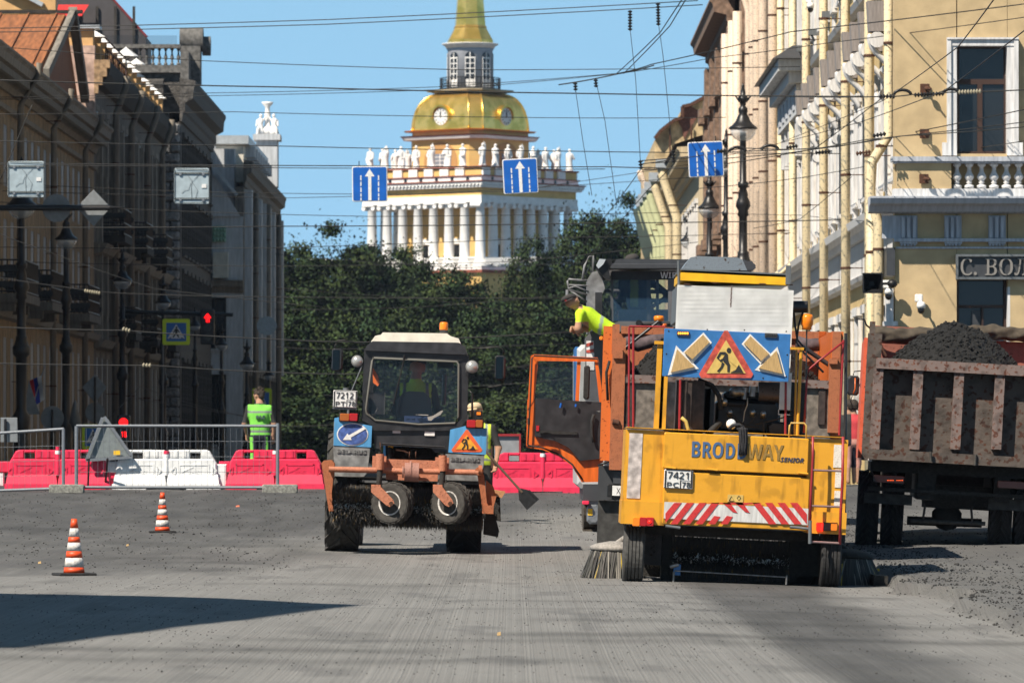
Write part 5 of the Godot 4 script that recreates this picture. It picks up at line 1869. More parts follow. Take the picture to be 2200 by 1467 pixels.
	part(t, "latch_lever", mb, M.grey_paint)
	# posts and rails above the hull
	mb = each()
	f.rod(mb, 1352, 703, 1351, 920, 0.3, 2.2); f.rod(mb, 1361, 700, 1361, 920, 0.45, 2.6); f.rod(mb, 1352, 701, 1430, 702, 0.3, 2.2)
	f.rod(mb, 1462, 815, 1460, 930, 0.25, 2.8); f.rod(mb, 1689, 815, 1688, 938, 0.2, 2.6)
	f.line(mb, [1812, 735, 1760, 775, 1738, 795, 1734, 820, 1731, 870, 1728, 930], 0.25, 2.6)
	f.rod(mb, 1813, 730, 1804, 935, 0.3, 2.6)
	part(t, "red_rail", mb, M.red_paint)
	mb = MB.new()
	f.rod(mb, 1818, 716, 1817, 945, 0.4, 3.4)
	part(t, "black_pole", mb, M.cab_black)
	mb = each()
	f.bx(mb, 1413, 738, 1422, 922, 0.15, 0.22); f.bx(mb, 1424, 738, 1430, 922, 0.15, 0.28); f.bx(mb, 1407, 732, 1431, 740, 0.12, 0.3)
	for i in 9: f.bx(mb, 1422, 750 + i * 19, 1424, 753 + i * 19, 0.16, 0.2)
	part(t, "yellow_post", mb, M.yellow_paint)
	mb = each()
	f.rod(mb, 1722, 748, 1714, 935, 0.2, 3.6); f.bx(mb, 1694, 745, 1728, 752, 0.17, 0.25); f.rod(mb, 1712, 752, 1708, 935, 0.35, 2.4)
	part(t, "yellow_post", mb, M.yellow_paint)
	mb = MB.new()
	f.line(mb, [1696, 940, 1697, 914, 1700, 909, 1728, 909, 1733, 914, 1733, 943], 0.0, 2.2)
	part(t, "grab_handle", mb, mt("brass_yellow", lin(0.5, 0.32, 0.08), 0.5))
	# blue arrow board
	mb = MB.new()
	f.cb(mb, 1428, 705, 1695, 821, -0.02, 0.03, 0.006)
	var bd := part(t, "arrow_board", mb, M.blue_board)
	triangle_sign(bd, f, 1501, 1620, 710, 812, -0.034, M.sign_red, M.sign_yellow, 1561, 772, 1.0)
	for side in [-1, 1]:
		var c := 1562.0
		var P := func(pts: Array) -> Array:
			var o := []
			for i in range(0, pts.size(), 2):
				o.append(c + side * pts[i]); o.append(pts[i + 1] + (3.0 if side > 0 else 0.0))
			return o
		# shaft and head, white edge below, thick beige pad above
		mb = MB.new()
		f.poly(mb, P.call([50, 714, 32, 736, 74, 781, 94, 757]), -0.026, -0.021)
		f.poly(mb, P.call([109, 742, 60, 792, 127, 806]), -0.026, -0.021)
		part(bd, "arrow_edge", mb, M.plate_white)
		mb = MB.new()
		f.poly(mb, P.call([51, 719, 37, 735, 74, 772, 91, 757]), -0.055, -0.027)
		f.poly(mb, P.call([107, 750, 69, 788, 120, 800]), -0.055, -0.027)
		part(bd, "arrow_pad", mb, M.pad_beige)
	for q in [[1455, 711, 1481, 722, "amber_led"], [1644, 715, 1671, 726, "cab_black"]]:
		mb = MB.new()
		f.cb(mb, q[0], q[1], q[2], q[3], -0.04, -0.02, 0.004)
		var lm := part(bd, "led_lamp", mb, M.dark_grey_paint)
		mb = MB.new()
		for i in 6: mb.ball(f.p(q[0] + 3.5 + i * 3.9, (q[1] + q[3]) / 2, -0.043), Vector3(0.008, 0.012, 0.006), 6)
		part(lm, "led", mb, M[q[4]])
	mb = MB.new()
	for q in [[1437, 711], [1520, 708], [1600, 709], [1690, 712], [1433, 808], [1500, 811], [1640, 812], [1690, 809], [1432, 760], [1692, 762]]: mb.ball(f.p(q[0], q[1], -0.022), Vector3(0.009, 0.009, 0.006), 6)
	part(bd, "bolt", mb, M.ink)
	# hopper box of checker plate
	mb = MB.new()
	f.bx(mb, 1456, 612, 1698, 800, 0.25, 0.3); f.bx(mb, 1678, 800, 1698, 890, 0.25, 0.3); f.bx(mb, 1673, 880, 1698, 892, 0.25, 0.3)
	var hp := part(t, "hopper_panel", mb, M.checker_plate)
	mb = MB.new()
	# raised checker bars in a herringbone over the panel
	var y := 616.0
	var row := 0
	while y < 706:
		var x := 1459.0 + (row % 2) * 2.7
		while x < 1696:
			var dd := 1 if row % 2 == 0 else -1
			f.poly(mb, [x - 2.0, y + dd * 1.8, x + 1.6, y - dd * 2.2, x + 2.2, y - dd * 1.6, x - 1.4, y + dd * 2.4], 0.245, 0.25)
			x += 5.4
		y += 4.6
		row += 1
	part(hp, "checker_relief", mb, M.checker_plate).set_meta("kind", "stuff")
	mb = each()
	for q in [[1470, 609], [1530, 606], [1632, 608], [1690, 610]]: f.bx(mb, q[0], q[1], q[0] + 14, q[1] + 3, 0.235, 0.25)
	f.bx(mb, 1571, 612, 1572, 660, 0.246, 0.25)
	part(hp, "hinge_strip", mb, M.rusted)
	mb = MB.new()
	f.bx(mb, 1463, 585, 1694, 613, 0.24, 2.6)
	part(t, "hopper_beam", mb, mt("bright_yellow", lin(0.85, 0.46, 0.01), 0.4, 0, "soft", 1.0))
	mb = MB.new()
	f.bx(mb, 1462, 580, 1697, 588, 0.236, 2.7); f.bx(mb, 1690, 570, 1699, 611, 0.22, 0.3)
	part(t, "hopper_lid", mb, M.grey_paint)
	mb = MB.new()
	var lid := []
	for q in [[0.22, 0], [2.5, 0]]:
		pass
	f.poly(mb, [1464, 580, 1484, 553, 1500, 550, 1584, 553, 1596, 558, 1606, 581], 0.5, 2.4)
	part(t, "hopper_hood", mb, mt("hood_grey", lin(0.17, 0.2, 0.235), 0.5, 0.1, "rusty", 0.8))
	mb = MB.new()
	f.bx(mb, 1458, 612, 1696, 700, 0.31, 2.6)
	part(t, "hopper", mb, M.grey_paint)
	mb = MB.new()
	f.rod(mb, 1458, 560, 1459, 612, 0.3, 3.0)
	part(t, "hopper_post", mb, M.grey_paint)
	# beacon and silencer beside the hopper
	mb = MB.new()
	mb.lathe([[0, 0], [0.05, 0], [0.05, 0.03], [0.062, 0.05], [0.064, 0.13], [0.05, 0.16], [0, 0.165]], f.p(1734, 708, 0.4), 14)
	var bc := part(t, "beacon", mb, M.amber)
	mb = MB.new()
	f.rod(mb, 1734, 706, 1732, 900, 0.4, 1.6); f.rod(mb, 1734, 700, 1734, 708, 0.4, 8.0)
	part(bc, "beacon_pole", mb, M.cab_black)
	mb = MB.new()
	f.rod(mb, 1700, 659, 1736, 659, 0.6, 13.0, -99.0, 14)
	f.line(mb, [1706, 670, 1709, 700, 1714, 730, 1740, 760], 0.6, 2.6); f.line(mb, [1726, 670, 1716, 700, 1712, 735, 1722, 752, 1770, 800], 0.55, 2.6)
	part(t, "intake_pipe", mb, M.cab_black)
	# engine bay
	mb = MB.new()
	f.bx(mb, 1455, 816, 1510, 935, 0.35, 1.0)
	for i in 2: f.bx(mb, 1470 + i * 21, 816, 1472 + i * 21, 935, 0.34, 0.35)
	part(t, "radiator", mb, M.engine_brown)
	mb = MB.new()
	f.bx(mb, 1431, 820, 1447, 930, 0.25, 0.3)
	for i in 7: f.bx(mb, 1432, 850 + i * 11, 1446, 851 + i * 11, 0.246, 0.25)
	part(t, "grey_side_plate", mb, M.grey_plastic)
	mb = each()
	for i in 5: f.bx(mb, 1513 + i * 3, 835, 1515 + i * 3, 930, 0.4, 0.9)
	f.bx(mb, 1526, 833, 1533, 930, 0.45, 1.0)
	part(t, "cooling_fins", mb, M.black_metal)
	mb = MB.new()
	f.bx(mb, 1430, 935, 1736, 945, 0.3, 2.4)
	f.cb(mb, 1540, 858, 1676, 932, 0.6, 1.6, 0.04); f.cb(mb, 1556, 840, 1640, 862, 0.7, 1.4, 0.03); f.cb(mb, 1650, 905, 1708, 940, 0.4, 1.0, 0.03)
	f.bx(mb, 1690, 820, 1730, 940, 1.5, 1.8)
	var en := part(t, "engine", mb, M.black_metal)
	mb = MB.new()
	f.rod(mb, 1630, 845, 1678, 846, 0.75, 25, -99.0, 18)
	part(en, "silencer", mb, M.exhaust)
	mb = MB.new()
	mb.ball(f.p(1582, 841, 0.55), Vector3(0.075, 0.055, 0.06), 12)
	f.rod(mb, 1584, 841, 1600, 842, 0.55, 9); f.rod(mb, 1601, 832, 1599, 858, 0.55, 5.5); f.rod(mb, 1618, 830, 1616, 852, 0.55, 7)
	part(en, "turbocharger", mb, M.steel)
	mb = MB.new()
	f.rod(mb, 1563, 868, 1605, 870, 0.5, 4.0); f.rod(mb, 1590, 888, 1600, 866, 0.48, 2.2); f.rod(mb, 1520, 935, 1548, 905, 0.3, 7.0)
	f.line(mb, [1500, 816, 1530, 828, 1545, 850, 1550, 880], 0.45, 6.0)
	f.line(mb, [1553, 917, 1566, 900, 1585, 903, 1600, 915, 1632, 918], 0.35, 1.8); f.line(mb, [1622, 912, 1650, 905, 1672, 900, 1700, 893], 0.35, 1.8); f.line(mb, [1640, 900, 1642, 940], 0.35, 2.0)
	f.line(mb, [1560, 888, 1578, 892, 1582, 900, 1600, 912], 0.4, 1.8); f.line(mb, [1606, 915, 1625, 895, 1634, 888], 0.36, 1.2)
	part(en, "hose", mb, M.black_rubber)
	mb = MB.new()
	f.line(mb, [1607, 855, 1606, 870, 1600, 885, 1598, 903, 1593, 914], 0.42, 1.2)
	part(en, "fuel_line", mb, mt("hose_tan", lin(0.45, 0.38, 0.3), 0.6))
	mb = MB.new()
	f.line(mb, [1464, 897, 1474, 905, 1478, 920, 1482, 928], 0.18, 4.0, 8)
	part(t, "flexible_duct", mb, mt("duct_yellow", lin(0.5, 0.38, 0.1), 0.7, 0, "streak", 8.0))
	mb = MB.new()
	mb.ball(f.p(1571.5, 911, 0.1), Vector3(0.053, 0.053, 0.053), 14)
	part(t, "white_globe", mb, M.white_paint, "white globe above the upper flap")
	for q in [[1557, 870], [1640, 896], [1568, 893], [1617, 893]]:
		mb = MB.new()
		mb.lathe([[0, 0], [0.03, 0], [0.03, 0.05], [0.02, 0.07], [0, 0.07]], f.p(q[0], q[1], 0.45), 8, Basis(Vector3.RIGHT, 0.6))
		part(en, "valve", mb, M.aluminium)
	# underside
	mb = MB.new()
	f.bx(mb, 1385, 1128, 1760, 1165, 0.5, 4.0); f.bx(mb, 1425, 1140, 1446, 1248, 0.7, 1.2); f.bx(mb, 1694, 1150, 1712, 1250, 0.7, 1.2)
	f.bx(mb, 1384, 1150, 1765, 1256, 1.3, 1.4); f.bx(mb, 1712, 1150, 1764, 1240, 0.8, 1.3)
	part(t, "chassis", mb, M.dark_grime)
	mb = MB.new()
	var a := f.p(1446, 1196, 0.72)
	var b := f.p(1694, 1196 + 12, 0.72)
	mb.bar(a, b, 0.1, 10)
	bristle_rope(mb, a, b, 0.08, 0.245, 5200, 3, 0.011)
	part(t, "main_brush", mb, M.bristles).set_meta("kind", "stuff")
	mb = each()
	f.rod(mb, 1450, 1226, 1692, 1240, 0.3, 1.6); f.rod(mb, 1448, 1228, 1447, 1252, 0.3, 2.4); f.rod(mb, 1691, 1236, 1690, 1256, 0.3, 2.4)
	f.rod(mb, 1440, 1218, 1458, 1212, 0.3, 4.5)
	part(t, "scraper_bar", mb, M.steel)
	mb = MB.new()
	f.bx(mb, 1448, 1212, 1462, 1236, 0.32, 0.34)
	part(t, "blue_tag", mb, M.blue_board)
	# wheels
	var R := f.m(62, 0.4)
	tyre(t, "wheel", f.p(1361, 1190, 0.36), f.m(62, 0.36), f.m(45, 0.36), mt("tyre_grey", lin(0.075, 0.074, 0.072), 0.9, 0, "dirt", 3.0), 5)
	tyre(t, "wheel", f.p(1784, 1200, 0.36), f.m(62, 0.36), f.m(45, 0.36), M.black_rubber, 5)
	mb = MB.new()
	f.bx(mb, 1387, 1140, 1420, 1215, 0.7, 1.6)
	for i in 8: mb.ball(f.p(1400 + (i % 2) * 6, 1150 + i * 7, 0.5), Vector3(0.018, 0.014, 0.02), 6)
	part(t, "side_frame", mb, M.engine_brown)
	# gutter brushes
	for q in [[1322, 1183, -0.32, 1.6, 0.32, 0.36, 0.31], [1823, 1199, 0.32, 1.4, 0.34, 0.40, 0.33]]:
		var c := f.p(q[0], q[1], q[3])
		mb = MB.new()
		bristle_fan(mb, c, 0.26, 0.44 if q[0] > 1500 else 0.36, q[6], 2600, int(q[0]), 0.008)
		var gb := part(t, "side_brush", mb, M.bristles)
		mb = MB.new()
		mb.lathe([[0, 0], [0.27, 0], [0.27, 0.04], [0.2, 0.07], [0.06, 0.1], [0, 0.1]], c, 20)
		mb.bar(c + Vector3(0, 0.06, 0), c + Vector3(-q[2] * 1.2, 0.35, -0.3), 0.035, 6)
		part(gb, "brush_disc", mb, mt("disc_grey", lin(0.36, 0.34, 0.32), 0.8, 0, "dirt", 4.0) if q[0] < 1500 else M.dark_grime)
	mb = MB.new()
	var r2 := RandomNumberGenerator.new()
	r2.seed = 9
	for i in 60:
		var p := f.p(1388 + i * 0.95, 1192 + r2.randf() * 4, 1.0)
		mb.bar(p, p + Vector3(0.03 + r2.randf() * 0.02, -0.085 - r2.randf() * 0.04, 0.05), 0.005, 4)
	part(t, "inner_bristles", mb, M.pale_bristle).set_meta("kind", "stuff")
	# scraper flap on the right by the kerb of old asphalt
	mb = MB.new()
	f.bx(mb, 1880, 1236, 1908, 1268, 0.5, 1.2)
	f.rod(mb, 1880, 1236, 1878, 1255, 0.48, 2.0)
	part(t, "edge_shoe", mb, M.dark_grime)
	# the rag someone hung over the flap
	mb = MB.new()
	for i in 7:
		var x0 := 1590.0 + i * 2.6
		f.line(mb, [x0 - 6 + i, 917 + absf(i - 3), x0 - 1, 924, x0, 940, x0 + sin(i * 2.0) * 2, 960, x0 - 1 + sin(i) * 2, 978 + 3 * sin(i * 3.1)], -0.075 - 0.012 * (i % 2), 2.4)
	f.line(mb, [1566, 922, 1575, 914, 1588, 912, 1600, 920], -0.02, 4.2)
	var rg := part(self, "rag", mb, M.rag)
	rg.transform = t.transform
	meta(rg, "dark rag hung over the yellow sweeper's rear flap, hiding part of its lettering", "rag")

# ---------- the orange tipper ahead of the sweeper ----------
func make_orange_truck() -> void:
	var t := thing("orange_tipper", "orange tipper lorry ahead of the sweeper, door open, loaded with black asphalt", "truck")
	var f := Fr.new(self, t, 1560, 1215, 64.8, -0.03, -0.02)
	var mb := each()
	f.bx(mb, 1297, 700, 1312, 990, 0.0, 4.6)
	f.bx(mb, 1788, 712, 1806, 960, 0.1, 4.6)
	part(t, "body_side", mb, M.orange_paint)
	mb = each()
	f.bx(mb, 1317, 725, 1337, 1010, -0.06, 0.06); f.bx(mb, 1316, 696, 1330, 760, -0.02, 0.1); f.bx(mb, 1318, 750, 1338, 770, -0.1, 0.0)
	f.bx(mb, 1783, 770, 1802, 930, -0.06, 0.06); f.bx(mb, 1782, 770, 1800, 782, -0.1, 0.0); f.bx(mb, 1790, 712, 1806, 770, -0.02, 0.1)
	part(t, "rear_post", mb, M.rust_orange)
	mb = MB.new()
	f.bx(mb, 1760, 712, 1774, 780, 4.3, 4.5)
	part(t, "headboard_edge", mb, M.bright_orange)
	mb = MB.new()
	f.bx(mb, 1335, 804, 1785, 835, -0.05, 0.08)
	part(t, "tailgate_rail", mb, M.mauve_steel)
	mb = MB.new()
	f.bx(mb, 1337, 822, 1784, 925, 0.0, 0.07)
	f.bx(mb, 1337, 910, 1784, 945, -0.03, 0.07)
	var tg := part(t, "tailgate", mb, M.tan_plate)
	mb = each()
	for x in [1356, 1500, 1640, 1768]: f.bx(mb, x - 8, 822, x + 4, 912, -0.03, -0.002)
	part(tg, "tailgate_rib", mb, M.engine_brown)
	mb = each()
	f.bx(mb, 1335, 700, 1785, 730, 4.3, 4.45); f.bx(mb, 1312, 716, 1790, 990, 4.35, 4.45)
	part(t, "headboard", mb, M.rust_orange)
	mb = MB.new()
	f.bx(mb, 1312, 935, 1786, 985, 0.08, 4.4)
	part(t, "body_floor", mb, M.dark_grime)
	# load
	heap(t, f.p(1555, 842, 2.3), f.m(226, 2.3), 2.0, f.m(222, 2.3), 41)
	# chassis and wheels
	mb = MB.new()
	f.bx(mb, 1450, 960, 1500, 1030, 0.3, 7.5); f.bx(mb, 1640, 960, 1690, 1035, 0.3, 7.5); f.bx(mb, 1420, 1080, 1720, 1110, 1.3, 1.5)
	part(t, "chassis", mb, M.dark_grime)
	for d in [1.4, 2.8, 7.0]:
		for s in [1310.0, 1345.0, 1755.0, 1790.0]:
			tyre(t, "wheel", f.p(s, 1122 + d * 2, d), 0.52, 0.27, M.black_rubber, 4)
	mb = each()
	f.bx(mb, 1285, 1075, 1340, 1200, 0.35, 0.37); f.bx(mb, 1740, 1085, 1800, 1190, 0.35, 0.37)
	part(t, "mud_flap", mb, mt("flap_grey", lin(0.045, 0.044, 0.043), 0.8, 0, "dirt", 1.5))
	mb = each()
	f.bx(mb, 1286, 1000, 1345, 1075, 0.25, 0.33); f.bx(mb, 1318, 1012, 1345, 1040, 0.0, 0.25)
	part(t, "rear_bracket", mb, M.dark_grey_paint)
	mb = MB.new()
	f.bx(mb, 1316, 1043, 1400, 1067, -0.06, -0.04)
	var np := part(t, "number_plate", mb, M.plate_white)
	words(np, "plate_letters", "Х", f.m(9), f.m(13), f.p(1329, 1055, -0.064), M.ink)
	mb = MB.new()
	f.cb(mb, 1305, 1040, 1318, 1068, -0.02, 0.2, 0.01)
	part(t, "tail_lamp", mb, M.black_metal)
	mb = each()
	f.line(mb, [1360, 916, 1352, 912, 1335, 915, 1325, 908], 0.0, 2.5); f.rod(mb, 1316, 906, 1330, 908, -0.05, 6.0)
	f.line(mb, [1400, 855, 1400, 862, 1408, 863, 1410, 856], -0.02, 1.0)
	part(t, "tailgate_hook", mb, M.rusted)
	mb = MB.new()
	f.line(mb, [1306, 860, 1303, 800, 1310, 775], -0.03, 3.5)
	part(t, "hose", mb, M.black_rubber)
	mb = MB.new()
	f.cb(mb, 1288, 722, 1296, 731, 0.0, 0.06, 0.01)
	part(t, "side_marker", mb, M.amber)
	# rolled cover and struts at the front of the load
	mb = each()
	f.line(mb, [1330, 745, 1352, 735, 1370, 742, 1400, 733, 1440, 730], 4.1, 14.0, 8); f.line(mb, [1712, 735, 1735, 742, 1760, 740], 4.1, 14.0, 8)
	part(t, "rolled_cover", mb, mt("cover_mauve", lin(0.12, 0.09, 0.1), 0.95, 0, "dirt", 2.0))
	mb = each()
	f.rod(mb, 1335, 755, 1415, 690, 3.6, 3.4); f.rod(mb, 1725, 745, 1784, 785, 1.0, 5.0)
	part(t, "strut", mb, M.cab_black)
	# cab
	mb = MB.new()
	f.cb(mb, 1345, 735, 1740, 1010, 4.9, 6.9, 0.12)
	part(t, "cab", mb, M.bright_orange)
	mb = MB.new()
	f.bx(mb, 1400, 760, 1690, 850, 4.88, 4.899)
	part(t, "cab_rear_window", mb, M.pane_dark)
	# the open door, square to the road
	mb = MB.new()
	var D := 6.2
	f.poly(mb, [1145, 763, 1285, 770, 1294, 862, 1150, 856], D, D + 0.05)
	mb = MB.new()
	# frame pieces round the window
	f.poly(mb, [1140, 764, 1147, 761, 1284, 768, 1287, 777, 1158, 775, 1153, 780], D, D + 0.06)
	f.poly(mb, [1140, 764, 1156, 776, 1148, 858, 1133, 880], D, D + 0.06)
	f.poly(mb, [1240, 776, 1248, 776, 1244, 862, 1236, 862], D, D + 0.06)
	f.poly(mb, [1278, 776, 1287, 777, 1297, 865, 1288, 865], D, D + 0.06)
	f.poly(mb, [1133, 858, 1297, 866, 1296, 1035, 1250, 1036, 1228, 1000, 1200, 980, 1165, 966, 1130, 961], D + 0.01, D + 0.06)
	var dr := part(t, "door", mb, M.bright_orange, "open orange cab door")
	mb = MB.new()
	f.line(mb, [1142, 960, 1134, 955, 1139, 868, 1143, 770, 1148, 764, 1284, 771, 1290, 800, 1298, 862], D - 0.01, 2.0)
	f.line(mb, [1134, 957, 1166, 962, 1203, 977, 1230, 998, 1252, 1030], D - 0.01, 2.0)
	part(dr, "door_seal", mb, M.black_rubber)
	mb = MB.new()
	f.poly(mb, [1150, 856, 1294, 864, 1294, 985, 1246, 990, 1222, 962, 1195, 948, 1149, 938], D - 0.05, D + 0.005)
	part(dr, "door_lining", mb, M.cab_black)
	mb = each()
	f.rod(mb, 1206, 866, 1204, 876, D - 0.06, 2.5); f.rod(mb, 1238, 868, 1237, 874, D - 0.06, 2.5)
	part(dr, "blue_catch", mb, M.sign_blue)
	mb = MB.new()
	f.bx(mb, 1152, 914, 1158, 926, D - 0.06, D - 0.051)
	part(dr, "red_reflector", mb, M.red_lens)
	mb = MB.new()
	f.line(mb, [1276, 890, 1272, 905, 1272, 935, 1276, 950], D - 0.07, 3.5, 8); f.bx(mb, 1160, 925, 1240, 934, D - 0.075, D - 0.051); f.rod(mb, 1136, 898, 1136, 912, D - 0.02, 3.0)
	f.cb(mb, 1255, 785, 1266, 858, D - 0.1, D + 0.02, 0.02)
	part(dr, "door_handle", mb, M.black_rubber)
	mb = MB.new()
	f.poly(mb, [1155, 777, 1240, 778, 1237, 860, 1149, 856], D + 0.02, D + 0.026)
	f.poly(mb, [1248, 778, 1280, 778, 1289, 862, 1245, 861], D + 0.02, D + 0.026)
	part(dr, "door_window", mb, M.glass)
	mb = each()
	f.line(mb, [1280, 885, 1300, 885], D - 0.01, 3.0); f.line(mb, [1285, 1000, 1310, 990], D - 0.01, 3.0)
	part(dr, "door_hinge", mb, M.cab_black)

# a heap of crumbled asphalt
func heap(t: Node3D, base: Vector3, rx: float, rz: float, h: float, sd: int) -> void:
	var nz := FastNoiseLite.new()
	nz.seed = sd
	nz.frequency = 1.2
	nz.fractal_octaves = 4
	var st := SurfaceTool.new()
	st.begin(Mesh.PRIMITIVE_TRIANGLES)
	st.set_smooth_group(0)
	var N := 70
	var H := func(u: float, v: float) -> float:
		var r := sqrt(u * u + v * v)
		var q := 1.0 - pow(minf(r, 1.0), 1.25 if sd == 41 else 1.7)
		return h * q * (1.0 + 0.08 * nz.get_noise_2d(u * 2.0, v * 2.0)) + 0.05 * nz.get_noise_2d(u * 9.0, v * 9.0) + 0.03 * nz.get_noise_2d(u * 30.0, v * 30.0)
	for j in N + 1:
		for i in N + 1:
			var u := -1.0 + 2.0 * i / N
			var v := -1.0 + 2.0 * j / N
			st.set_uv(Vector2(u, v))
			st.add_vertex(base + Vector3(u * rx, H.call(u, v), v * rz))
	for j in N:
		for i in N:
			var k := j * (N + 1) + i
			st.add_index(k); st.add_index(k + 1); st.add_index(k + N + 1)
			st.add_index(k + 1); st.add_index(k + N + 2); st.add_index(k + N + 1)
	st.generate_normals()
	var o := part(self, numbered("asphalt_heap"), st.commit(), M.heap)
	o.transform = t.transform
	meta(o, "heap of crumbled black asphalt in the " + ("orange" if sd == 41 else "rust-brown") + " tipper's body", "asphalt", "", "stuff")
	# loose lumps over its surface
	var mm := MultiMesh.new()
	mm.transform_format = MultiMesh.TRANSFORM_3D
	mm.mesh = M.lump_mesh if M.has("lump_mesh") else lump()
	mm.instance_count = 3200
	var r := RandomNumberGenerator.new()
	r.seed = sd
	for i in mm.instance_count:
		var u := r.randf_range(-1, 1)
		var v := r.randf_range(-1, 1)
		var s := r.randf_range(0.008, 0.03)
		mm.set_instance_transform(i, Transform3D(Basis(Vector3(r.randfn(), r.randfn(), r.randfn()).normalized(), r.randf() * TAU).scaled(Vector3.ONE * s), base + Vector3(u * rx, H.call(u, v), v * rz)))
	var mi := MultiMeshInstance3D.new()
	mi.name = "lumps"
	mi.multimesh = mm
	mi.material_override = M.heap
	mi.set_meta("kind", "stuff")
	o.add_child(mi, true)

func lump() -> ArrayMesh:
	var mb := MB.new()
	var r := RandomNumberGenerator.new()
	r.seed = 99
	var rings := []
	for q in [[-0.8, 0.5], [-0.2, 1.0], [0.4, 0.85], [0.8, 0.35]]:
		var ring := []
		for i in 6:
			var t := -TAU * i / 6.0
			var k: float = r.randf_range(0.75, 1.15) * q[1]
			ring.append(Vector3(cos(t) * k, q[0] * r.randf_range(0.85, 1.1), sin(t) * k))
		rings.append(ring)
	mb.loft(rings)
	M["lump_mesh"] = mb.done()
	return M.lump_mesh

# ---------- grey milling machine in front of the orange tipper ----------
func make_mill() -> void:
	var t := thing("milling_machine", "grey road milling machine with canopy, glazed stand and tracks, ahead of the orange tipper", "milling machine")
	var f := Fr.new(self, t, 1420, 1143, 80.0)
	var mb := MB.new()
	f.cb(mb, 1240, 740, 1305, 1050, 0.3, 6.0, 0.06); f.bx(mb, 1305, 720, 1600, 1050, 0.4, 6.0)
	part(t, "body", mb, mt("mill_white", lin(0.45, 0.46, 0.47), 0.5, 0, "soft", 0.6))
	mb = MB.new()
	f.poly(mb, [1258, 725, 1270, 712, 1330, 690, 1600, 690, 1600, 712, 1330, 712, 1310, 720, 1310, 860, 1285, 900, 1258, 900], 0.0, 0.9)
	var pl := part(t, "platform", mb, mt("mill_grey", lin(0.105, 0.108, 0.118), 0.5, 0, "soft", 0.7))
	mb = MB.new()
	f.bx(mb, 1260, 732, 1276, 758, -0.012, -0.002)
	f.bx(mb, 1260, 758, 1277, 795, -0.01, -0.002)
	var rb := part(pl, "reflector_board", mb, M.plate_white)
	mb = MB.new()
	f.poly(mb, [1260, 738, 1275, 734, 1275, 741, 1260, 745], -0.018, -0.013); f.poly(mb, [1260, 752, 1276, 749, 1276, 757, 1260, 758], -0.018, -0.013)
	part(rb, "red_stripes", mb, M.sign_red)
	mb = MB.new()
	f.bx(mb, 1236, 745, 1250, 862, 0.7, 3.0)
	part(t, "blue_tank", mb, M.blue_board)
	mb = MB.new()
	f.rod(mb, 1368, 694, 1378, 694, -0.06, 6.5, -0.06)
	mb.bar(f.p(1373, 694, -0.1), f.p(1373, 694, 0.05), 0.045, 12)
	f.rod(mb, 1378, 697, 1440, 695, -0.03, 4.0)
	part(t, "work_lamp", mb, M.black_metal)
	# cab sides and screens
	mb = MB.new()
	f.poly(mb, [1262, 600, 1272, 585, 1290, 580, 1300, 620, 1290, 640, 1292, 700, 1262, 715], 0.4, 1.6)
	part(t, "left_pillar", mb, mt("mill_steel", lin(0.24, 0.245, 0.26), 0.55, 0.2, "dirt", 1.0))
	mb = MB.new()
	f.bx(mb, 1279, 628, 1294, 692, 0.3, 0.42)
	part(t, "seat_edge", mb, M.cab_black)
	mb = each()
	f.bx(mb, 1390, 600, 1398, 688, 0.5, 0.56); f.bx(mb, 1410, 600, 1416, 690, 0.6, 0.66); f.bx(mb, 1436, 600, 1452, 690, 0.3, 0.5); f.bx(mb, 1590, 570, 1600, 690, 0.3, 0.5); f.bx(mb, 1312, 585, 1318, 690, 0.45, 0.5)
	f.rod(mb, 1298, 625, 1450, 627, 1.2, 4.5); f.rod(mb, 1298, 645, 1450, 646, 1.2, 4.5)
	part(t, "stand_frame", mb, M.mill_grey)
	mb = MB.new()
	f.bx(mb, 1330, 665, 1440, 690, 1.0, 1.3)
	part(t, "console", mb, M.galvanised)
	mb = MB.new()
	f.bx(mb, 1318, 601, 1452, 690, 0.36, 0.375)
	part(t, "windscreen", mb, M.glass_tint)
	mb = MB.new()
	f.poly(mb, [1288, 600, 1318, 601, 1318, 690, 1300, 696, 1292, 650], 0.44, 0.455)
	part(t, "side_screen", mb, M.glass)
	# canopy
	mb = MB.new()
	f.poly(mb, [1318, 567, 1324, 558, 1330, 556, 1600, 558, 1622, 568, 1622, 578, 1318, 578], 0.3, 3.2)
	f.cb(mb, 1308, 566, 1624, 578, 0.1, 3.3, 0.02)
	var cn := part(t, "canopy", mb, M.dark_grey_paint)
	mb = MB.new()
	f.bx(mb, 1314, 582, 1452, 601, 0.34, 0.36)
	part(cn, "fascia", mb, M.black_metal)
	words(cn, "lettering", "WIR", f.m(36), f.m(13.5), f.p(1437, 591, 0.33), M.plate_white, "Droid Sans", true, 0.006)
	mb = MB.new()
	f.poly(mb, [1281, 576, 1290, 557, 1312, 556, 1316, 566, 1308, 578, 1312, 600, 1300, 598], 0.1, 0.9)
	part(cn, "canopy_corner", mb, M.black_metal)
	mb = MB.new()
	f.poly(mb, [1281, 570, 1288, 556, 1302, 557, 1296, 568, 1286, 577], 0.04, 0.098)
	part(cn, "corner_lamp", mb, M.zinc)
	mb = MB.new()
	f.poly(mb, [1600, 562, 1616, 560, 1625, 575, 1620, 580, 1600, 580], 0.0, 0.098)
	part(cn, "corner_lamp", mb, M.dark_grey_paint)
	# mirror loops and rails at the left
	mb = each()
	f.line(mb, [1252, 600, 1256, 570, 1266, 552, 1274, 549, 1274, 590], 0.5, 3.0); f.line(mb, [1258, 590, 1268, 568, 1270, 588], 0.55, 1.8)
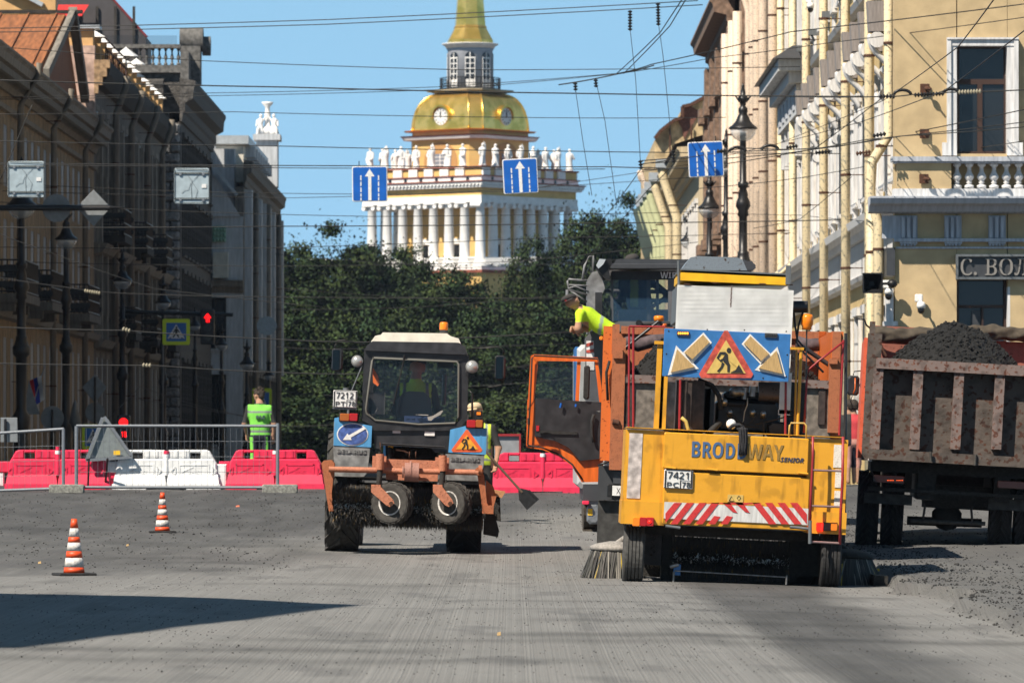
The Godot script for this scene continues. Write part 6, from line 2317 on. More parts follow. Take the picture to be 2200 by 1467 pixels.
	f.line(mb, [1264, 603, 1222, 600, 1219, 604, 1222, 622, 1264, 634], 0.5, 2.8); f.line(mb, [1264, 614, 1222, 612], 0.5, 2.2); f.line(mb, [1264, 626, 1236, 615, 1220, 620], 0.4, 2.0); f.line(mb, [1222, 622, 1264, 650], 0.7, 2.0)
	f.rod(mb, 1219, 622, 1219, 634, 0.5, 4.0)
	part(t, "mirror_frame", mb, M.mill_steel)
	# beacons
	for q in [[1416, 690, 11.0, 9.0, "amber"], [1427, 703, 6.5, 6.0, "bright_orange"]]:
		mb = MB.new()
		mb.lathe([[0, 0], [f.m(q[2]), 0], [f.m(q[2]), f.m(q[3])], [f.m(q[2] * 0.8), f.m(q[3] * 1.3)], [0, f.m(q[3] * 1.35)]], f.p(q[0], q[1], -0.4), 14)
		var bc := part(t, "beacon", mb, M[q[4]])
		mb = MB.new()
		f.rod(mb, q[0], q[1] + 0.5, q[0], q[1] + 14, -0.4, 7.0, -0.4); f.rod(mb, q[0], q[1] + 12, q[0], q[1] + 60, -0.4, 2.0)
		part(bc, "beacon_stem", mb, M.cab_black)
	# tracks
	for q in [[1254, 1290], [1560, 1596]]:
		for d in [0.5, 5.0]:
			mb = MB.new()
			var a := f.p(q[0], 1145, d)
			var w := f.m(q[1] - q[0], d)
			var pr := PackedVector2Array()
			for i in 20:
				var an := TAU * i / 20.0
				pr.append(Vector2(cos(an) * 0.34 + signf(cos(an)) * 0.5, 0.36 + sin(an) * 0.34))
			mb.xf = Transform3D(Basis(Vector3.UP, PI / 2), Vector3(a.x, a.y, a.z - 0.8))
			mb.prism(pr, 0.0, w)
			for i in 22:
				var u := i / 22.0 * 2.0
				mb.box(Vector3(-0.8 + 0.075 * i, 0.02, w / 2), Vector3(0.045, 0.06, w + 0.02))
				mb.box(Vector3(0.84, 0.08 + 0.025 * i, w / 2), Vector3(0.05, 0.012, w + 0.02))
			part(t, "track", mb, mt("track_brown", lin(0.08, 0.065, 0.05), 0.9, 0, "dirt", 4.0))
	mb = MB.new()
	f.cb(mb, 1261, 1083, 1290, 1126, 0.2, 0.9, 0.04); f.bx(mb, 1255, 1075, 1292, 1084, 0.25, 1.0)
	part(t, "track_guard", mb, M.galvanised)
	mb = MB.new()
	f.bx(mb, 1263, 1093, 1273, 1107, 0.19, 0.198)
	part(t, "yellow_label", mb, mt("label_yellow", lin(0.75, 0.45, 0.02), 0.5))
	mb = MB.new()
	f.cb(mb, 1251, 1076, 1266, 1084, 0.1, 0.24, 0.01)
	part(t, "red_marker", mb, M.barrier_red)
	mb = MB.new()
	f.bx(mb, 1253, 1040, 1300, 1076, 0.2, 4.5)
	part(t, "lower_frame", mb, M.dark_grey_paint)

# ---------- tractor with a rear brush ----------
func make_tractor() -> void:
	var t := thing("tractor", "black and blue tractor with cream roof, rear view, raised rotary brush behind", "tractor")
	var f := Fr.new(self, t, 870, 1190, 70.0, -0.034)
	var mb := MB.new()
	# big rear wheels
	tyre(t, "rear_wheel", f.p(738, 1058, 0.75), f.m(129, 0.75), f.m(72, 0.75), M.dusty_rubber, 1, 18, M.grey_plastic)
	tyre(t, "rear_wheel", f.p(1000, 1067, 0.75), f.m(129, 0.75), f.m(74, 0.75), M.black_rubber, 1, 18, M.grey_plastic)
	for x in [755.0, 985.0]:
		tyre(t, "front_wheel", f.p(x, 1110, 3.3), 0.48, 0.3, M.black_rubber, 1, 14, M.grey_plastic)
	# fenders
	for q in [[715, 795, 1026, "left"], [957, 1041, 1040, "right"]]:
		var dy := 0.0 if q[3] == "left" else 17.0
		mb = MB.new()
		var pr := []
		f.poly(mb, [q[0], 958 + dy, q[1], 960 + dy, q[1] - 6, 1015 + dy, q[1] - 14, 1024 + dy, q[0] + 4, 1024 + dy], -0.02, 0.22)
		f.bx(mb, q[0] + 2, 905 + dy, q[1], 958 + dy, 0.04, 1.3)
		var fd := part(t, "fender", mb, M.grey_plastic)
		words(fd, "lettering", "BELARUS", f.m(62), f.m(8.5), f.p((q[0] + q[1]) / 2, 970 + dy, -0.025), M.grey_plastic, "Droid Sans", true, 0.02)
		mb = MB.new()
		if q[3] == "left":
			f.poly(mb, [718, 898, 728, 896, 745, 905, 799, 915, 797, 961, 716, 957], -0.03, -0.021)
			var bp := part(t, "blue_panel", mb, M.pale_blue_board)
			mb = MB.new()
			var c := [757.0, 933.0]
			var ring := []
			var inner := []
			for i in 28:
				ring.append(c[0] + cos(TAU * i / 28) * 34); ring.append(c[1] + sin(TAU * i / 28) * 24.5)
				inner.append(c[0] + cos(TAU * i / 28) * 31.5); inner.append(c[1] + sin(TAU * i / 28) * 22.4)
			f.poly(mb, ring, -0.036, -0.031)
			var rs := part(bp, "round_sign", mb, M.plate_white)
			mb = MB.new()
			f.poly(mb, inner, -0.042, -0.037)
			part(rs, "sign_field", mb, mt("sign_slate_blue", lin(0.07, 0.13, 0.4), 0.5, 0, "dirt", 2.5))
			mb = MB.new()
			f.poly(mb, [782, 916, 786, 921, 753, 940, 755, 945, 736, 945, 746, 931, 749, 935], -0.048, -0.043)
			part(rs, "arrow", mb, M.plate_white)
		else:
			f.poly(mb, [967, 923, 1000, 915, 1046, 920, 1044, 977, 963, 972], -0.03, -0.021)
			var bp := part(t, "blue_panel", mb, M.pale_blue_board)
			triangle_sign(bp, f, 969, 1037, 923, 971, -0.035, M.sign_orange_red, M.sign_amber, 1002, 951, 0.52)
	# cab shell
	mb = MB.new()
	f.poly(mb, [782, 750, 802, 752, 800, 768, 786, 890, 805, 908, 805, 918, 776, 902], 0.0, 0.1)
	f.poly(mb, [988, 760, 1006, 765, 1003, 905, 990, 920, 972, 918, 986, 905], 0.0, 0.1)
	f.poly(mb, [790, 744, 1000, 753, 1004, 766, 984, 777, 802, 768, 784, 756], -0.02, 0.1)
	f.poly(mb, [786, 888, 804, 902, 896, 912, 982, 909, 988, 898, 1000, 905, 985, 925, 800, 925], -0.01, 0.1)
	f.bx(mb, 782, 882, 788, 905, 0.1, 1.6); f.bx(mb, 997, 890, 1004, 905, 0.1, 1.6); f.bx(mb, 782, 752, 788, 772, 0.1, 1.6); f.bx(mb, 997, 762, 1004, 780, 0.1, 1.6); f.bx(mb, 783, 752, 788, 905, 0.85, 0.93); f.bx(mb, 997, 762, 1003, 905, 0.85, 0.93)
	f.bx(mb, 784, 750, 1002, 760, 0.1, 1.7)
	f.bx(mb, 790, 752, 797, 950, 1.6, 1.7); f.bx(mb, 988, 760, 995, 955, 1.6, 1.7)
	f.bx(mb, 785, 905, 1000, 960, 0.2, 1.7)
	part(t, "cab_frame", mb, M.cab_black)
	mb = MB.new()
	f.line(mb, [803, 769, 981, 777, 985, 782, 985, 896, 977, 909, 900, 912, 806, 903, 787, 888, 786, 878, 799, 775, 803, 769], -0.02, 2.6)
	part(t, "window_seal", mb, mt("seal_grey", lin(0.11, 0.11, 0.1), 0.8))
	mb = MB.new()
	f.poly(mb, [803, 769, 984, 778, 984, 898, 976, 908, 898, 911, 806, 902, 787, 887, 789, 870], 0.02, 0.028)
	part(t, "rear_window", mb, M.glass)
	mb = MB.new()
	f.rod(mb, 869, 762, 867, 772, -0.05, 2.2); f.rod(mb, 868, 770, 845, 868, -0.05, 1.4)
	part(t, "wiper", mb, M.black_metal)
	mb = MB.new()
	f.poly(mb, [783, 752, 788, 742, 800, 733, 985, 736, 998, 744, 1003, 757, 1000, 762, 790, 753], -0.06, 1.8)
	var rf := part(t, "roof", mb, mt("roof_black", lin(0.035, 0.036, 0.043), 0.45, 0, "dirt", 1.0))
	mb = MB.new()
	var rg := []
	for q in [[1.7, 0.0], [1.5, 1.0], [0.2, 1.0], [-0.03, 0.0]]: pass
	f.poly(mb, [797, 733, 806, 721, 818, 719, 822, 714, 960, 716, 968, 722, 985, 727, 989, 736, 988, 739, 797, 734.5], 0.0, 1.6)
	part(rf, "roof_hatch", mb, M.cream_roof)
	mb = MB.new()
	mb.lathe([[0, 0], [f.m(12), 0], [f.m(11), f.m(5)], [f.m(9), f.m(6)], [f.m(9), f.m(10)], [0, f.m(10)]], f.p(953, 720, 0.3), 14)
	var bs := part(t, "beacon_foot", mb, M.black_rubber)
	mb = MB.new()
	mb.lathe([[0, 0], [f.m(9), 0], [f.m(9.3), f.m(3)], [f.m(9), f.m(15)], [f.m(7.5), f.m(17)], [0, f.m(17.5)]], f.p(953, 709, 0.3), 14)
	part(t, "beacon", mb, M.amber)
	# lower rear panel
	mb = MB.new()
	f.poly(mb, [800, 912, 966, 920, 966, 970, 935, 972, 925, 962, 822, 957, 815, 965, 805, 962], 0.03, 0.2)
	f.rod(mb, 820, 953, 955, 960, 0.0, 2.0)
	var pn := part(t, "rear_panel", mb, M.cab_black)
	for q in [[843, 922, 860, 931], [912, 926, 934, 937]]:
		mb = MB.new()
		f.cb(mb, q[0], q[1], q[2], q[3], 0.01, 0.03, 0.005)
		part(pn, "plate_lamp", mb, M.plate_white)
	mb = MB.new()
	for q in [[825, 935], [850, 950], [905, 952], [945, 935], [950, 955], [877, 930], [885, 930]]: mb.ball(f.p(q[0], q[1], 0.028), Vector3(0.006, 0.006, 0.004), 6)
	part(pn, "bolt", mb, M.ink)
	# lamps, plate, mirrors
	for q in [[730, 888, 750, 905, "amber_dull"], [750, 888, 768, 905, "red_lens"], [1003, 902, 1022, 919, "red_lens"], [1022, 902, 1037, 919, "amber_dull"]]:
		mt("amber_dull", lin(0.32, 0.09, 0.015), 0.3)
		mb = MB.new()
		f.cb(mb, q[0], q[1], q[2], q[3], -0.1, -0.03, 0.01)
		part(t, "tail_lamp", mb, M[q[4]])
	mb = each()
	f.cb(mb, 728, 886, 770, 907, -0.05, 0.1, 0.01); f.cb(mb, 1001, 900, 1039, 921, -0.05, 0.1, 0.01)
	f.rod(mb, 1015, 900, 1014, 845, 0.0, 2.4); f.line(mb, [1008, 840, 1014, 845, 1014, 900], 0.0, 2.2)
	f.cb(mb, 1018, 882, 1036, 902, -0.03, 0.03, 0.01)
	part(t, "lamp_bracket", mb, M.black_metal)
	mb = MB.new()
	f.cb(mb, 1024, 885, 1033, 892, -0.04, -0.031, 0.004)
	part(t, "side_repeater", mb, M.amber)
	number_plate(t, f, 716, 838, 766, 876, -0.08, "7212", "РТ", "78")
	mb = each()
	f.bx(mb, 714, 874, 766, 880, -0.07, -0.03)
	f.rod(mb, 743, 833, 743, 842, -0.02, 6.5); f.rod(mb, 748, 878, 748, 890, -0.05, 3.0); f.rod(mb, 755, 840, 778, 785, 0.0, 1.6)
	part(t, "plate_bracket", mb, M.grey_paint)
	for q in [[767, 776, 13.0], [1014, 788, 14.0]]:
		mb = MB.new()
		var c := f.p(q[0], q[1], 0.0)
		var r := f.m(q[2])
		mb.lathe([[0, -0.09], [r * 0.5, -0.08], [r * 0.95, -0.01], [r, 0.01], [r * 0.93, 0.02]], c, 18, Basis(Vector3.RIGHT, PI / 2))
		var wl := part(t, "work_lamp", mb, M.grey_plastic)
		mb = MB.new()
		mb.lathe([[0, 0.0], [r * 0.92, 0.004], [r * 0.7, 0.03], [0, 0.045]], c, 18, Basis(Vector3.RIGHT, PI / 2))
		part(wl, "lens", mb, mt("lamp_glass", lin(0.42, 0.43, 0.43), 0.15, 0.4))
	mb = each()
	f.line(mb, [785, 741, 740, 731, 725, 732, 719, 742, 719, 752], 0.3, 1.6); f.line(mb, [720, 795, 721, 806, 730, 811, 775, 825], 0.3, 1.6)
	f.line(mb, [1003, 750, 1070, 746, 1080, 750, 1083, 762], 0.3, 1.6); f.line(mb, [1006, 833, 1060, 831, 1078, 827, 1081, 815], 0.3, 1.8)
	f.line(mb, [1001, 795, 1002, 806, 1010, 814, 1012, 795], 0.0, 1.0)
	part(t, "mirror_arm", mb, M.black_metal)
	for q in [[713, 748, 735, 798], [1064, 763, 1085, 817]]:
		mb = MB.new()
		f.cb(mb, q[0], q[1], q[2], q[3], 0.25, 0.34, 0.025)
		var mr := part(t, "mirror", mb, M.cab_black)
		mb = MB.new()
		f.bx(mb, q[0] + 2, q[1] + 3, q[0] + 15, q[3] - 3, 0.243, 0.249)
		part(mr, "mirror_glass", mb, M.mirror)
	# inside: seat, column, flag, clutter
	mb = MB.new()
	f.poly(mb, [850, 900, 852, 860, 866, 843, 880, 840, 910, 842, 925, 855, 929, 900], 0.45, 0.58)
	f.cb(mb, 848, 896, 932, 920, 0.4, 0.95, 0.05)
	part(t, "seat", mb, M.dark_grey_paint)
	mb = MB.new()
	f.rod(mb, 955, 805, 953, 870, 1.3, 4.5); f.line(mb, [920, 795, 950, 820, 958, 815], 1.3, 1.5); f.line(mb, [800, 900, 812, 875], 0.6, 1.4); f.line(mb, [850, 905, 858, 860], 0.35, 1.4)
	f.bx(mb, 792, 842, 824, 890, 0.7, 1.2); f.bx(mb, 820, 900, 990, 912, 1.4, 1.6)
	part(t, "controls", mb, M.cab_black)
	mb = MB.new()
	f.cb(mb, 939, 775, 974, 791, 1.4, 1.45, 0.01)
	part(t, "inner_mirror", mb, M.dark_grey_paint)
	mb = MB.new()
	f.bx(mb, 868, 893, 955, 910, 0.25, 0.5)
	for i in 7: f.bx(mb, 872 + i * 12, 897, 878 + i * 12, 900, 0.24, 0.25)
	part(t, "blue_crate", mb, mt("crate_blue", lin(0.03, 0.06, 0.16), 0.6))
	mb = MB.new()
	f.poly(mb, [800, 790, 803, 793, 812, 808, 815, 824, 811, 830, 801, 822], 0.3, 0.32)
	part(t, "orange_flag", mb, mt("flag_orange", lin(0.75, 0.16, 0.03), 0.8))
	mb = MB.new()
	f.poly(mb, [918, 896, 930, 893, 948, 882, 952, 882, 946, 891, 932, 898, 926, 904, 920, 903], 0.15, 0.22); f.rod(mb, 893, 891, 920, 892, 0.2, 1.0)
	part(t, "work_glove", mb, mt("glove_white", lin(0.6, 0.55, 0.5), 0.9))
	# bonnet and gearbox in front
	mb = MB.new()
	f.cb(mb, 825, 905, 925, 1010, 1.8, 3.9, 0.06)
	part(t, "bonnet", mb, M.pale_blue_board)
	mb = MB.new()
	f.bx(mb, 835, 960, 935, 1070, 0.35, 1.8); f.rod(mb, 770, 1058, 965, 1066, 0.75, 22); f.bx(mb, 770, 1100, 975, 1118, 3.2, 3.4)
	f.rod(mb, 836, 950, 838, 985, 0.15, 9); f.bx(mb, 716, 1022, 1042, 1040, 0.25, 0.3)
	part(t, "gearbox", mb, M.dark_grime)
	mb = MB.new()
	mb.bar(f.p(839, 960, 0.1), f.p(839, 957, 0.12), 0.034, 12)
	part(t, "yellow_cap", mb, mt("cap_yellow", lin(0.6, 0.36, 0.03), 0.5))
	mb = each()
	f.line(mb, [850, 966, 866, 968, 880, 976], 0.05, 3.0); f.line(mb, [816, 950, 818, 975], 0.0, 1.0); f.line(mb, [879, 985, 880, 970], 0.0, 1.2); f.line(mb, [893, 985, 893, 970], 0.0, 1.2)
	part(t, "lever", mb, M.rusted)
	# brush carrier
	mb = MB.new()
	f.rod(mb, 706, 1008, 1034, 1015, -0.55, 6.2, -0.55, 12)
	f.bx(mb, 830, 986, 940, 1034, -0.4, -0.3); f.rod(mb, 844, 1012, 866, 1012, -0.56, 6.8)
	var bm := part(t, "brush_beam", mb, M.salmon_paint)
	mb = MB.new()
	f.rod(mb, 869, 1014, 900, 1015, -0.58, 21, -0.58, 14); f.rod(mb, 864, 1014, 867, 1014, -0.58, 13, -0.58, 10); f.rod(mb, 880, 1012, 884, 1012, -0.58, 23, -0.58, 10)
	part(bm, "gear_casing", mb, mt("casing_pink", lin(0.3, 0.15, 0.12), 0.7, 0, "chips", 2.0))
	for q in [[816, 975], [951, 978]]:
		mb = MB.new()
		f.rod(mb, q[0], q[1], q[0], q[1] + 34, -0.66, 9.0, -0.66, 14); f.bx(mb, q[0] - 16, q[1] + 4, q[0] + 13, q[1] + 30, -0.55, -0.4)
		var hg := part(t, "hanger", mb, M.salmon_paint)
		mb = MB.new()
		f.rod(mb, q[0], q[1] + 34, q[0] - 2, q[1] + 66, -0.66, 6.5, -0.66, 10); f.rod(mb, q[0], q[1] - 4, q[0], q[1], -0.66, 4.0)
		part(hg, "hanger_rod", mb, M.dark_grime)
	for q in [[797, 1043, 843, 1081, 38.0, 0.45], [930, 1043, 970, 1081, 41.0, 0.62]]:
		var a: Vector3 = f.p(q[0] + 8, q[1] + 6, -0.72)
		var b: Vector3 = f.p(q[2] + 2, q[3] + 4, -0.72)
		mb = MB.new()
		f.poly(mb, [q[0], q[1] - 1, q[0] + 18, q[1], q[2] + 1, q[3] - 8, q[2] + 4, q[3], q[2] - 6, q[3] + 8, q[2] - 14, q[3] + 4, q[0], q[1] + 14], -0.86, -0.82)
		f.bx(mb, q[0], q[1] - 2, q[0] + 20, q[1] + 6, -0.85, -0.6)
		var arm := part(t, "castor_arm", mb, M.salmon_paint)
		mb = MB.new()
		mb.bar(f.p(q[2] - 3, q[3] + 1, -0.89), f.p(q[2] - 3, q[3] + 1, -0.6), 0.03, 6)
		part(arm, "axle_bolt", mb, M.rusted)
		tyre(t, "castor_wheel", f.p(q[2], q[3], -0.66), f.m(44, -0.66), f.m(30, -0.66), M.dusty_rubber, 2, 20, M.cone_white, Basis(Vector3.UP, -PI / 2 - q[5]))
	mb = MB.new()
	f.poly(mb, [690, 995, 696, 989, 712, 988, 718, 996, 716, 1020, 712, 1060, 716, 1098, 706, 1098, 700, 1060], -0.5, -0.15)
	f.poly(mb, [1024, 1012, 1034, 1010, 1040, 1022, 1046, 1080, 1050, 1088, 1036, 1094, 1032, 1060], -0.5, -0.44)
	f.poly(mb, [1044, 1032, 1060, 1045, 1066, 1068, 1060, 1090, 1044, 1098], -0.42, -0.34)
	mb.bar(f.p(1029, 1012, -0.58), f.p(1030, 1012, -0.4), 0.05, 12); f.rod(mb, 1028, 1010, 1036, 1010, -0.55, 10.5)
	f.bx(mb, 1036, 1085, 1060, 1104, -0.52, -0.38)
	part(t, "end_plate", mb, M.rust_orange)
	mb = MB.new()
	f.poly(mb, [1048, 1050, 1086, 1056, 1078, 1070, 1062, 1064], -0.2, 0.1)
	part(t, "guard_bracket", mb, mt("bracket_tan", lin(0.4, 0.2, 0.09), 0.7, 0, "chips", 3.0))
	mb = MB.new()
	f.bx(mb, 718, 1024, 1044, 1034, -0.12, 0.2)
	f.poly(mb, [1050, 1064, 1074, 1068, 1076, 1120, 1066, 1118, 1072, 1140, 1070, 1154, 1038, 1148, 1040, 1100], -0.1, 0.25)
	part(t, "brush_hood", mb, M.dark_grime)
	mb = MB.new()
	var ba := f.p(712, 1086, -0.3)
	var bb := f.p(1036, 1086 + 11, -0.3)
	mb.bar(ba, bb, 0.12, 12)
	bristle_rope(mb, ba, bb, 0.1, 0.268, 9000, 5, 0.011)
	part(t, "rear_brush", mb, M.bristles).set_meta("kind", "stuff")
	mb = MB.new()
	mb.bar(bb + Vector3(-0.04, 0, 0), bb + Vector3(0.04, 0, 0), 0.1, 14)
	part(t, "brush_hub", mb, M.steel)

# ---------- rust-brown tipper at the right ----------
func make_brown_truck() -> void:
	var t := thing("brown_tipper", "rust-brown tipper lorry at right, ribbed tailgate, heaped with black asphalt", "truck")
	var f := Fr.new(self, t, 2070, 1178, 71.5, -0.055, -0.055)
	var mb := MB.new()
	var X := 2290.0
	f.bx(mb, 1884, 768, X, 813, -0.1, 0.12)
	var tg := part(t, "tailgate_rail", mb, M.mauve_steel)
	mb = MB.new()
	f.bx(mb, 1880, 790, X, 1000, 0.12, 0.2)
	part(t, "tailgate", mb, M.brown_steel)
	mb = MB.new()
	f.bx(mb, 1868, 964, X + 8, 1010, -0.12, 0.2)
	part(t, "tailgate_shelf", mb, M.brown_steel)
	for x in [1884, 1970, 2058, 2146, 2234]:
		mb = each()
		f.bx(mb, x - 6, 790, x + 6, 966, -0.07, 0.118)
		part(t, "tailgate_rib", mb, M.mauve_steel)
	mb = each()
	f.bx(mb, 1858, 725, 1868, 985, 0.02, 4.8); f.bx(mb, 2296, 745, 2306, 1000, 0.02, 4.8)
	part(t, "body_side", mb, mt("lit_red_orange", lin(0.58, 0.1, 0.045), 0.55, 0, "chips", 1.0))
	mb = each()
	f.bx(mb, 1866, 715, 1882, 990, -0.05, 0.12); f.bx(mb, 2290, 745, 2304, 1000, -0.05, 0.12)
	f.bx(mb, 1870, 690, 1880, 730, -0.02, 0.05)
	part(t, "rear_post", mb, M.brown_steel)
	mb = each()
	f.bx(mb, 1880, 718, X, 980, 4.6, 4.75); f.bx(mb, 1872, 712, X + 10, 722, 4.5, 4.8)
	part(t, "headboard", mb, M.red_lead)
	mb = MB.new()
	f.rod(mb, 1890, 735, 1905, 765, 4.4, 3.0)
	part(t, "headboard_stay", mb, M.rusted)
	mb = MB.new()
	f.bx(mb, 1880, 965, X, 1006, 0.2, 4.6)
	part(t, "body_floor", mb, M.dark_grime)
	# rolled canvas cover
	mb = MB.new()
	mb.smooth(1)
	var rings := []
	var r := RandomNumberGenerator.new()
	r.seed = 3
	for i in 60:
		var u := i / 59.0
		var c := f.p(1872 + u * 440, 716 + 4 * sin(u * 9) + u * 2, 4.4)
		var ring := []
		for j in 12:
			var a := TAU * j / 12.0
			var k := 0.085 * (1.0 + 0.22 * sin(j * 2.2 + u * 34.0) + 0.12 * sin(u * 71.0 + j))
			ring.append(c + Vector3(0, sin(a) * k * 1.05, -cos(a) * k))
		ring.reverse()
		rings.append(ring)
	mb.loft(rings)
	part(t, "rolled_cover", mb, M.canvas)
	mb = MB.new()
	f.line(mb, [1840, 685, 1858, 686, 1862, 698, 1872, 706], 0.1, 2.2)
	part(t, "cover_crank", mb, M.black_metal)
	heap(t, f.p(2052, 800, 1.7), f.m(152, 1.7), 1.75, f.m(103, 1.7), 52)
	# mirror and paddle at the left
	mb = MB.new()
	f.cb(mb, 1822, 806, 1846, 850, 5.5, 5.6, 0.03)
	var mr := part(t, "mirror", mb, M.cab_black)
	mb = MB.new()
	f.line(mb, [1838, 812, 1838, 835, 1834, 846], 5.48, 1.4)
	part(mr, "mirror_edge", mb, M.bright_orange)
	mb = each()
	f.line(mb, [1834, 806, 1836, 798, 1856, 796], 5.5, 1.4); f.line(mb, [1832, 850, 1828, 862, 1834, 876, 1852, 884], 5.5, 1.4)
	part(mr, "mirror_arm", mb, M.black_metal)
	mb = MB.new()
	f.poly(mb, [1846, 826, 1864, 810, 1868, 815, 1866, 852, 1858, 856], 3.0, 3.05)
	part(t, "step_plate", mb, M.dark_grey_paint)
	# cab ahead
	mb = MB.new()
	f.cb(mb, 1880, 760, 2250, 975, 5.3, 7.3, 0.1)
	part(t, "cab", mb, M.lit_red_orange)
	mb = MB.new()
	f.bx(mb, 1874, 955, 2290, 1012, 0.21, 0.35)
	part(t, "rear_crossmember", mb, M.dark_grime)
	# underside
	mb = MB.new()
	f.bx(mb, 1872, 985, 2290, 1035, 0.25, 4.6); f.bx(mb, 1880, 975, 2280, 1075, 5.2, 7.2); f.bx(mb, 1975, 1000, 2010, 1075, 0.2, 6.0); f.bx(mb, 2140, 1005, 2170, 1080, 0.2, 6.0)
	f.bx(mb, 1866, 1045, 2300, 1077, 0.15, 0.25); f.rod(mb, 1950, 1118, 2110, 1124, 1.1, 10, 1.1, 10)
	f.bx(mb, 1985, 1040, 2140, 1098, 0.9, 1.4); mb.ball(f.p(2035, 1110, 1.1), Vector3(0.2, 0.18, 0.2), 10)
	part(t, "chassis", mb, M.dark_grime)
	mb = each()
	f.line(mb, [1980, 1062, 1988, 1090, 1984, 1115], 0.4, 3.0); f.line(mb, [2098, 1070, 2088, 1095, 2090, 1120], 0.4, 3.0); f.rod(mb, 1958, 1119, 2118, 1125, 0.5, 4.5)
	f.rod(mb, 2000, 970, 2001, 992, -0.15, 3.0); f.rod(mb, 2097, 976, 2096, 1000, -0.15, 3.0)
	part(t, "axle_link", mb, mt("link_grey", lin(0.06, 0.056, 0.052), 0.8, 0, "dirt", 3.0))
	for q in [[1878, 1944, 1020, 1040], [2145, 2215, 1032, 1052]]:
		mb = MB.new()
		f.cb(mb, q[0], q[2], q[1], q[3], 0.0, 0.12, 0.01)
		var lp := part(t, "tail_lamp", mb, M.dark_red_lens)
		mb = MB.new()
		for k in 5:
			mb.ball(f.p(q[0] + 30 + k * 3, q[2] + 12, -0.005), Vector3(0.006, 0.006, 0.005), 6)
			mb.ball(f.p(q[0] + 50 + k * 3, q[2] + 12, -0.005), Vector3(0.006, 0.006, 0.005), 6)
		part(lp, "led", mb, M.dim_led)
		mb = each()
		f.bx(mb, q[0] - 20, 1058 + (12 if q[0] > 2000 else 0), q[1] + 16, 1086 + (14 if q[0] > 2000 else 0), 0.3, 0.32)
		part(t, "mud_flap", mb, M.flap_grey)
	mb = MB.new()
	f.rod(mb, 1866, 988, 1874, 988, 0.0, 3.0)
	part(t, "white_valve", mb, M.plate_white)
	for d in [1.1, 2.5, 6.3]:
		for x in [1865.0, 1918.0, 2150.0, 2203.0]:
			tyre(t, "wheel", f.p(x, 1096 + 0.06 * (x - 1865) * 0.9, d), 0.5, 0.28, M.black_rubber, 4, 26)

# ---------- barriers, fence, cones ----------
func barrier_half(mb: MB, x0: float, flip: bool) -> void:
	# one hump of a water-filled barrier: body under the grip hole, then the pieces round it
	var X := func(x: float) -> float: return x0 + (0.98 - x if flip else x)
	var P := func(pts: Array) -> PackedVector2Array:
		var o := PackedVector2Array()
		for i in range(0, pts.size(), 2): o.append(Vector2(X.call(pts[i]), pts[i + 1]))
		return o
	mb.bev(P.call([0.06, 0.1, 0.07, 0.46, 0.12, 0.545, 0.97, 0.545, 0.98, 0.1]), -0.13, 0.13, 0.025)
	mb.bev(P.call([0.12, 0.545, 0.2, 0.68, 0.26, 0.705, 0.36, 0.705, 0.36, 0.545]), -0.105, 0.105, 0.02)
	mb.bev(P.call([0.56, 0.545, 0.56, 0.705, 0.95, 0.7, 0.98, 0.6, 0.98, 0.545]), -0.105, 0.105, 0.02)
	mb.bev(P.call([0.36, 0.65, 0.36, 0.704, 0.56, 0.704, 0.56, 0.65]), -0.104, 0.104, 0.02)
	# flared foot with drain gaps
	for q in [[0.0, 0.2], [0.2, 0.62], [0.62, 0.98]]:
		var lift := 0.03 if q[0] == 0.62 else 0.0
		var a: float = X.call(q[0])
		var b: float = X.call(q[1])
		var l := minf(a, b)
		var r := maxf(a, b)
		mb.hexa([Vector3(l, lift, 0.2), Vector3(r, lift, 0.2), Vector3(r, 0.1, 0.195), Vector3(l, 0.1, 0.195), Vector3(l, lift, -0.2), Vector3(r, lift, -0.2), Vector3(r, 0.1, -0.195), Vector3(l, 0.1, -0.195)])
	var a: float = X.call(0.02)
	var b: float = X.call(0.98)
	var l := minf(a, b)
	var r := maxf(a, b)
	mb.hexa([Vector3(l, 0.1, 0.194), Vector3(r, 0.1, 0.194), Vector3(r - 0.03, 0.27, 0.135), Vector3(l + 0.03, 0.27, 0.135), Vector3(l, 0.1, -0.194), Vector3(r, 0.1, -0.194), Vector3(r - 0.03, 0.27, -0.135), Vector3(l + 0.03, 0.27, -0.135)])
	# raised frame of the panel and the little arrows
	for q in [[0.2, 0.2, 0.225, 0.45], [0.2, 0.425, 0.76, 0.45], [0.735, 0.2, 0.76, 0.45]]:
		mb.box2(Vector3(X.call(q[0]), q[1], 0.128), Vector3(X.call(q[2]), q[3], 0.138))
	for q in [[0.1, 1], [0.86, -1]]:
		mb.beam(Vector3(X.call(q[0] - 0.035 * q[1]), 0.33, 0.134), Vector3(X.call(q[0] + 0.04 * q[1]), 0.4, 0.134), 0.02, 0.02)
		mb.beam(Vector3(X.call(q[0] - 0.035 * q[1]), 0.33, 0.134), Vector3(X.call(q[0] + 0.04 * q[1]), 0.26, 0.134), 0.02, 0.02)
		mb.beam(Vector3(X.call(q[0] + 0.04 * q[1]), 0.4, 0.134), Vector3(X.call(q[0] + 0.04 * q[1]), 0.26, 0.134), 0.02, 0.02)
	for x in [0.62, 0.78]: mb.box2(Vector3(X.call(x), 0.57, 0.1), Vector3(X.call(x + 0.05), 0.69, 0.118))

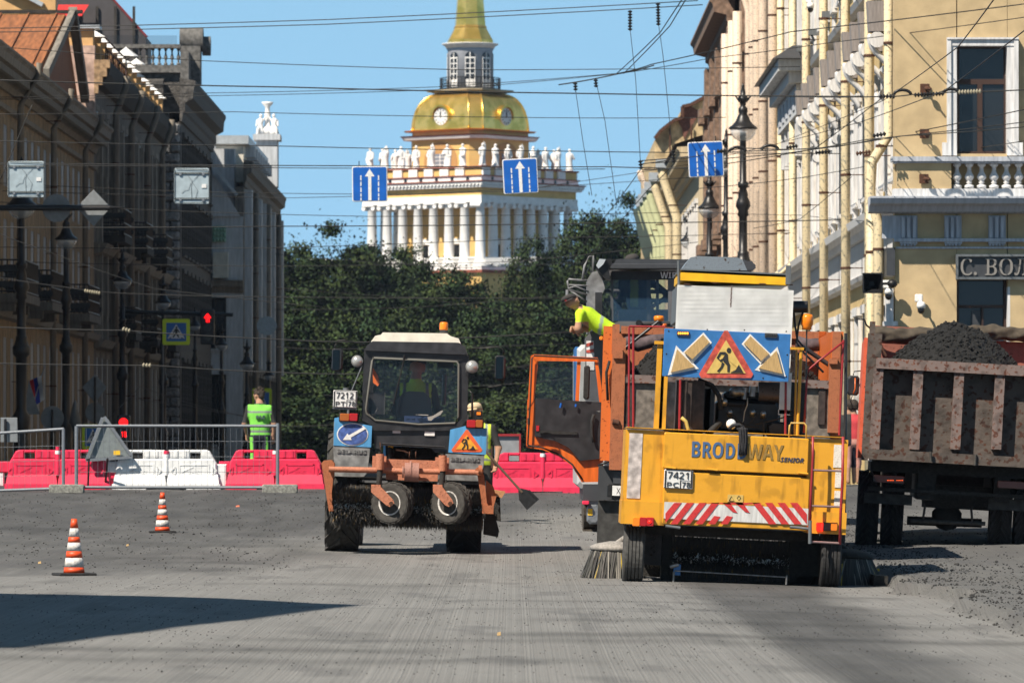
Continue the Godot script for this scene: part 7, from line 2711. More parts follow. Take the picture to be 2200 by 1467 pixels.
func make_barriers() -> void:
	var mb := MB.new()
	barrier_half(mb, 0.0, false); barrier_half(mb, 0.99, true)
	mb.bev(PackedVector2Array([Vector2(-0.14, 0.3), Vector2(-0.14, 0.5), Vector2(0.08, 0.5), Vector2(0.08, 0.3)]), -0.06, 0.06, 0.02)
	mb.bev(PackedVector2Array([Vector2(1.9, 0.05), Vector2(1.9, 0.45), Vector2(2.08, 0.45), Vector2(2.08, 0.05)]), -0.08, 0.08, 0.02)
	mb.bar(Vector3(0.985, 0.25, 0.1), Vector3(0.985, 0.69, 0.1), 0.055, 12, 0.045)
	var red := part(Node3D.new(), "body", mb, M.barrier_red)
	var mesh := red.mesh
	red.get_parent().free()
	var spots := [
		[10, 1056, 246, "red", "leftmost red water-filled road barrier, behind the fence's left end", 0.02],
		[241, 1051, 483, "white", "white water-filled road barrier between two red ones, below the sign's back", 0.0],
		[485, 1054, 706, "red", "red water-filled road barrier in front of the standing worker", -0.02],
		[1052, 1068, 1290, "red", "red water-filled road barrier between tractor and open orange door", -0.01],
		[-232, 1058, 4, "white", "white road barrier at the left edge, only its end showing", 0.02],
	]
	for q in spots:
		var z := 101.0 if q[0] < 900 else 99.0
		var at := W(q[0], q[1], z)
		var t := thing("road_barrier", q[4], "barrier", Vector3(at.x, ground(at.x, z) - 0.01, at.z), "water-filled barriers across the road")
		t.rotation.y = q[5]
		var k: float = (q[2] - q[0]) * z / FOC / 2.05
		t.scale = Vector3(k, 1.0, 1.0)
		var m: Material = M.barrier_red if q[3] == "red" else M.barrier_white
		var o := part(t, "body", mesh, m)
		for x in [0.48, 1.46]:
			words(o, "lettering", "ВАД", 0.24, 0.085, Vector3(x + 0.03, 0.3, 0.13), m, "Droid Sans", true, 0.008, 0.2)
			mb = MB.new()
			mb.beam(Vector3(x - 0.2, 0.3, 0.13), Vector3(x + 0.02, 0.4, 0.13), 0.012, 0.014); mb.beam(Vector3(x - 0.17, 0.31, 0.13), Vector3(x - 0.02, 0.37, 0.13), 0.012, 0.014)
			part(o, "swoosh", mb, m)
		mb = MB.new()
		mb.bar(Vector3(0.985, 0.63, 0.1), Vector3(0.985, 0.69, 0.1), 0.052, 12)
		part(t, "reflector_band", mb, M.barrier_white if q[3] == "red" else M.barrier_red)
		if q[0] == 10:
			mb = MB.new()
			mb.bar(Vector3(0.985, 0.69, 0.1), Vector3(0.985, 0.76, 0.1), 0.04, 12)
			part(t, "post_cap", mb, M.barrier_red)
	# wire fence panels in front
	var fz := 98.5
	for q in [[-180, 136, 926, 1052, "left wire fence panel, running out of the picture"], [163, 597, 915, 1047, "long wire fence panel with grey frame in front of the barriers"]]:
		var t := thing("wire_fence", q[4], "fence", Vector3.ZERO, "temporary fence panels")
		var f := Fr.new(self, t, q[0], q[3], fz)
		var lift := 8.0 if q[0] < 0 else 0.0
		mb = MB.new()
		f.rod(mb, q[0], q[2] + lift * 2, q[1], q[2] - lift * 0.6, 0, 3.2); f.rod(mb, q[0], q[3] + lift, q[1], q[3] - lift * 0.4, 0, 3.2)
		f.rod(mb, q[0], q[2] + lift * 2, q[0], q[3] + 6, 0, 4.0); f.rod(mb, q[1] - 1, q[2] - 6, q[1] - 1, q[3] + 4, 0, 3.6)
		part(t, "frame", mb, M.galvanised)
		var x: float = q[0] + 9.0
		while x < q[1] - 4:
			mb = MB.new()
			f.rod(mb, x, q[2] + 3, x, q[3] - 2, 0.0, 0.32, -99.0, 4)
			part(t, "mesh_wire", mb, M.galvanised)
			x += 12.4
		for k in [0.25, 0.5, 0.75]:
			mb = MB.new()
			var y: float = lerpf(q[2], q[3], k)
			f.rod(mb, q[0], y + lift, q[1], y, 0.02, 0.45, -99.0, 4)
			part(t, "mesh_wire", mb, M.galvanised)
	for q in [[105, 180, 1050, 1064, "concrete foot under the gap between the two fence panels"], [563, 639, 1045, 1062, "concrete foot at the right end of the long fence panel"]]:
		mb = MB.new()
		var z := fz - 0.1
		var a := W(q[0], q[2], z)
		var b := W(q[1], q[3], z)
		var gy := ground((a.x + b.x) / 2, z)
		mb.cham(Vector3(0, 0.07, 0), Vector3(b.x - a.x, 0.16, 0.24), 0.02)
		solo("fence_foot", mb, M.concrete, q[4], "fence foot", "concrete fence feet", Vector3((a.x + b.x) / 2, gy, a.z))
	# cones
	var cone := thing("traffic_cone", "nearer traffic cone with dirty lowest white band, at lower left", "traffic cone", Vector3.ZERO, "orange and white cones on the road")
	mb = MB.new()
	mb.cham(Vector3(0, 0.016, 0), Vector3(0.40, 0.03, 0.40), 0.008)
	part(cone, "foot", mb, M.black_rubber)
	var y0 := 0.03
	var bands := [[0.03, 0.09, "cone_orange"], [0.09, 0.19, "cone_white"], [0.19, 0.26, "cone_orange"], [0.26, 0.35, "cone_white"], [0.35, 0.41, "cone_orange"], [0.41, 0.50, "cone_white"], [0.50, 0.60, "cone_orange"]]
	for q in bands:
		mb = MB.new()
		var r0 := lerpf(0.118, 0.03, q[0] / 0.6)
		var r1 := lerpf(0.118, 0.03, q[1] / 0.6)
		mb.lathe([[0, q[0]], [r0, q[0]], [r1, q[1]], [0, q[1]]], Vector3.ZERO, 20)
		part(cone, "band", mb, M[q[2]])
	var c1 := hit(158, 1237)
	cone.position = c1
	cone.rotation.y = 0.3
	var c2 := again(cone, hit(348, 1145), "farther traffic cone, standing between the fence and the nearer cone", 0.1)
	c2.scale = Vector3.ONE * 0.93

# ---------- people ----------
# one smooth skin over tapered bones: blended field, meshed as surface nets
func flesh(mb: MB, bones: Array, cell: float, paint: Callable, k := 45.0) -> void:
	var lo := Vector3.INF
	var hi := -Vector3.INF
	for b in bones:
		var r := maxf(b[2], b[3]) + cell * 3
		lo = lo.min((b[0] as Vector3).min(b[1]) - Vector3.ONE * r)
		hi = hi.max((b[0] as Vector3).max(b[1]) + Vector3.ONE * r)
	var nx := int((hi.x - lo.x) / cell) + 2
	var ny := int((hi.y - lo.y) / cell) + 2
	var nz := int((hi.z - lo.z) / cell) + 2
	var fld := PackedFloat32Array()
	fld.resize(nx * ny * nz)
	for b in bones:
		var a: Vector3 = b[0]
		var ab: Vector3 = b[1] - b[0]
		var l2 := maxf(ab.length_squared(), 1e-9)
		var reach := maxf(b[2], b[3]) + 4.5 / k
		var p0 := ((a.min(b[1]) - Vector3.ONE * reach - lo) / cell).max(Vector3.ZERO)
		var p1 := ((a.max(b[1]) + Vector3.ONE * reach - lo) / cell)
		for z in range(int(p0.z), mini(int(p1.z) + 1, nz)):
			for y in range(int(p0.y), mini(int(p1.y) + 1, ny)):
				for x in range(int(p0.x), mini(int(p1.x) + 1, nx)):
					var p := lo + Vector3(x, y, z) * cell
					var t := clampf((p - a).dot(ab) / l2, 0, 1)
					var d := p.distance_to(a + ab * t) - lerpf(b[2], b[3], t)
					if d < 4.5 / k: fld[(z * ny + y) * nx + x] += exp(-k * d)
	var vid := {}
	var verts := []
	var cols := []
	for z in nz - 1:
		for y in ny - 1:
			for x in nx - 1:
				var i0 := (z * ny + y) * nx + x
				var m := 0
				var c := [fld[i0], fld[i0 + 1], fld[i0 + nx], fld[i0 + nx + 1], fld[i0 + nx * ny], fld[i0 + nx * ny + 1], fld[i0 + nx * ny + nx], fld[i0 + nx * ny + nx + 1]]
				for q in 8:
					if c[q] > 1.0: m |= 1 << q
				if m == 0 or m == 255: continue
				var s := Vector3.ZERO
				var n := 0
				for e in [[0, 1], [2, 3], [4, 5], [6, 7], [0, 2], [1, 3], [4, 6], [5, 7], [0, 4], [1, 5], [2, 6], [3, 7]]:
					var va: float = c[e[0]]
					var vb: float = c[e[1]]
					if (va > 1.0) != (vb > 1.0):
						var la := log(maxf(va, 1e-6))
						var lb := log(maxf(vb, 1e-6))
						var t := la / (la - lb)
						var pa := Vector3(e[0] & 1, (e[0] >> 1) & 1, e[0] >> 2)
						var pb := Vector3(e[1] & 1, (e[1] >> 1) & 1, e[1] >> 2)
						s += pa.lerp(pb, t)
						n += 1
				var v := lo + (Vector3(x, y, z) + s / n) * cell
				vid[i0] = verts.size()
				verts.append(v)
				cols.append(paint.call(v))
	mb.smooth(2)
	var emit := func(i: int) -> void:
		mb.col(cols[i])
		mb.st.add_vertex(mb.xf * (verts[i] as Vector3))
	var face := func(a: int, b: int, c: int, d: int, flip: bool) -> void:
		if not (vid.has(a) and vid.has(b) and vid.has(c) and vid.has(d)): return
		var q := [vid[a], vid[b], vid[c], vid[d]]
		if flip: q.reverse()
		for i in [0, 1, 2, 0, 2, 3]: emit.call(q[i])
	var sy := nx
	var sz := nx * ny
	for z in range(1, nz - 1):
		for y in range(1, ny - 1):
			for x in range(1, nx - 1):
				var i := (z * ny + y) * nx + x
				var a := fld[i] > 1.0
				if a != (fld[i + 1] > 1.0): face.call(i, i - sy, i - sy - sz, i - sz, a)
				if a != (fld[i + sy] > 1.0): face.call(i, i - sz, i - sz - 1, i - 1, a)
				if a != (fld[i + sz] > 1.0): face.call(i, i - 1, i - 1 - sy, i - sy, a)
	mb.flat()

# J holds the joints; r scales the build; paint gives clothing colours
func body(t: Node3D, J: Dictionary, paint: Callable, cell := 0.022) -> MeshInstance3D:
	var mb := MB.new()
	var B := []
	var hd: Vector3 = J.head
	var up_v: Vector3 = (J.head - J.neck).normalized()
	var fw: Vector3 = J.look.normalized()
	var side := fw.cross(up_v).normalized()      # the figure's right hand side
	var sh: Vector3 = (J.rs - J.ls)
	var hp: Vector3 = (J.rh - J.lh)
	# trunk: three columns side by side, belly, hips
	for k in [-0.62, 0.0, 0.62]:
		B.append([J.chest + sh * 0.36 * k, J.belly + hp * 0.5 * k, 0.115, 0.105])
		B.append([J.belly + hp * 0.5 * k, J.pelvis + hp * 0.5 * k, 0.105, 0.112])
	B.append([J.ls.lerp(J.rs, 0.08), J.ls.lerp(J.rs, 0.92), 0.068, 0.068])
	B.append([J.chest.lerp(J.neck, 0.5), J.neck, 0.085, 0.062])
	B.append([J.neck, hd, 0.058, 0.056])
	for s in ["l", "r"]:
		B.append([J[s + "s"], J[s + "e"], 0.058, 0.043]); B.append([J[s + "e"], J[s + "w"], 0.043, 0.029])
		if J.has(s + "k"):
			B.append([J[s + "h"], J[s + "k"], 0.092, 0.06]); B.append([J[s + "k"], J[s + "a"], 0.06, 0.042])
			if J.has(s + "t"): B.append([J[s + "a"] + Vector3(0, -0.03, 0), J[s + "t"], 0.045, 0.035])
	flesh(mb, B, cell, paint, 60.0)
	# head with a face, on its own finer grid
	var H := [[hd + up_v * 0.035 - fw * 0.018, hd + up_v * 0.03 + fw * 0.02, 0.092, 0.082], [hd - up_v * 0.03 + fw * 0.03, hd - up_v * 0.085 + fw * 0.055, 0.062, 0.03],
		[hd - up_v * 0.04, J.neck.lerp(hd, 0.3), 0.055, 0.056], [hd + up_v * 0.012 + fw * 0.092, hd - up_v * 0.028 + fw * 0.115, 0.011, 0.016],
		[hd - side * 0.04 + up_v * 0.03 + fw * 0.088, hd + side * 0.04 + up_v * 0.03 + fw * 0.088, 0.012, 0.012], [hd - side * 0.022 - up_v * 0.06 + fw * 0.088, hd + side * 0.022 - up_v * 0.06 + fw * 0.088, 0.01, 0.01]]
	for e in [-1, 1]: H.append([hd + side * e * 0.083 + up_v * 0.02, hd + side * e * 0.088 - up_v * 0.03, 0.017, 0.012])
	flesh(mb, H, 0.009, func(_p): return Color(0.40, 0.22, 0.145), 110.0)
	# hands: palm, four fingers of unequal length, a thumb from the side of the palm
	for s in ["l", "r"]:
		var w: Vector3 = J[s + "w"]
		var d: Vector3 = J.get(s + "d", (w - J[s + "e"]).normalized())
		var across: Vector3 = J.get(s + "x", d.cross(Vector3.UP if absf(d.y) < 0.8 else fw)).normalized()
		var curl := d.cross(across).normalized() * (1.0 if s == "l" else -1.0)
		var Q := [[w, w + d * 0.075, 0.03, 0.034]]
		for e in [-1.0, 1.0]: Q.append([w + d * 0.02 + across * 0.014 * e, w + d * 0.085 + across * 0.024 * e, 0.022, 0.018])
		var ln := [0.075, 0.088, 0.082, 0.062]
		for i in 4:
			var a: Vector3 = w + d * 0.09 + across * (i - 1.5) * 0.021
			var m: Vector3 = a + (d * 0.85 + curl * 0.45).normalized() * ln[i] * 0.5
			Q.append([a, m, 0.0105, 0.0095]); Q.append([m, m + (d * 0.35 + curl * 0.9).normalized() * ln[i] * 0.5, 0.0095, 0.008])
		var th: Vector3 = w + d * 0.03 + across * -0.03
		Q.append([th, th + (d * 0.7 - across * 0.6 + curl * 0.3).normalized() * 0.05, 0.013, 0.011])
		Q.append([th + (d * 0.7 - across * 0.6 + curl * 0.3).normalized() * 0.05, th + (d * 0.9 - across * 0.45 + curl * 0.6).normalized() * 0.085, 0.011, 0.009])
		flesh(mb, Q, 0.0075, func(_p): return Color(0.40, 0.22, 0.145), 180.0)
	var o := part(t, "body", mb, M.figure)
	for e in [-1, 1]:
		var q := MB.new()
		q.ball(hd + side * e * 0.033 + up_v * 0.012 + fw * 0.093, Vector3.ONE * 0.011, 8)
		part(o, "eye", q, M.ink)
	return o

func hair_cap(t: Node3D, called: String, J: Dictionary, m: Material, tousle := 0.0, drop := 0.02) -> void:
	var up_v: Vector3 = (J.head - J.neck).normalized()
	var fw: Vector3 = J.look.normalized()
	var c: Vector3 = J.head + up_v * 0.05 - fw * 0.012
	var B := [[c, c + fw * 0.005, 0.1, 0.096], [c - fw * 0.045 - up_v * 0.02, c - fw * 0.05 - up_v * 0.055, 0.07, 0.06]]
	var r := RandomNumberGenerator.new()
	r.seed = 6
	if tousle > 0:
		for i in 46:
			var d := Vector3(r.randfn(), absf(r.randfn()) + 0.25, r.randfn()).normalized()
			B.append([c + d * 0.075, c + d * (0.1 + tousle * r.randf()) + Vector3(r.randfn(), r.randfn(), r.randfn()) * 0.015, 0.02, 0.007])
	var mb := MB.new()
	var keep := []
	for b in B: keep.append(b)
	flesh(mb, keep, 0.011, func(_p): return Color.WHITE, 120.0)
	part(t, called, mb, m)

func peak(t: Node3D, J: Dictionary, m: Material) -> MeshInstance3D:
	# cap: crown and peak
	var up_v: Vector3 = (J.head - J.neck).normalized()
	var fw: Vector3 = J.look.normalized()
	var side := fw.cross(up_v).normalized()
	var c: Vector3 = J.head + up_v * 0.062
	var mb := MB.new(Transform3D(Basis(side, up_v, -fw), c))
	mb.lathe([[0.104, 0.0], [0.108, 0.03], [0.098, 0.065], [0.065, 0.09], [0.0, 0.1]], Vector3.ZERO, 18)
	var cap := part(t, "cap", mb, m)
	mb = MB.new(Transform3D(Basis(side, up_v, -fw), c))
	var rings := []
	for i in 9:
		var a := lerpf(-1.25, 1.25, i / 8.0)
		var x := sin(a) * 0.1
		var z := -cos(a) * 0.095
		var l := 0.085 * cos(a * 0.9)
		rings.append([Vector3(x, 0.004, z), Vector3(x, 0.012, z), Vector3(x * 1.02, -0.008, z - l), Vector3(x * 1.02, -0.014, z - l)])
	mb.loft(rings)
	part(cap, "cap_peak", mb, m)
	return cap

func make_people() -> void:
	var skin := Color(0.40, 0.22, 0.145)
	var lime := Color(0.2, 0.64, 0.08)
	var tape := Color(0.2, 0.22, 0.22)
	var navy := Color(0.012, 0.014, 0.03)
	var black := Color(0.02, 0.02, 0.022)
	# standing worker, back to the camera
	var z := 105.0
	var at := W(557, 1035, z)
	var t := thing("person", "person in a lime vest over dark T-shirt, standing with back turned behind the red barrier", "person", Vector3(at.x, ground(at.x, z), -z))
	var J := {"head": Vector3(-0.015, 1.68, -0.06), "neck": Vector3(0, 1.53, 0), "look": Vector3(-0.75, -0.02, -0.7), "chest": Vector3(0, 1.36, 0.01), "belly": Vector3(0.0, 1.12, 0.0), "pelvis": Vector3(0.02, 0.95, 0),
		"ls": Vector3(-0.2, 1.46, 0.0), "rs": Vector3(0.2, 1.45, 0.02), "le": Vector3(-0.28, 1.18, 0.03), "re": Vector3(0.27, 1.17, 0.05), "lw": Vector3(-0.24, 0.97, -0.12), "rw": Vector3(0.25, 0.92, -0.03),
		"lh": Vector3(-0.09, 0.92, 0), "rh": Vector3(0.11, 0.92, 0), "lk": Vector3(-0.11, 0.5, -0.02), "rk": Vector3(0.13, 0.5, -0.02), "la": Vector3(-0.12, 0.09, 0.02), "ra": Vector3(0.14, 0.09, 0.02), "lt": Vector3(-0.14, 0.035, -0.16), "rt": Vector3(0.17, 0.035, -0.16)}
	var paint := func(p: Vector3) -> Color:
		if p.y > 1.53: return skin if p.y > 1.55 else navy
		if p.y < 0.1: return black
		if absf(p.x) > 0.205 + 0.02 * (p.y - 1.0):
			if p.y > 1.19 and p.y < 1.54: return black
			if p.y > 0.86: return skin
		if p.y > 0.965:
			if (p.y > 1.365 and p.y < 1.41) or (p.y > 1.015 and p.y < 1.055): return tape
			return lime
		if p.y > 0.93: return navy
		return lime if p.x < -0.125 or (p.x > 0.13 and p.x < 0.155) else navy
	body(t, J, paint, 0.02)
	hair_cap(t, "hair", J, M.hair, 0.05)
	words(t, "vest_lettering", "ВАД", 0.16, 0.075, Vector3(0.02, 1.29, 0.145), mt("vest_print", lin(0.06, 0.12, 0.1), 0.7), "Droid Sans", true, 0.04, 0.15)
	# man with the cream cap, half hidden by the tractor
	z = 84.0
	at = W(1032, 1100, z)
	t = thing("person", "person in cream cap and lime striped vest carrying a shovel, beside the tractor's right wheel", "person", Vector3(at.x, ground(at.x, z), -z))
	J = {"head": Vector3(-0.06, 1.62, 0.02), "neck": Vector3(-0.02, 1.47, 0), "look": Vector3(-0.75, -0.1, 0.66), "chest": Vector3(0, 1.3, 0.0), "belly": Vector3(0, 1.07, 0.0), "pelvis": Vector3(0, 0.92, 0),
		"ls": Vector3(-0.16, 1.4, -0.08), "rs": Vector3(0.18, 1.38, 0.05), "le": Vector3(-0.25, 1.12, 0.1), "re": Vector3(0.27, 1.1, 0.1), "lw": Vector3(-0.12, 0.98, 0.24), "rw": Vector3(0.23, 0.86, 0.2),
		"lh": Vector3(-0.1, 0.9, 0), "rh": Vector3(0.1, 0.9, 0), "lk": Vector3(-0.12, 0.48, 0.03), "rk": Vector3(0.12, 0.48, 0.02), "la": Vector3(-0.13, 0.09, 0), "ra": Vector3(0.13, 0.09, -0.02), "lt": Vector3(-0.2, 0.035, 0.12), "rt": Vector3(0.1, 0.035, 0.16)}
	var yl := Color(0.55, 0.72, 0.05)
	paint = func(p: Vector3) -> Color:
		if p.y > 1.47: return skin
		if p.y < 0.1: return black
		if p.x > 0.155 or p.x < -0.2:
			if p.y > 1.13: return black
			if p.y > 0.8: return skin
		if p.y > 0.86:
			if (p.y > 1.03 and p.y < 1.08) or (p.y > 0.9 and p.y < 0.94) or (p.x > 0.07 and p.x < 0.115 and p.y > 1.08): return tape
			return yl
		return black
	body(t, J, paint, 0.02)
	var cream := mt("cap_cream", lin(0.62, 0.48, 0.3), 0.9, 0, "soft", 5.0)
	peak(t, J, cream)
	# his shovel
	var sv := thing("shovel", "shovel with long wooden handle and black blade, held by the capped person", "shovel", t.position)
	var mb := MB.new()
	var h0 := W(1030, 955, z - 0.3) - t.position
	var h1 := W(1122, 1058, z - 0.35) - t.position
	mb.bar(h0, h1, 0.018, 8)
	part(sv, "handle", mb, mt("handle_wood", lin(0.09, 0.055, 0.035), 0.8))
	mb = MB.new()
	var ax := (h1 - h0).normalized()
	var bl := Transform3D(Basis(ax.cross(Vector3(0, 0, 1)).normalized(), -ax, Vector3(0, 0, 1)), h1)
	mb.xf = bl
	var rr := []
	for q in [[0.05, 0.02], [0.0, -0.06], [0.0, -0.16], [0.03, -0.25]]: pass
	mb.prism(PackedVector2Array([Vector2(-0.025, 0.06), Vector2(0.025, 0.06), Vector2(0.09, -0.03), Vector2(0.105, -0.24), Vector2(-0.105, -0.24), Vector2(-0.09, -0.03)]), -0.008, 0.004)
	for s in [-1, 1]: mb.beam(Vector3(s * 0.093, -0.04, 0.012), Vector3(s * 0.105, -0.24, 0.012), 0.012, 0.03)
	part(sv, "blade", mb, M.black_metal)
	# man leaning over the mill's rail
	z = 79.6
	at = W(1300, 905, z)
	t = thing("person", "person in dark cap and bright lime T-shirt leaning over the milling machine's rail", "person", at)
	var s := FOC / z
	var V := func(px: float, py: float, d := 0.0) -> Vector3: return W(px, py, z + d) - at
	J = {"head": V.call(1232, 651, -0.05), "neck": V.call(1249, 667, 0.0), "look": Vector3(-0.62, -0.22, 0.75), "chest": V.call(1262, 678, 0.1), "belly": V.call(1288, 697, 0.12), "pelvis": V.call(1312, 712, 0.15),
		"ls": V.call(1246, 675, -0.16), "rs": V.call(1258, 672, 0.24), "le": V.call(1242, 706, -0.22), "re": V.call(1262, 706, 0.26), "lw": V.call(1238, 711, 0.02), "rw": V.call(1240, 706, 0.0), "ld": Vector3(0.35, 0.05, -0.9), "rd": Vector3(-0.8, -0.1, 0.5), "lx": Vector3(0.1, 1, 0), "rx": Vector3(0.1, 1, 0),
		"lh": V.call(1312, 712, 0.05), "rh": V.call(1312, 712, 0.25), "lk": V.call(1318, 775, 0.1), "rk": V.call(1322, 775, 0.25), "la": V.call(1326, 838, 0.15), "ra": V.call(1328, 838, 0.3)}
	var neon := Color(0.55, 0.82, 0.02)
	var nk: Vector3 = J.neck
	var el: Vector3 = J.le
	paint = func(p: Vector3) -> Color:
		if p.y > nk.y + 0.02 and p.x < nk.x + 0.02: return skin
		if p.x < nk.x + 0.11 and p.y < el.y + 0.1: return skin
		if p.y < J.pelvis.y - 0.05: return navy
		var u: float = p.x - nk.x - (p.y - nk.y) * 0.2
		if u > 0.29 and u < 0.34: return Color(0.32, 0.4, 0.3)
		return neon
	body(t, J, paint, 0.016)
	peak(t, J, mt("cap_dark", lin(0.04, 0.036, 0.036), 0.9, 0, "soft", 5.0))
	var up_v: Vector3 = (J.head - J.neck).normalized()
	var fw: Vector3 = J.look.normalized()
	mb = MB.new()
	mb.ball(J.head + up_v * 0.09 + fw * 0.092 + Vector3(0.02, 0, 0), Vector3(0.03, 0.025, 0.025), 8)
	part(t, "cap_badge", mb, M.red_lens)
	# operator seen through the mill's screen
	z = 81.2
	at = W(1375, 795, z)
	t = thing("person", "person in dark jacket with lime stripes standing behind the milling machine's screen", "person", at)
	J = {"head": Vector3(-0.1, 1.5, 0.0), "neck": Vector3(-0.08, 1.35, 0.0), "look": Vector3(-0.3, -0.1, -0.9), "chest": Vector3(-0.06, 1.18, 0.0), "belly": Vector3(0.0, 0.95, 0.0), "pelvis": Vector3(0.02, 0.8, 0),
		"ls": Vector3(-0.24, 1.28, 0.0), "rs": Vector3(0.16, 1.26, 0.06), "le": Vector3(-0.3, 0.98, -0.05), "re": Vector3(0.42, 1.06, 0.08), "lw": Vector3(-0.28, 0.85, -0.25), "rw": Vector3(0.2, 0.92, 0.16),
		"lh": Vector3(-0.1, 0.8, 0), "rh": Vector3(0.12, 0.8, 0), "lk": Vector3(-0.1, 0.4, 0), "rk": Vector3(0.12, 0.4, 0), "la": Vector3(-0.1, 0.08, 0), "ra": Vector3(0.12, 0.08, 0)}
	var dark := Color(0.02, 0.022, 0.032)
	paint = func(p: Vector3) -> Color:
		if p.y > 1.36: return skin
		if p.x > -0.14 and p.x < -0.02 and p.y > 0.9: return Color(0.5, 0.68, 0.05)
		if p.y > 0.68 and p.y < 0.76 and p.x < 0.1: return Color(0.5, 0.68, 0.05)
		if p.y >= 0.76 and p.y < 0.84 and p.x < 0.1: return tape
		return dark
	body(t, J, paint, 0.022)
	peak(t, J, M.cap_dark)
	# driver in the tractor
	z = 70.95
	at = W(893, 962, z)
	t = thing("person", "person driving the tractor, lime vest and dark cap, seen through the rear window", "person", at)
	J = {"head": Vector3(0.02, 0.99, -0.03), "neck": Vector3(0.0, 0.85, 0), "look": Vector3(0.15, -0.05, -1), "chest": Vector3(0, 0.66, 0), "belly": Vector3(0, 0.42, 0), "pelvis": Vector3(0, 0.24, 0),
		"ls": Vector3(-0.2, 0.74, 0), "rs": Vector3(0.2, 0.74, 0), "le": Vector3(-0.26, 0.46, -0.1), "re": Vector3(0.28, 0.46, -0.1), "lw": Vector3(-0.12, 0.5, -0.33), "rw": Vector3(0.16, 0.5, -0.34),
		"lh": Vector3(-0.1, 0.22, 0), "rh": Vector3(0.1, 0.22, 0), "lk": Vector3(-0.14, 0.24, -0.42), "rk": Vector3(0.14, 0.24, -0.42), "la": Vector3(-0.14, -0.12, -0.45), "ra": Vector3(0.14, -0.12, -0.45)}
	paint = func(p: Vector3) -> Color:
		if p.y > 0.86: return skin
		if absf(p.x) > 0.195: return black
		if p.y < 0.3: return navy
		if absf(p.x) > 0.12 and absf(p.x) < 0.165: return tape
		return Color(0.5, 0.8, 0.05)
	body(t, J, paint, 0.02)
	peak(t, J, M.cap_dark)
	words(t, "vest_lettering", "ВАД", 0.17, 0.06, Vector3(0, 0.62, 0.125), M.silver_tape, "Droid Sans", true, 0.03, 0.2)
	# passers-by between the sweeper and the brown tipper
	z = 108.0
	for q in [[1834, 1052, Color(0.55, 0.05, 0.06), Color(0.62, 0.3, 0.24), "passer-by in red top and pink skirt between the sweeper and the brown tipper"], [1825, 1050, black, navy, "passer-by in dark clothes beside the one in pink"]]:
		at = W(q[0], q[1], z)
		t = thing("person", q[4], "person", Vector3(at.x, ground(at.x, z), -z))
		J = {"head": Vector3(0, 1.5, 0), "neck": Vector3(0, 1.37, 0), "look": Vector3(-0.6, 0, -0.8), "chest": Vector3(0, 1.2, 0), "belly": Vector3(0, 0.98, 0), "pelvis": Vector3(0, 0.84, 0),
			"ls": Vector3(-0.16, 1.28, 0), "rs": Vector3(0.16, 1.28, 0), "le": Vector3(-0.2, 1.02, 0), "re": Vector3(0.2, 1.02, 0), "lw": Vector3(-0.2, 0.8, -0.08), "rw": Vector3(0.2, 0.8, -0.08),
			"lh": Vector3(-0.09, 0.82, 0), "rh": Vector3(0.09, 0.82, 0), "lk": Vector3(-0.1, 0.44, 0), "rk": Vector3(0.1, 0.44, -0.1), "la": Vector3(-0.1, 0.08, 0.05), "ra": Vector3(0.1, 0.08, -0.1)}
		var ca: Color = q[2]
		var cb2: Color = q[3]
		paint = func(p: Vector3) -> Color:
			if p.y > 1.36: return skin
			if p.y > 0.9: return ca
			return cb2 if p.y > 0.35 else skin
		body(t, J, paint, 0.03)
		hair_cap(t, "hair", J, M.hair)

# ---------- lamps, signs, signals ----------
func lamp_post(label: String, px: float, rim: float, z: float, wpx: float, cluster := false) -> Node3D:
	var c := W(px, rim, z)
	var gy := ground(c.x, z)
	var t := thing("street_lamp", label, "street lamp", Vector3(c.x, gy, c.z), "black cast-iron street lamps")
	var k := wpx * z / FOC / 0.82      # head size against a rim of 0.82 m
	var y := c.y - gy
	var mb := MB.new()
	var o := Vector3(0, y, 0)
	var head := []
	for q in [[0.41, -0.02], [0.43, 0.0], [0.42, 0.03], [0.3, 0.12], [0.22, 0.22], [0.17, 0.34], [0.12, 0.44], [0.14, 0.5], [0.13, 0.6], [0.07, 0.66], [0.09, 0.72], [0.1, 0.8], [0.2, 0.9], [0.08, 0.93], [0.07, 1.1], [0.04, 1.2], [0.05, 1.25], [0.0, 1.36]]: head.append([q[0] * k, q[1] * k])
	mb.lathe(head, o, 18)
	for i in 6:
		var a := TAU * i / 6
		mb.bar(o + Vector3(cos(a) * 0.1, 0.78, sin(a) * 0.1) * k, o + Vector3(cos(a) * 0.22, 0.95, sin(a) * 0.22) * k, 0.025 * k, 5)
	part(t, "lamp_head", mb, M.lamp_black)
	mb = MB.new()
	mb.lathe([[0.38 * k, -0.025 * k], [0.36 * k, -0.16 * k], [0.26 * k, -0.3 * k], [0.1 * k, -0.38 * k]], o, 18)
	part(t, "lamp_glass", mb, M.lens_clear)
	mb = MB.new()
	var pr := []
	for q in [[0.085, -0.1], [0.09, -0.4], [0.1, -1.55], [0.16, -1.6], [0.15, -1.72], [0.1, -1.76], [0.15, -1.95], [0.14, -2.02], [0.2, -2.15], [0.22, -2.28], [0.14, -2.42], [0.17, -2.55], [0.12, -2.6], [0.125, -3.6], [0.16, -3.62], [0.16, -3.7], [0.2, -3.85], [0.25, -3.9], [0.24, -4.1], [0.15, -4.2], [0.14, -5.6]]: pr.append([q[0] * k, q[1] * k])
	pr.append([0.16 * k, -y * 0.72]); pr.append([0.26 * k, -y * 0.74]); pr.append([0.24 * k, -y * 0.76]); pr.append([0.2 * k, -y * 0.8]); pr.append([0.3 * k, -y * 0.97]); pr.append([0.36 * k, -y])
	pr.reverse()
	mb.lathe(pr, o, 14)
	part(t, "pole", mb, M.lamp_black)
	return t

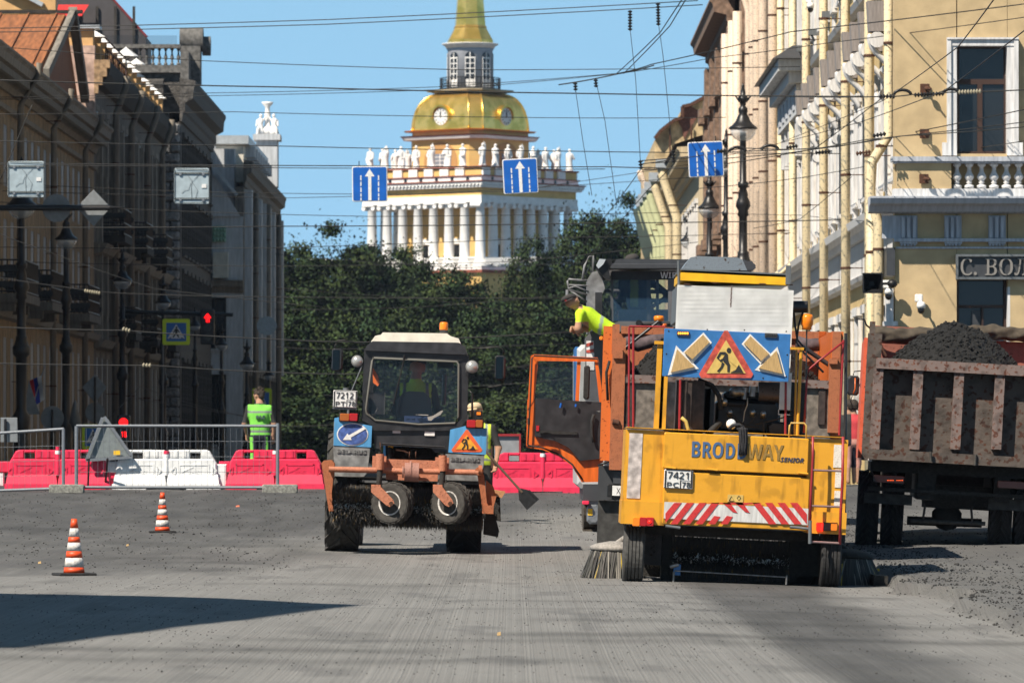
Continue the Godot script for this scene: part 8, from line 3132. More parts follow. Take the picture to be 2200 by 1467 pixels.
func sign_face(called: String, label: String, category: String, pts: Array, z: float, m: Material, thick := 0.03, group := "") -> Node3D:
	var c := W(pts[0], pts[1], z)
	var t := thing(called, label, category, c, group)
	var mb := MB.new()
	var q := PackedVector2Array()
	for i in range(0, pts.size(), 2):
		var v := W(pts[i], pts[i + 1], z) - c
		q.append(Vector2(v.x, v.y))
	mb.bev(q, -thick, 0.0, 0.008)
	part(t, "plate", mb, m)
	return t

func ring_px(cx: float, cy: float, rx: float, ry: float, n := 28) -> Array:
	var o := []
	for i in n:
		o.append(cx + cos(TAU * i / n) * rx); o.append(cy + sin(TAU * i / n) * ry)
	return o

func square_px(x0: float, y0: float, x1: float, y1: float, r: float) -> Array:
	var o := []
	for q in [[x1 - r, y0 + r, -90], [x1 - r, y1 - r, 0], [x0 + r, y1 - r, 90], [x0 + r, y0 + r, 180]]:
		for i in 4:
			var a := deg_to_rad(q[2] + i * 30.0)
			o.append(q[0] + cos(a) * r); o.append(q[1] + sin(a) * r)
	return o

func lane_sign(cx: float, cy: float, half: float, tilt: float, z: float, label: String) -> void:
	var c := W(cx, cy, z)
	var t := thing("lane_sign", label, "road sign", c, "blue lane signs hung over the street")
	t.rotation.z = deg_to_rad(tilt)
	var h := half * z / FOC
	var sq := func(k: float, r: float) -> PackedVector2Array:
		var o := PackedVector2Array()
		var v := square_px(-h * k, -h * k, h * k, h * k, r)
		for i in range(0, v.size(), 2): o.append(Vector2(v[i], v[i + 1]))
		return o
	var mb := MB.new()
	mb.bev(sq.call(1.0, h * 0.1), -0.03, 0.0, 0.006)
	part(t, "plate", mb, M.plate_white)
	mb = MB.new()
	mb.prism(sq.call(0.945, h * 0.08), 0.001, 0.006)
	part(t, "sign_field", mb, M.sign_blue)
	mb = MB.new()
	var P := func(p: Array) -> void:
		var o := PackedVector2Array()
		for i in range(0, p.size(), 2): o.append(Vector2(p[i], p[i + 1]) * h)
		mb.prism(o, 0.007, 0.012)
	P.call([-0.09, -0.945, 0.09, -0.945, 0.09, 0.42, 0.28, 0.42, 0.0, 0.86, -0.28, 0.42, -0.09, 0.42])
	for s in [-0.5, 0.5]:
		for q in [[0.48, 0.2], [0.12, -0.12], [-0.2, -0.46], [-0.54, -0.72], [-0.78, -0.945]]: P.call([s - 0.035, q[0], s + 0.035, q[0], s + 0.035, q[1], s - 0.035, q[1]])
	part(t, "lane_arrow", mb, M.plate_white)
	mb = MB.new()
	for s in [-0.6, 0.6]: mb.bar(Vector3(s * h, h * 0.95, -0.04), Vector3(s * h, h * 1.3, -0.04), 0.01, 5)
	part(t, "hanger", mb, M.wire)

func crossing_sign(x0: float, y0: float, x1: float, y1: float, z: float, label: String, pole: Array) -> void:
	var t := sign_face("crossing_sign", label, "road sign", square_px(x0, y0, x1, y1, 4), z, M.sign_lime, 0.03, "pedestrian crossing signs")
	var o := t.position
	var w := x1 - x0
	var h := y1 - y0
	var P := func(mb: MB, pts: Array, d0: float, d1: float) -> void:
		var q := PackedVector2Array()
		for i in range(0, pts.size(), 2):
			var v := W(x0 + pts[i] * w, y0 + pts[i + 1] * h, z) - o
			q.append(Vector2(v.x, v.y))
		mb.prism(q, d0, d1)
	var mb := MB.new()
	P.call(mb, [0.14, 0.15, 0.87, 0.15, 0.87, 0.86, 0.14, 0.86], 0.001, 0.006)
	part(t, "blue_field", mb, mt("crossing_blue", lin(0.015, 0.12, 0.4), 0.45))
	mb = MB.new()
	P.call(mb, [0.505, 0.2, 0.82, 0.75, 0.19, 0.75], 0.007, 0.011)
	part(t, "white_triangle", mb, M.plate_white)
	mb = MB.new()
	var hd := ring_px(0.515, 0.33, 0.04, 0.045, 10)
	P.call(mb, hd, 0.012, 0.016)
	P.call(mb, [0.46, 0.38, 0.55, 0.38, 0.64, 0.5, 0.61, 0.53, 0.55, 0.46, 0.55, 0.56, 0.63, 0.71, 0.57, 0.71, 0.5, 0.58, 0.42, 0.71, 0.36, 0.71, 0.46, 0.54, 0.47, 0.46, 0.42, 0.55, 0.38, 0.53], 0.012, 0.016)
	P.call(mb, [0.26, 0.71, 0.34, 0.71, 0.31, 0.745, 0.24, 0.745], 0.012, 0.016); P.call(mb, [0.66, 0.71, 0.73, 0.71, 0.77, 0.745, 0.69, 0.745], 0.012, 0.016)
	part(t, "walking_figure", mb, M.ink)
	if pole.size():
		mb = MB.new()
		mb.bar(W(pole[0], pole[1], z + 0.08) - o, Vector3(W(pole[0], pole[1], z + 0.08).x, ground(o.x, z), -z - 0.08) - o, 0.04, 8)
		part(t, "pole", mb, M.grey_paint)

func make_street() -> void:
	# street lamps
	lamp_post("tallest black street lamp on the right, before the cream house's pink drainpipes", 1597, 276, 167, 60)
	lamp_post("black street lamp on the right, its head half hidden behind the blue lane sign", 1561, 358, 192, 50)
	lamp_post("black street lamp with flaking pale dome, below the right-hand lane sign", 1525, 447, 212, 50)
	lamp_post("lowest black street lamp on the right, before the lime drainpipes", 1482, 517, 240, 40)
	lamp_post("black street lamp at the far left, head hidden below the pale square sign back", 45, 441, 150, 64)
	lamp_post("black street lamp under the round sign back at the left", 141, 514, 170, 48)
	lamp_post("black street lamp before the deep-eaved house, carrying the signal arm", 262, 603, 203, 42)
	lamp_post("black street lamp before the rough stone quoins, above the crossing sign", 350, 650, 222, 35)
	lamp_post("black street lamp between the granite palace and the pale house", 475, 741, 232, 29)
	lamp_post("black street lamp below the round white sign back", 530, 782, 246, 33)
	lamp_post("farthest black street lamp on the left, beside the trees", 577, 806, 262, 24)
	lamp_post("black street lamp in the shade, left of the granite palace door", 418, 700, 226, 26)
	# lane signs over the street
	lane_sign(794, 395, 38, 0.5, 118, "blue lane sign with white arrow left of the tower, hanging level")
	lane_sign(1118, 378, 37.5, 3.0, 118, "blue lane sign with white arrow before the tower's right half, tilted")
	lane_sign(1517, 342, 38, 2.5, 118, "blue lane sign with white arrow in front of the street lamps at right")
	# backs of two more, at the left
	for q in [[15, 346, 95, 424, "pale square back of a hanging sign at the far left, above a street lamp"], [373, 361, 450, 438, "pale square back of a hanging sign before the dark granite palace"]]:
		var t := sign_face("turned_sign", q[4], "road sign", square_px(q[0], q[1], q[2], q[3], 5), 118.0, M.sign_back, 0.03, "square sign backs")
		var o := t.position
		var P := func(x: float, y: float, d := 0.0) -> Vector3: return W(q[0] + x * (q[2] - q[0]), q[1] + y * (q[3] - q[1]), 118.0) - o + Vector3(0, 0, 0.02 + d)
		var mb := MB.new()
		for y in [0.13, 0.16, 0.84, 0.87]: mb.bar(P.call(0.02, y), P.call(0.98, y), 0.007, 4)
		for x in [0.02, 0.98]: mb.bar(P.call(x, 0.03), P.call(x, 0.97), 0.008, 4)
		mb.bar(P.call(0.06, 0.02), P.call(0.94, 0.05), 0.007, 4); mb.bar(P.call(0.05, 0.98), P.call(0.92, 0.96), 0.006, 4)
		part(t, "hanging_strap", mb, M.wire)
		mb = MB.new()
		for x in [0.18, 0.82]:
			for y in [0.14, 0.86]: mb.cham(P.call(x, y + 0.03, 0.0), Vector3(0.06, 0.06, 0.03), 0.008)
		part(t, "clamp", mb, M.galvanised)
		mb = MB.new()
		mb.box(P.call(0.84, 0.5, -0.01), Vector3(0.1, 0.08, 0.01))
		part(t, "sticker", mb, M.plate_white)
		mb = MB.new()
		mb.tube([P.call(0.3, 0.1, -0.008), P.call(0.5, 0.35, -0.008), P.call(0.48, 0.5, -0.008), P.call(0.5, 0.9, -0.008)], 0.004, 4)
		mb.tube([P.call(0.75, 0.1, -0.008), P.call(0.6, 0.28, -0.008), P.call(0.5, 0.38, -0.008), P.call(0.66, 0.62, -0.008), P.call(0.6, 0.85, -0.008)], 0.004, 4)
		mb.tube([P.call(0.22, 0.7, -0.008), P.call(0.3, 0.62, -0.008), P.call(0.4, 0.6, -0.008), P.call(0.46, 0.42, -0.008)], 0.004, 4)
		part(t, "drip_stain", mb, mt("stain_grey", lin(0.14, 0.17, 0.19), 0.6))
	# arm with a round and a diamond sign back
	var mb := MB.new()
	var z := 148.0
	mb.bar(W(-150, 447, z), W(235, 446, z), 0.075, 8); mb.bar(W(235, 446, z), W(268, 446, z), 0.05, 8, 0.01)
	mb.bar(W(-140, 440, z), Vector3(W(-140, 440, z).x, 0.3, -z), 0.11, 10)
	solo("sign_arm", mb, M.lamp_black, "black horizontal arm across the yellow house, holding a round and a diamond sign", "sign arm")
	for q in [[ring_px(120, 447, 30.5, 30.5), "grey round sign back on the horizontal arm"], [[200, 407, 237, 446, 200, 486, 163, 446], "grey diamond sign back on the horizontal arm"]]:
		sign_face("turned_sign", q[1], "road sign", q[0], z + 0.2, M.sign_back_dull)
	# lower group of sign backs on the left pavement
	for q in [[[203, 804, 229, 832, 203, 866, 175, 832], 165.0, "grey diamond sign back on a post, left pavement", [203, 810]], [ring_px(203, 886, 21, 22), 165.2, "grey round sign back under the low diamond one", []], [ring_px(111, 898, 25, 26), 160.0, "grey round sign back low beside the black lamp pole at left", [111, 880]], [[60, 815, 84, 890, 52, 890], 160.2, "grey triangular sign back behind the far left lamp pole", []], [[0, 897, 36, 897, 37, 950, 0, 950], 130.0, "grey rectangular sign back at the left edge above the fence", [10, 900]]]:
		var t := sign_face("turned_sign", q[2], "road sign", q[0], q[1], M.sign_back_dull)
		if q[3].size():
			mb = MB.new()
			var a := W(q[3][0], q[3][1], q[1] - 0.06) - t.position
			mb.bar(a, Vector3(a.x, 0.3 - t.position.y, a.z), 0.035, 6)
			part(t, "pole", mb, M.lamp_black)
	var wt := sign_face("turned_sign", "pale round sign back catching the sun at the far end of the left row", "road sign", ring_px(572.5, 700, 21.5, 20.5), 240.0, M.sign_back)
	mb = MB.new()
	mb.bar(Vector3(0, 0, -0.06), Vector3(0.0, -9.0, -0.06), 0.04, 6)
	part(wt, "pole", mb, M.lamp_black)
	# folded warning triangle seen from behind, before the barriers
	var tb := sign_face("turned_warning_sign", "grey back of a triangular warning sign standing before the barriers", "road sign", [223, 895, 231, 900, 282, 978, 278, 985, 188, 990, 183, 985, 215, 900], 100.78, mt("sign_grey_back", lin(0.2, 0.23, 0.24), 0.5, 0.2, "soft", 1.5), 0.05)
	var to := tb.position
	mb = MB.new()
	for q in [[223, 895, 282, 980], [282, 982, 184, 989], [184, 989, 219, 897]]: mb.beam(W(q[0], q[1], 100.72) - to, W(q[2], q[3], 100.72) - to, 0.03, 0.05)
	part(tb, "rim", mb, M.galvanised)
	mb = MB.new()
	mb.box2(W(243, 968, 100.71) - to, W(257, 977, 100.73) - to)
	part(tb, "yellow_label", mb, M.label_yellow)
	mb = MB.new()
	mb.bar(W(230, 985, 100.5) - to, Vector3(0, ground(to.x, 100.5) - to.y, -0.2), 0.02, 6); mb.bar(W(190, 985, 100.5) - to, W(188, 1046, 100.6) - to, 0.02, 6)
	part(tb, "stand", mb, M.black_metal)
	# crossing signs
	crossing_sign(348, 685, 407, 741, 190, "upper yellow-edged crossing sign hanging before the rough stone quoins", [349, 735])
	crossing_sign(175, 911, 222, 966, 158, "lower yellow-edged crossing sign half hidden by the warning sign's back", [180, 920])
	crossing_sign(541, 834, 583, 892, 240, "yellow-edged crossing sign behind the standing worker's head", [576, 890])
	# traffic signals
	var ts := thing("traffic_signal", "traffic signal with glowing red arrow on the horizontal arm", "traffic light", W(445, 672, 202))
	mb = MB.new()
	var so := ts.position
	mb.cham(W(445, 702, 202) - so, Vector3(30 * 202 / FOC, 76 * 202 / FOC, 0.3), 0.04)
	part(ts, "housing", mb, M.lamp_black)
	mb = MB.new()
	mb.bar(W(268, 670, 202.3) - so, W(500, 676, 202.3) - so, 0.07, 8)
	part(ts, "arm", mb, M.lamp_black)
	mb = MB.new()
	var ar := PackedVector2Array()
	for q in [[442, 692], [449, 692], [449, 683], [453, 683], [445, 673], [437, 683], [442, 683]]:
		var v := W(q[0], q[1], 201.8) - so
		ar.append(Vector2(v.x, v.y))
	mb.prism(ar, 0.16, 0.18)
	part(ts, "red_arrow_lamp", mb, M.red_light)
	for y in [704, 724]:
		mb = MB.new()
		var c := W(445, y, 202) - so
		mb.bar(c + Vector3(0, 0, 0.15), c + Vector3(0, 0, 0.2), 0.14, 14)
		part(ts, "dark_lens", mb, M.cab_black)
	ts = thing("traffic_signal", "traffic signal with round red lamp and red number 18 behind the fence", "traffic light", W(265, 920, 150))
	so = ts.position
	mb = MB.new()
	mb.cham(W(265, 921, 150) - so, Vector3(0.34, 0.72, 0.25), 0.03)
	part(ts, "housing", mb, M.lamp_black)
	mb = MB.new()
	var rl := W(265, 908, 150) - so
	mb.bar(rl + Vector3(0, 0, 0.12), rl + Vector3(0, 0, 0.16), 0.118, 18)
	part(ts, "red_lamp", mb, M.red_light)
	words(ts, "countdown", "18", 0.13, 0.15, W(266, 933, 150) - so + Vector3(0, 0, 0.135), M.red_light, "Droid Sans Mono", true, 0.01)
	mb = MB.new()
	mb.bar(Vector3(0, -0.3, -0.05), Vector3(0, 0.4 - so.y, -0.05), 0.06, 8)
	part(ts, "pole", mb, M.lamp_black)
	# flag on the yellow house
	var fl := thing("flag", "white, blue and red striped flag hanging from the yellow house's wall", "flag", W(80, 820, 172))
	so = fl.position
	mb = MB.new()
	mb.bar(W(96, 782, 172) - so, W(70, 868, 170) - so, 0.02, 6)
	part(fl, "flag_staff", mb, M.galvanised)
	for k in 3:
		mb = MB.new()
		mb.smooth(3)
		for i in 8:
			var v := []
			for q in [[i, 0], [i + 1, 0], [i + 1, 1], [i, 1]]:
				var u: float = q[0] / 8.0
				var w: float = (k + q[1]) / 3.0
				var p := W(90 - 26 * w - 2 + (6 * u), 806 + 12 * w + u * (58 - 6 * (1 - w)), 171) - so
				v.append(p + Vector3(0, 0, 0.08 * sin(u * 5 + w * 4)))
			mb.quad(v[0], v[1], v[2], v[3])
		part(fl, "stripe", mb, [mt("flag_white", lin(0.5, 0.5, 0.5), 0.9), mt("flag_blue", lin(0.02, 0.04, 0.3), 0.9), mt("flag_red", lin(0.45, 0.015, 0.02), 0.9)][k])
	# small lantern post and box barrier backs by the pavement
	mb = MB.new()
	var lp := W(160, 900, 160)
	mb.lathe([[0.12, 0], [0.1, 0.1], [0.06, 0.9], [0.06, lp.y - 0.6], [0.1, lp.y - 0.4], [0.18, lp.y - 0.3], [0.05, lp.y + 0.25], [0, lp.y + 0.35]], Vector3.ZERO, 12)
	solo("bollard_lantern", mb, M.grey_paint, "slim grey pointed post between two sign backs at the left", "bollard", "", Vector3(lp.x, 0.2, lp.z))
	# grey site panel behind the capped worker
	var sp := thing("site_panel", "grey board with red edge behind the capped worker", "panel", W(1090, 960, 106))
	so = sp.position
	mb = MB.new()
	mb.box2(W(1062, 936, 106) - so, W(1116, 990, 106.1) - so)
	part(sp, "board", mb, mt("site_grey", lin(0.25, 0.26, 0.28), 0.6, 0, "soft", 1.0))
	mb = MB.new()
	mb.box2(W(1060, 932, 105.95) - so, W(1119, 937, 106.1) - so); mb.box2(W(1115, 937, 105.95) - so, W(1119, 990, 106.1) - so)
	part(sp, "edge", mb, M.red_paint)
	mb = MB.new()
	mb.bar(W(1066, 990, 106) - so, W(1066, 1050, 106) - so, 0.02, 6); mb.bar(W(1112, 990, 106) - so, W(1112, 1050, 106) - so, 0.02, 6)
	part(sp, "leg", mb, M.black_metal)
	# cameras and the black loudspeaker on the corner house
	for q in [[1972, 372, 114.6, "white dome camera on the balcony parapet of the corner house"], [1980, 660, 114.6, "white dome camera on the sand-coloured wall above the brown tipper"], [1910, 630, 114.8, "white dome camera at the corner pilaster under the loudspeaker"], [1742, 15, 142.0, "cream dome camera high between two drainpipes"]]:
		var t := thing("security_camera", q[3], "camera", W(q[0], q[1], q[2]), "dome cameras on the corner house")
		mb = MB.new()
		mb.lathe([[0, -0.02], [0.085, -0.02], [0.09, 0.04], [0.075, 0.1], [0, 0.13]], Vector3.ZERO, 14)
		mb.bar(Vector3(0, 0.1, 0), Vector3(-0.02, 0.2, -0.1), 0.03, 6); mb.cham(Vector3(-0.03, 0.19, -0.24 if q[2] < 140 else -0.1), Vector3(0.16, 0.16, 0.1), 0.02)
		mb.bar(Vector3(-0.02, 0.18, -0.08), Vector3(-0.02, 0.18, -0.36), 0.025, 6)
		part(t, "housing", mb, M.white_paint)
		mb = MB.new()
		mb.ball(Vector3(0, -0.05, 0), Vector3(0.075, 0.09, 0.075), 12)
		part(t, "dome", mb, mt("dome_black", lin(0.01, 0.01, 0.012), 0.15))
	var ls := thing("loudspeaker", "square black horn loudspeaker on an arm at the corner house", "loudspeaker", W(1876, 608, 114.3))
	so = ls.position
	mb = MB.new()
	var hw := 20.5 * 114.3 / FOC
	for q in [[[-1, -1], [1, -1]], [[1, -1], [1, 1]], [[1, 1], [-1, 1]], [[-1, 1], [-1, -1]]]:
		mb.quad(Vector3(q[0][0] * hw, q[0][1] * hw, 0.0), Vector3(q[1][0] * hw, q[1][1] * hw, 0.0), Vector3(q[1][0] * hw * 0.25, q[1][1] * hw * 0.25, -0.35), Vector3(q[0][0] * hw * 0.25, q[0][1] * hw * 0.25, -0.35))
		mb.beam(Vector3(q[0][0] * hw, q[0][1] * hw, 0.0), Vector3(q[1][0] * hw, q[1][1] * hw, 0.0), 0.025, 0.03)
	mb.box(Vector3(0, 0, -0.38), Vector3(hw * 0.6, hw * 0.6, 0.06))
	part(ls, "horn", mb, M.black_metal)
	mb = MB.new()
	mb.bar(Vector3(0.05, 0, -0.38), Vector3(0.5, 0.0, -0.45), 0.03, 6); mb.ball(Vector3(0.42, 0.0, -0.4), Vector3(0.11, 0.09, 0.1), 10)
	part(ls, "bracket_arm", mb, M.black_metal)
	# anchor plates with rusty streaks on the sand-coloured wall
	for q in [[1988, 190, "upper rusty anchor plate beside the tall window"], [1987, 287, "rusty anchor plate below the upper one, beside the tall window"], [1986, 384, "rusty anchor plate on the balcony parapet"]]:
		var t := thing("anchor_plate", q[2], "anchor plate", W(q[0], q[1], 114.95 if q[1] < 300 else 114.45), "rusty wire anchors")
		mb = MB.new()
		mb.cham(Vector3(0, 0, 0.01), Vector3(0.19, 0.19, 0.04), 0.008)
		part(t, "plate", mb, M.rusted)
		mb = MB.new()
		mb.bar(Vector3(0, 0, 0.03), Vector3(0.1, -0.02, 0.3), 0.022, 6)
		mb.lathe([[0.05, -0.04], [0.07, 0], [0.05, 0.04]], Vector3(0.05, -0.01, 0.16), 8)
		part(t, "hook", mb, M.rusted)

# ---------- overhead wires ----------
func make_wires() -> void:
	# photo points (x, y) at given distance; each wire one thing
	var list := [
		[[-80, 62, 130], [700, 42, 128], [1500, 1, 126], "upper of the twin overhead wires crossing the spire", 0.022],
		[[-80, 70, 130], [700, 52, 128], [1510, 10, 126], "lower of the twin overhead wires crossing the spire", 0.022],
		[[-60, 96, 140], [430, 130, 140], [1000, 150, 140], [1720, 143, 140], "overhead wire crossing the sky below the twin wires, over the spire's lantern", 0.02],
		[[-60, 170, 126], [620, 187, 126], [1280, 201, 126], [1900, 207, 126], "overhead wire crossing just above the gilded dome", 0.03],
		[[-60, 209, 150], [420, 200, 150], [930, 187, 150], [1345, 156, 150], "upper of two close wires sloping to the junction right of the dome", 0.018],
		[[-60, 213, 152], [420, 206, 152], [930, 193, 152], [1330, 158, 152], "lower of two close wires sloping to the junction right of the dome", 0.018],
		[[-60, 301, 132], [620, 314, 132], [1240, 325, 132], [1960, 330, 132], "overhead wire running across the statues' heads to the brown house", 0.022],
		[[-60, 349, 120], [800, 356, 120], [1300, 358, 120], [1560, 361, 120], "upper of two close wires crossing at the statues' feet", 0.022],
		[[-60, 352, 124], [420, 357, 124], [800, 361, 124], [1300, 363, 124], "lower of two close wires crossing at the statues' feet", 0.018],
		[[-60, 390, 160], [430, 412, 160], [900, 417, 160], [1560, 376, 160], "wire passing behind the lane signs, dipping before the right one", 0.018],
		[[-60, 408, 165], [620, 425, 165], [1100, 410, 165], [1500, 350, 165], "wire sagging from the yellow house below the left lane sign", 0.018],
		[[-60, 245, 136], [500, 240, 136], [1100, 252, 136], [1560, 252, 136], "wire crossing level through the clock faces", 0.018],
		[[-60, 488, 130], [600, 486, 130], [1300, 479, 130], [1900, 470, 130], "wire crossing level over the upper parts of the tower's columns", 0.024],
		[[-60, 430, 150], [300, 450, 150], [800, 465, 150], [1500, 455, 150], "wire crossing level at the column capitals", 0.018],
		[[-60, 530, 150], [560, 533, 150], [1200, 510, 150], [1700, 500, 150], "wire crossing the tower's column bases, above the tree tops", 0.018],
		[[-60, 560, 170], [580, 572, 170], [1100, 562, 170], [1500, 520, 170], "wire just below the tower's red ledge, over the trees", 0.02],
		[[-60, 586, 138], [140, 617, 138], [260, 630, 138], [600, 638, 138], [1230, 640, 138], "twisted wire falling from the far left to above the crossing sign, then level", 0.022],
		[[-60, 480, 128], [100, 540, 128], [330, 620, 128], [700, 660, 128], "steep wire falling from the left lamp to the trees", 0.018],
		[[-60, 700, 122], [270, 710, 122], [580, 728, 122], [780, 735, 122], [1250, 712, 122], "bright wire crossing the top of the upper crossing sign's pole, over the deep-eaved house", 0.026],
		[[-60, 779, 126], [330, 785, 126], [600, 800, 126], [780, 803, 126], "bright wire crossing below the upper crossing sign", 0.026],
		[[590, 745, 200], [720, 750, 200], [1250, 738, 200], "wire over the trees level with the tractor's roof beacon", 0.024],
		[[590, 665, 230], [900, 660, 230], [1240, 630, 230], "wire rising over the trees towards the leaning worker's back", 0.024],
		[[590, 618, 240], [900, 640, 240], [1260, 690, 240], "wire falling over the trees towards the milling machine", 0.024],
		[[590, 840, 210], [720, 850, 210], [1000, 868, 210], [1290, 845, 210], "sagging wire over the dark trees level with the tractor's number plate", 0.022],
		[[590, 880, 220], [660, 892, 220], [720, 884, 220], [1000, 800, 220], [1240, 770, 220], "wire rising over the dark trees from the standing worker to the leaning worker", 0.022],
		[[600, 915, 190], [720, 912, 190], [1010, 830, 190], [1240, 812, 190], "wire over the dark trees rising behind the tractor's cab", 0.024],
		[[1000, 780, 230], [1150, 790, 230], [1240, 790, 230], "short wire below the leaning worker's hands", 0.022],
		[[590, 545, 260], [760, 560, 260], [1000, 575, 260], [1300, 560, 260], [1500, 545, 260], "wire crossing level through the tree tops", 0.024],
		[[1330, 157, 128], [1400, 138, 125], [1700, 68, 118], [2250, 2, 110], "overhead wire rising to the right across the corner house's top", 0.024],
		[[1330, 158, 128], [1530, 124, 124], [1780, 92, 118], [2250, 30, 110], "wire rising right from the junction, below the corner house's top wire", 0.018],
		[[1325, 158, 128], [1420, 68, 108], [1478, -20, 90], "first of two wires running up steeply right of the dome", 0.022],
		[[1340, 158, 128], [1440, 55, 106], [1485, -20, 90], "second of two wires running up steeply right of the dome", 0.022],
		[[1200, 182, 128], [1330, 158, 128], [1405, 140, 126], "junction wire joining the steep wires right of the dome", 0.03],
		[[1380, 352, 118], [1600, 318, 118], [1750, 320, 117], [1900, 207, 112], "wire curving up from the lane signs to the tall window's insulators", 0.02],
		[[1380, 345, 120], [1560, 326, 119], [1800, 315, 118], [2250, 225, 110], "wire fanning up right from the lane signs, highest of its fan", 0.022],
		[[1380, 365, 120], [1560, 352, 119], [1860, 300, 116], [2250, 256, 110], "wire fanning up right from the lane signs, lowest of its fan", 0.02],
		[[1400, 350, 120], [1680, 330, 118], [1940, 292, 114], [2250, 268, 110], "wire fanning up right from the lane signs, through the middle of its fan", 0.02],
		[[1500, 405, 140], [1720, 382, 132], [1990, 332, 118], [2250, 295, 112], "wire rising from the brown house to the sand wall's lower anchor", 0.018],
		[[1680, 305, 140], [1900, 215, 108], [2060, 100, 70], [2150, -20, 56], "thick contact wire rising past the tall window", 0.016],
		[[1560, 335, 150], [1850, 262, 112], [2035, 192, 82], [2260, 20, 58], "thick contact wire crossing the tall window", 0.016],
		[[1700, 207, 116], [1900, 207, 114], [1960, 203, 113.5], [2040, 198, 113], [2250, 190, 111], "insulated span wire in front of the tall window's left edge", 0.026],
		[[1620, 490, 140], [1720, 470, 132], [1830, 380, 118], "wire rising steeply before the drainpipes", 0.016],
		[[1500, 455, 190], [1720, 462, 150], [1880, 476, 116], "wire from the right lamp to the bracket under the corner house's cornice", 0.016],
		[[1235, 182, 118], [1252, 300, 118], [1272, 420, 118], "first thin drop wire right of the dome", 0.014],
		[[1280, 172, 118], [1300, 260, 118], [1325, 440, 118], "second thin drop wire right of the dome", 0.014],
		[[1354, 62, 116], [1366, 170, 116], [1376, 345, 116], "third thin drop wire, hanging from a long insulator", 0.014],
		[[1415, 50, 116], [1425, 120, 116], [1446, 330, 116], "fourth thin drop wire, nearest the brown house", 0.014],
		[[1376, 365, 120], [1340, 415, 130], [1270, 500, 150], [1230, 560, 170], "wire running down left from the insulator cross into the trees", 0.02],
		[[1450, 350, 120], [1390, 410, 130], [1310, 500, 150], [1220, 600, 180], "wire running down left from the right lane sign into the trees", 0.02],
		[[0, 385, 140], [40, 290, 140], [68, 225, 140], "stay rod leaning against the yellow house at far left", 0.03],
		[[150, 980, 170], [300, 830, 180], [420, 870, 190], [560, 900, 200], "low wire dropping across the deep-eaved house behind the crossing sign", 0.018],
		[[300, 858, 180], [400, 870, 186], [500, 890, 194], [600, 905, 200], "low wire dropping across the granite palace's foot", 0.018],
	]
	for q in list:
		var lab: String = q[q.size() - 2]
		var pts := []
		for i in q.size() - 2:
			var p: Array = q[i]
			if i > 0:
				var o: Array = q[i - 1]
				for k in range(1, 6):
					var u := k / 6.0
					var sag := 0.0 if absf(p[0] - o[0]) < 60 else 4.0 * u * (1 - u) * 1.5
					pts.append(W(lerpf(o[0], p[0], u), lerpf(o[1], p[1], u) + sag, lerpf(o[2], p[2], u)))
			pts.append(W(p[0], p[1], p[2]))
		var mb := MB.new()
		mb.tube(pts, q[-1] * 0.5, 5)
		solo("overhead_wire", mb, M.wire, lab, "wire", "overhead wires")
	# strings of insulators and fittings: each carried by its own short link
	var ins := [
		[1354, 22, 1354, 66, 116, "long ribbed insulator, left of a pair, at the top right of the sky"], [1414, 6, 1415, 55, 116, "long ribbed insulator, right of a pair, at the top right of the sky"],
		[1236, 177, 1237, 195, 118, "short ribbed insulator on the first drop wire"], [1280, 170, 1281, 188, 118, "short ribbed insulator on the second drop wire"],
		[1447, 322, 1448, 350, 116, "ribbed insulator at the foot of the fourth drop wire, left of the lane sign"], [1376, 344, 1378, 364, 116, "small insulator cross hanging between the two right lane signs"],
		[1890, 207, 1925, 207, 113.9, "ribbed insulator before the corner house's street edge"], [1965, 204, 2030, 201, 113.2, "ribbed insulator between two wire clips by the tall window"], [2060, 198, 2110, 196, 112, "pale ribbed insulator before the tall window"],
		[1876, 292, 1905, 287, 114, "dark ribbed insulator before the nearest drainpipe"], [1752, 328, 1785, 325, 118, "ribbed insulator before the third drainpipe"], [1540, 325, 1562, 324, 117, "ribbed insulator in front of the right lane sign"], [1690, 318, 1715, 313, 118, "ribbed insulator between the cream house and the corner house"],
		[1840, 330, 1872, 326, 116, "rusty orange turnbuckle on a wire before the drainpipes"], [180, 624, 215, 630, 138, "pale knotted wire joint at the black lamp pole"], [262, 706, 280, 711, 122, "sunlit wire splice before the deep-eaved house"], [305, 784, 325, 785, 126, "sunlit wire splice below the upper one"],
	]
	for q in ins:
		var a := W(q[0], q[1], q[4])
		var b := W(q[2], q[3], q[4])
		var mb := MB.new()
		var bs := MB.frame((b - a).normalized())
		var L := a.distance_to(b)
		var n := maxi(3, int(L / 0.055))
		var pr := [[0.0, 0.0]]
		for i in n:
			pr.append([0.016, L * i / n]); pr.append([0.05, L * (i + 0.35) / n]); pr.append([0.05, L * (i + 0.55) / n]); pr.append([0.016, L * (i + 0.9) / n])
		pr.append([0.0, L])
		mb.lathe(pr, a, 10, Basis(bs.x, bs.z, -bs.y), false)
		solo("insulator", mb, M.pale_bristle if q[3] > 620 and q[0] < 400 or q[0] == 2060 else M.rusted if q[0] == 1840 else M.lamp_black, q[5], "insulator")
	# curved contact-wire clips by the window
	for q in [[1940, 197, "left curved wire clip before the corner house"], [2045, 195, "right curved wire clip before the tall window"], [1655, 316, "curved wire clip before the pink drainpipes"], [1585, 320, "curved wire clip beside the right lane sign"]]:
		var zz := 113.2 if q[0] > 1900 else 118.0
		var mb := MB.new()
		var pts := []
		for i in 9:
			var a := PI * i / 8.0
			pts.append(W(q[0] + cos(a) * 18, q[1] + 6 - sin(a) * 10, zz))
		mb.tube(pts, 0.035, 6)
		solo("wire_clip", mb, M.lamp_black, q[2], "wire clip")

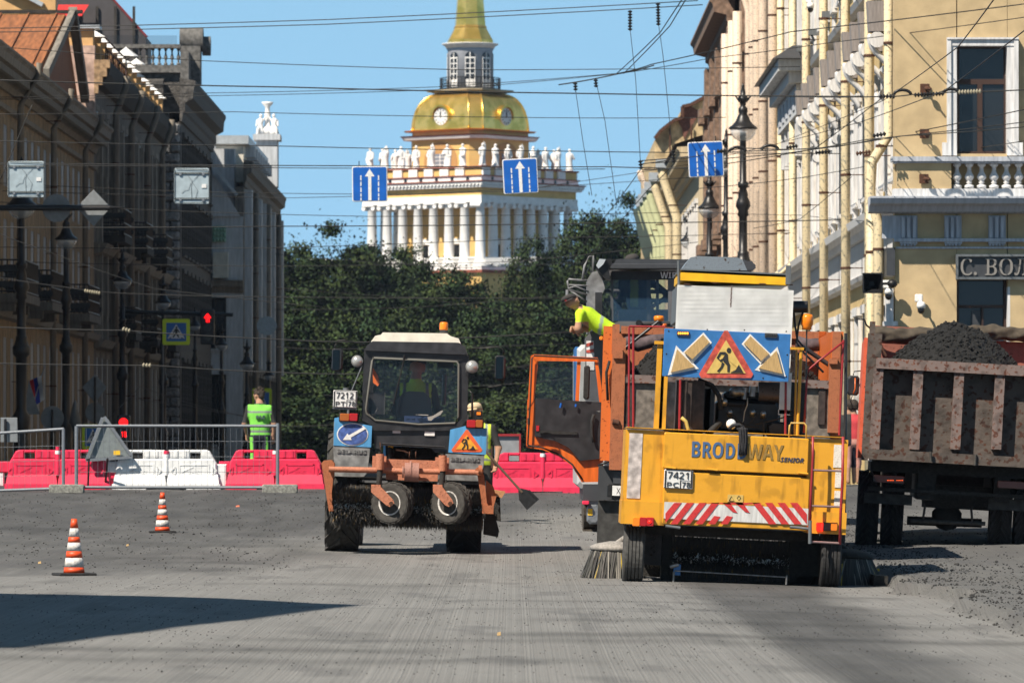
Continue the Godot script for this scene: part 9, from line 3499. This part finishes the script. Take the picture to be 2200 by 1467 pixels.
# ---------- loose bits on the road ----------
func make_litter() -> void:
	var mm := MultiMesh.new()
	mm.transform_format = MultiMesh.TRANSFORM_3D
	mm.mesh = M.lump_mesh
	var r := RandomNumberGenerator.new()
	r.seed = 17
	var xf := []
	var nz := FastNoiseLite.new()
	nz.seed = 2
	nz.frequency = 0.5
	for i in 15000:
		var z := 0.0
		var x := 0.0
		var s := 0.0
		var pick := r.randf()
		if pick < 0.4:        # along the torn edge of old asphalt and beyond it
			z = r.randf_range(34, 92)
			x = edge_x(z) + absf(r.randfn()) * 0.9 - 0.12
			s = r.randf_range(0.004, 0.013)
		elif pick < 0.7:        # across the rough ground before the barriers
			z = r.randf_range(62, 101)
			x = r.randf_range(-9, 1.5) if r.randf() < 0.8 else r.randf_range(1.5, 9)
			s = r.randf_range(0.004, 0.013)
			if z < 76 and x > -2.5: continue
		else:
			z = r.randf_range(35, 72)
			x = r.randf_range(-5, 4)
			s = r.randf_range(0.003, 0.006)
		if r.randf() < 0.02: s *= 1.8
		xf.append(Transform3D(Basis(Vector3(r.randfn(), r.randfn(), r.randfn()).normalized(), r.randf() * TAU).scaled(Vector3(s, s * 0.8, s)), G(x, z) + Vector3(0, s * 0.4, 0)))
	mm.instance_count = xf.size()
	for i in xf.size(): mm.set_instance_transform(i, xf[i])
	var mi := MultiMeshInstance3D.new()
	mi.name = "asphalt_crumbs"
	mi.multimesh = mm
	mi.material_override = mt("crumb", lin(0.075, 0.075, 0.076), 0.95, 0, "grit", 3.0)
	mi.set_meta("kind", "stuff")
	add_child(mi, true)
	for q in [[1885, 1229, "yellow scrap on the old asphalt right of the sweeper", "label_yellow", 0.03], [510, 1090, "red and white scrap on the road before the barriers", "sign_orange_red", 0.03], [84, 1212, "pale scrap on the road left of the nearer cone", "pad_beige", 0.018], [1072, 1367, "orange scrap on the milled road in the foreground", "pad_beige", 0.014], [273, 1174, "small pale scrap between the two cones", "pad_beige", 0.016]]:
		var mb := MB.new()
		mb.hexa([Vector3(-q[4], 0.0, q[4] * 0.5), Vector3(q[4], 0.004, q[4] * 0.6), Vector3(q[4] * 0.8, 0.03, q[4] * 0.3), Vector3(-q[4] * 0.9, 0.022, q[4] * 0.2), Vector3(-q[4], 0.0, -q[4] * 0.5), Vector3(q[4], 0.0, -q[4] * 0.5), Vector3(q[4] * 0.8, 0.02, -q[4] * 0.4), Vector3(-q[4] * 0.9, 0.016, -q[4] * 0.4)])
		solo("litter", mb, M[q[3]], q[2], "litter", "", hit(q[0], q[1]) + Vector3(0, 0.004, 0))
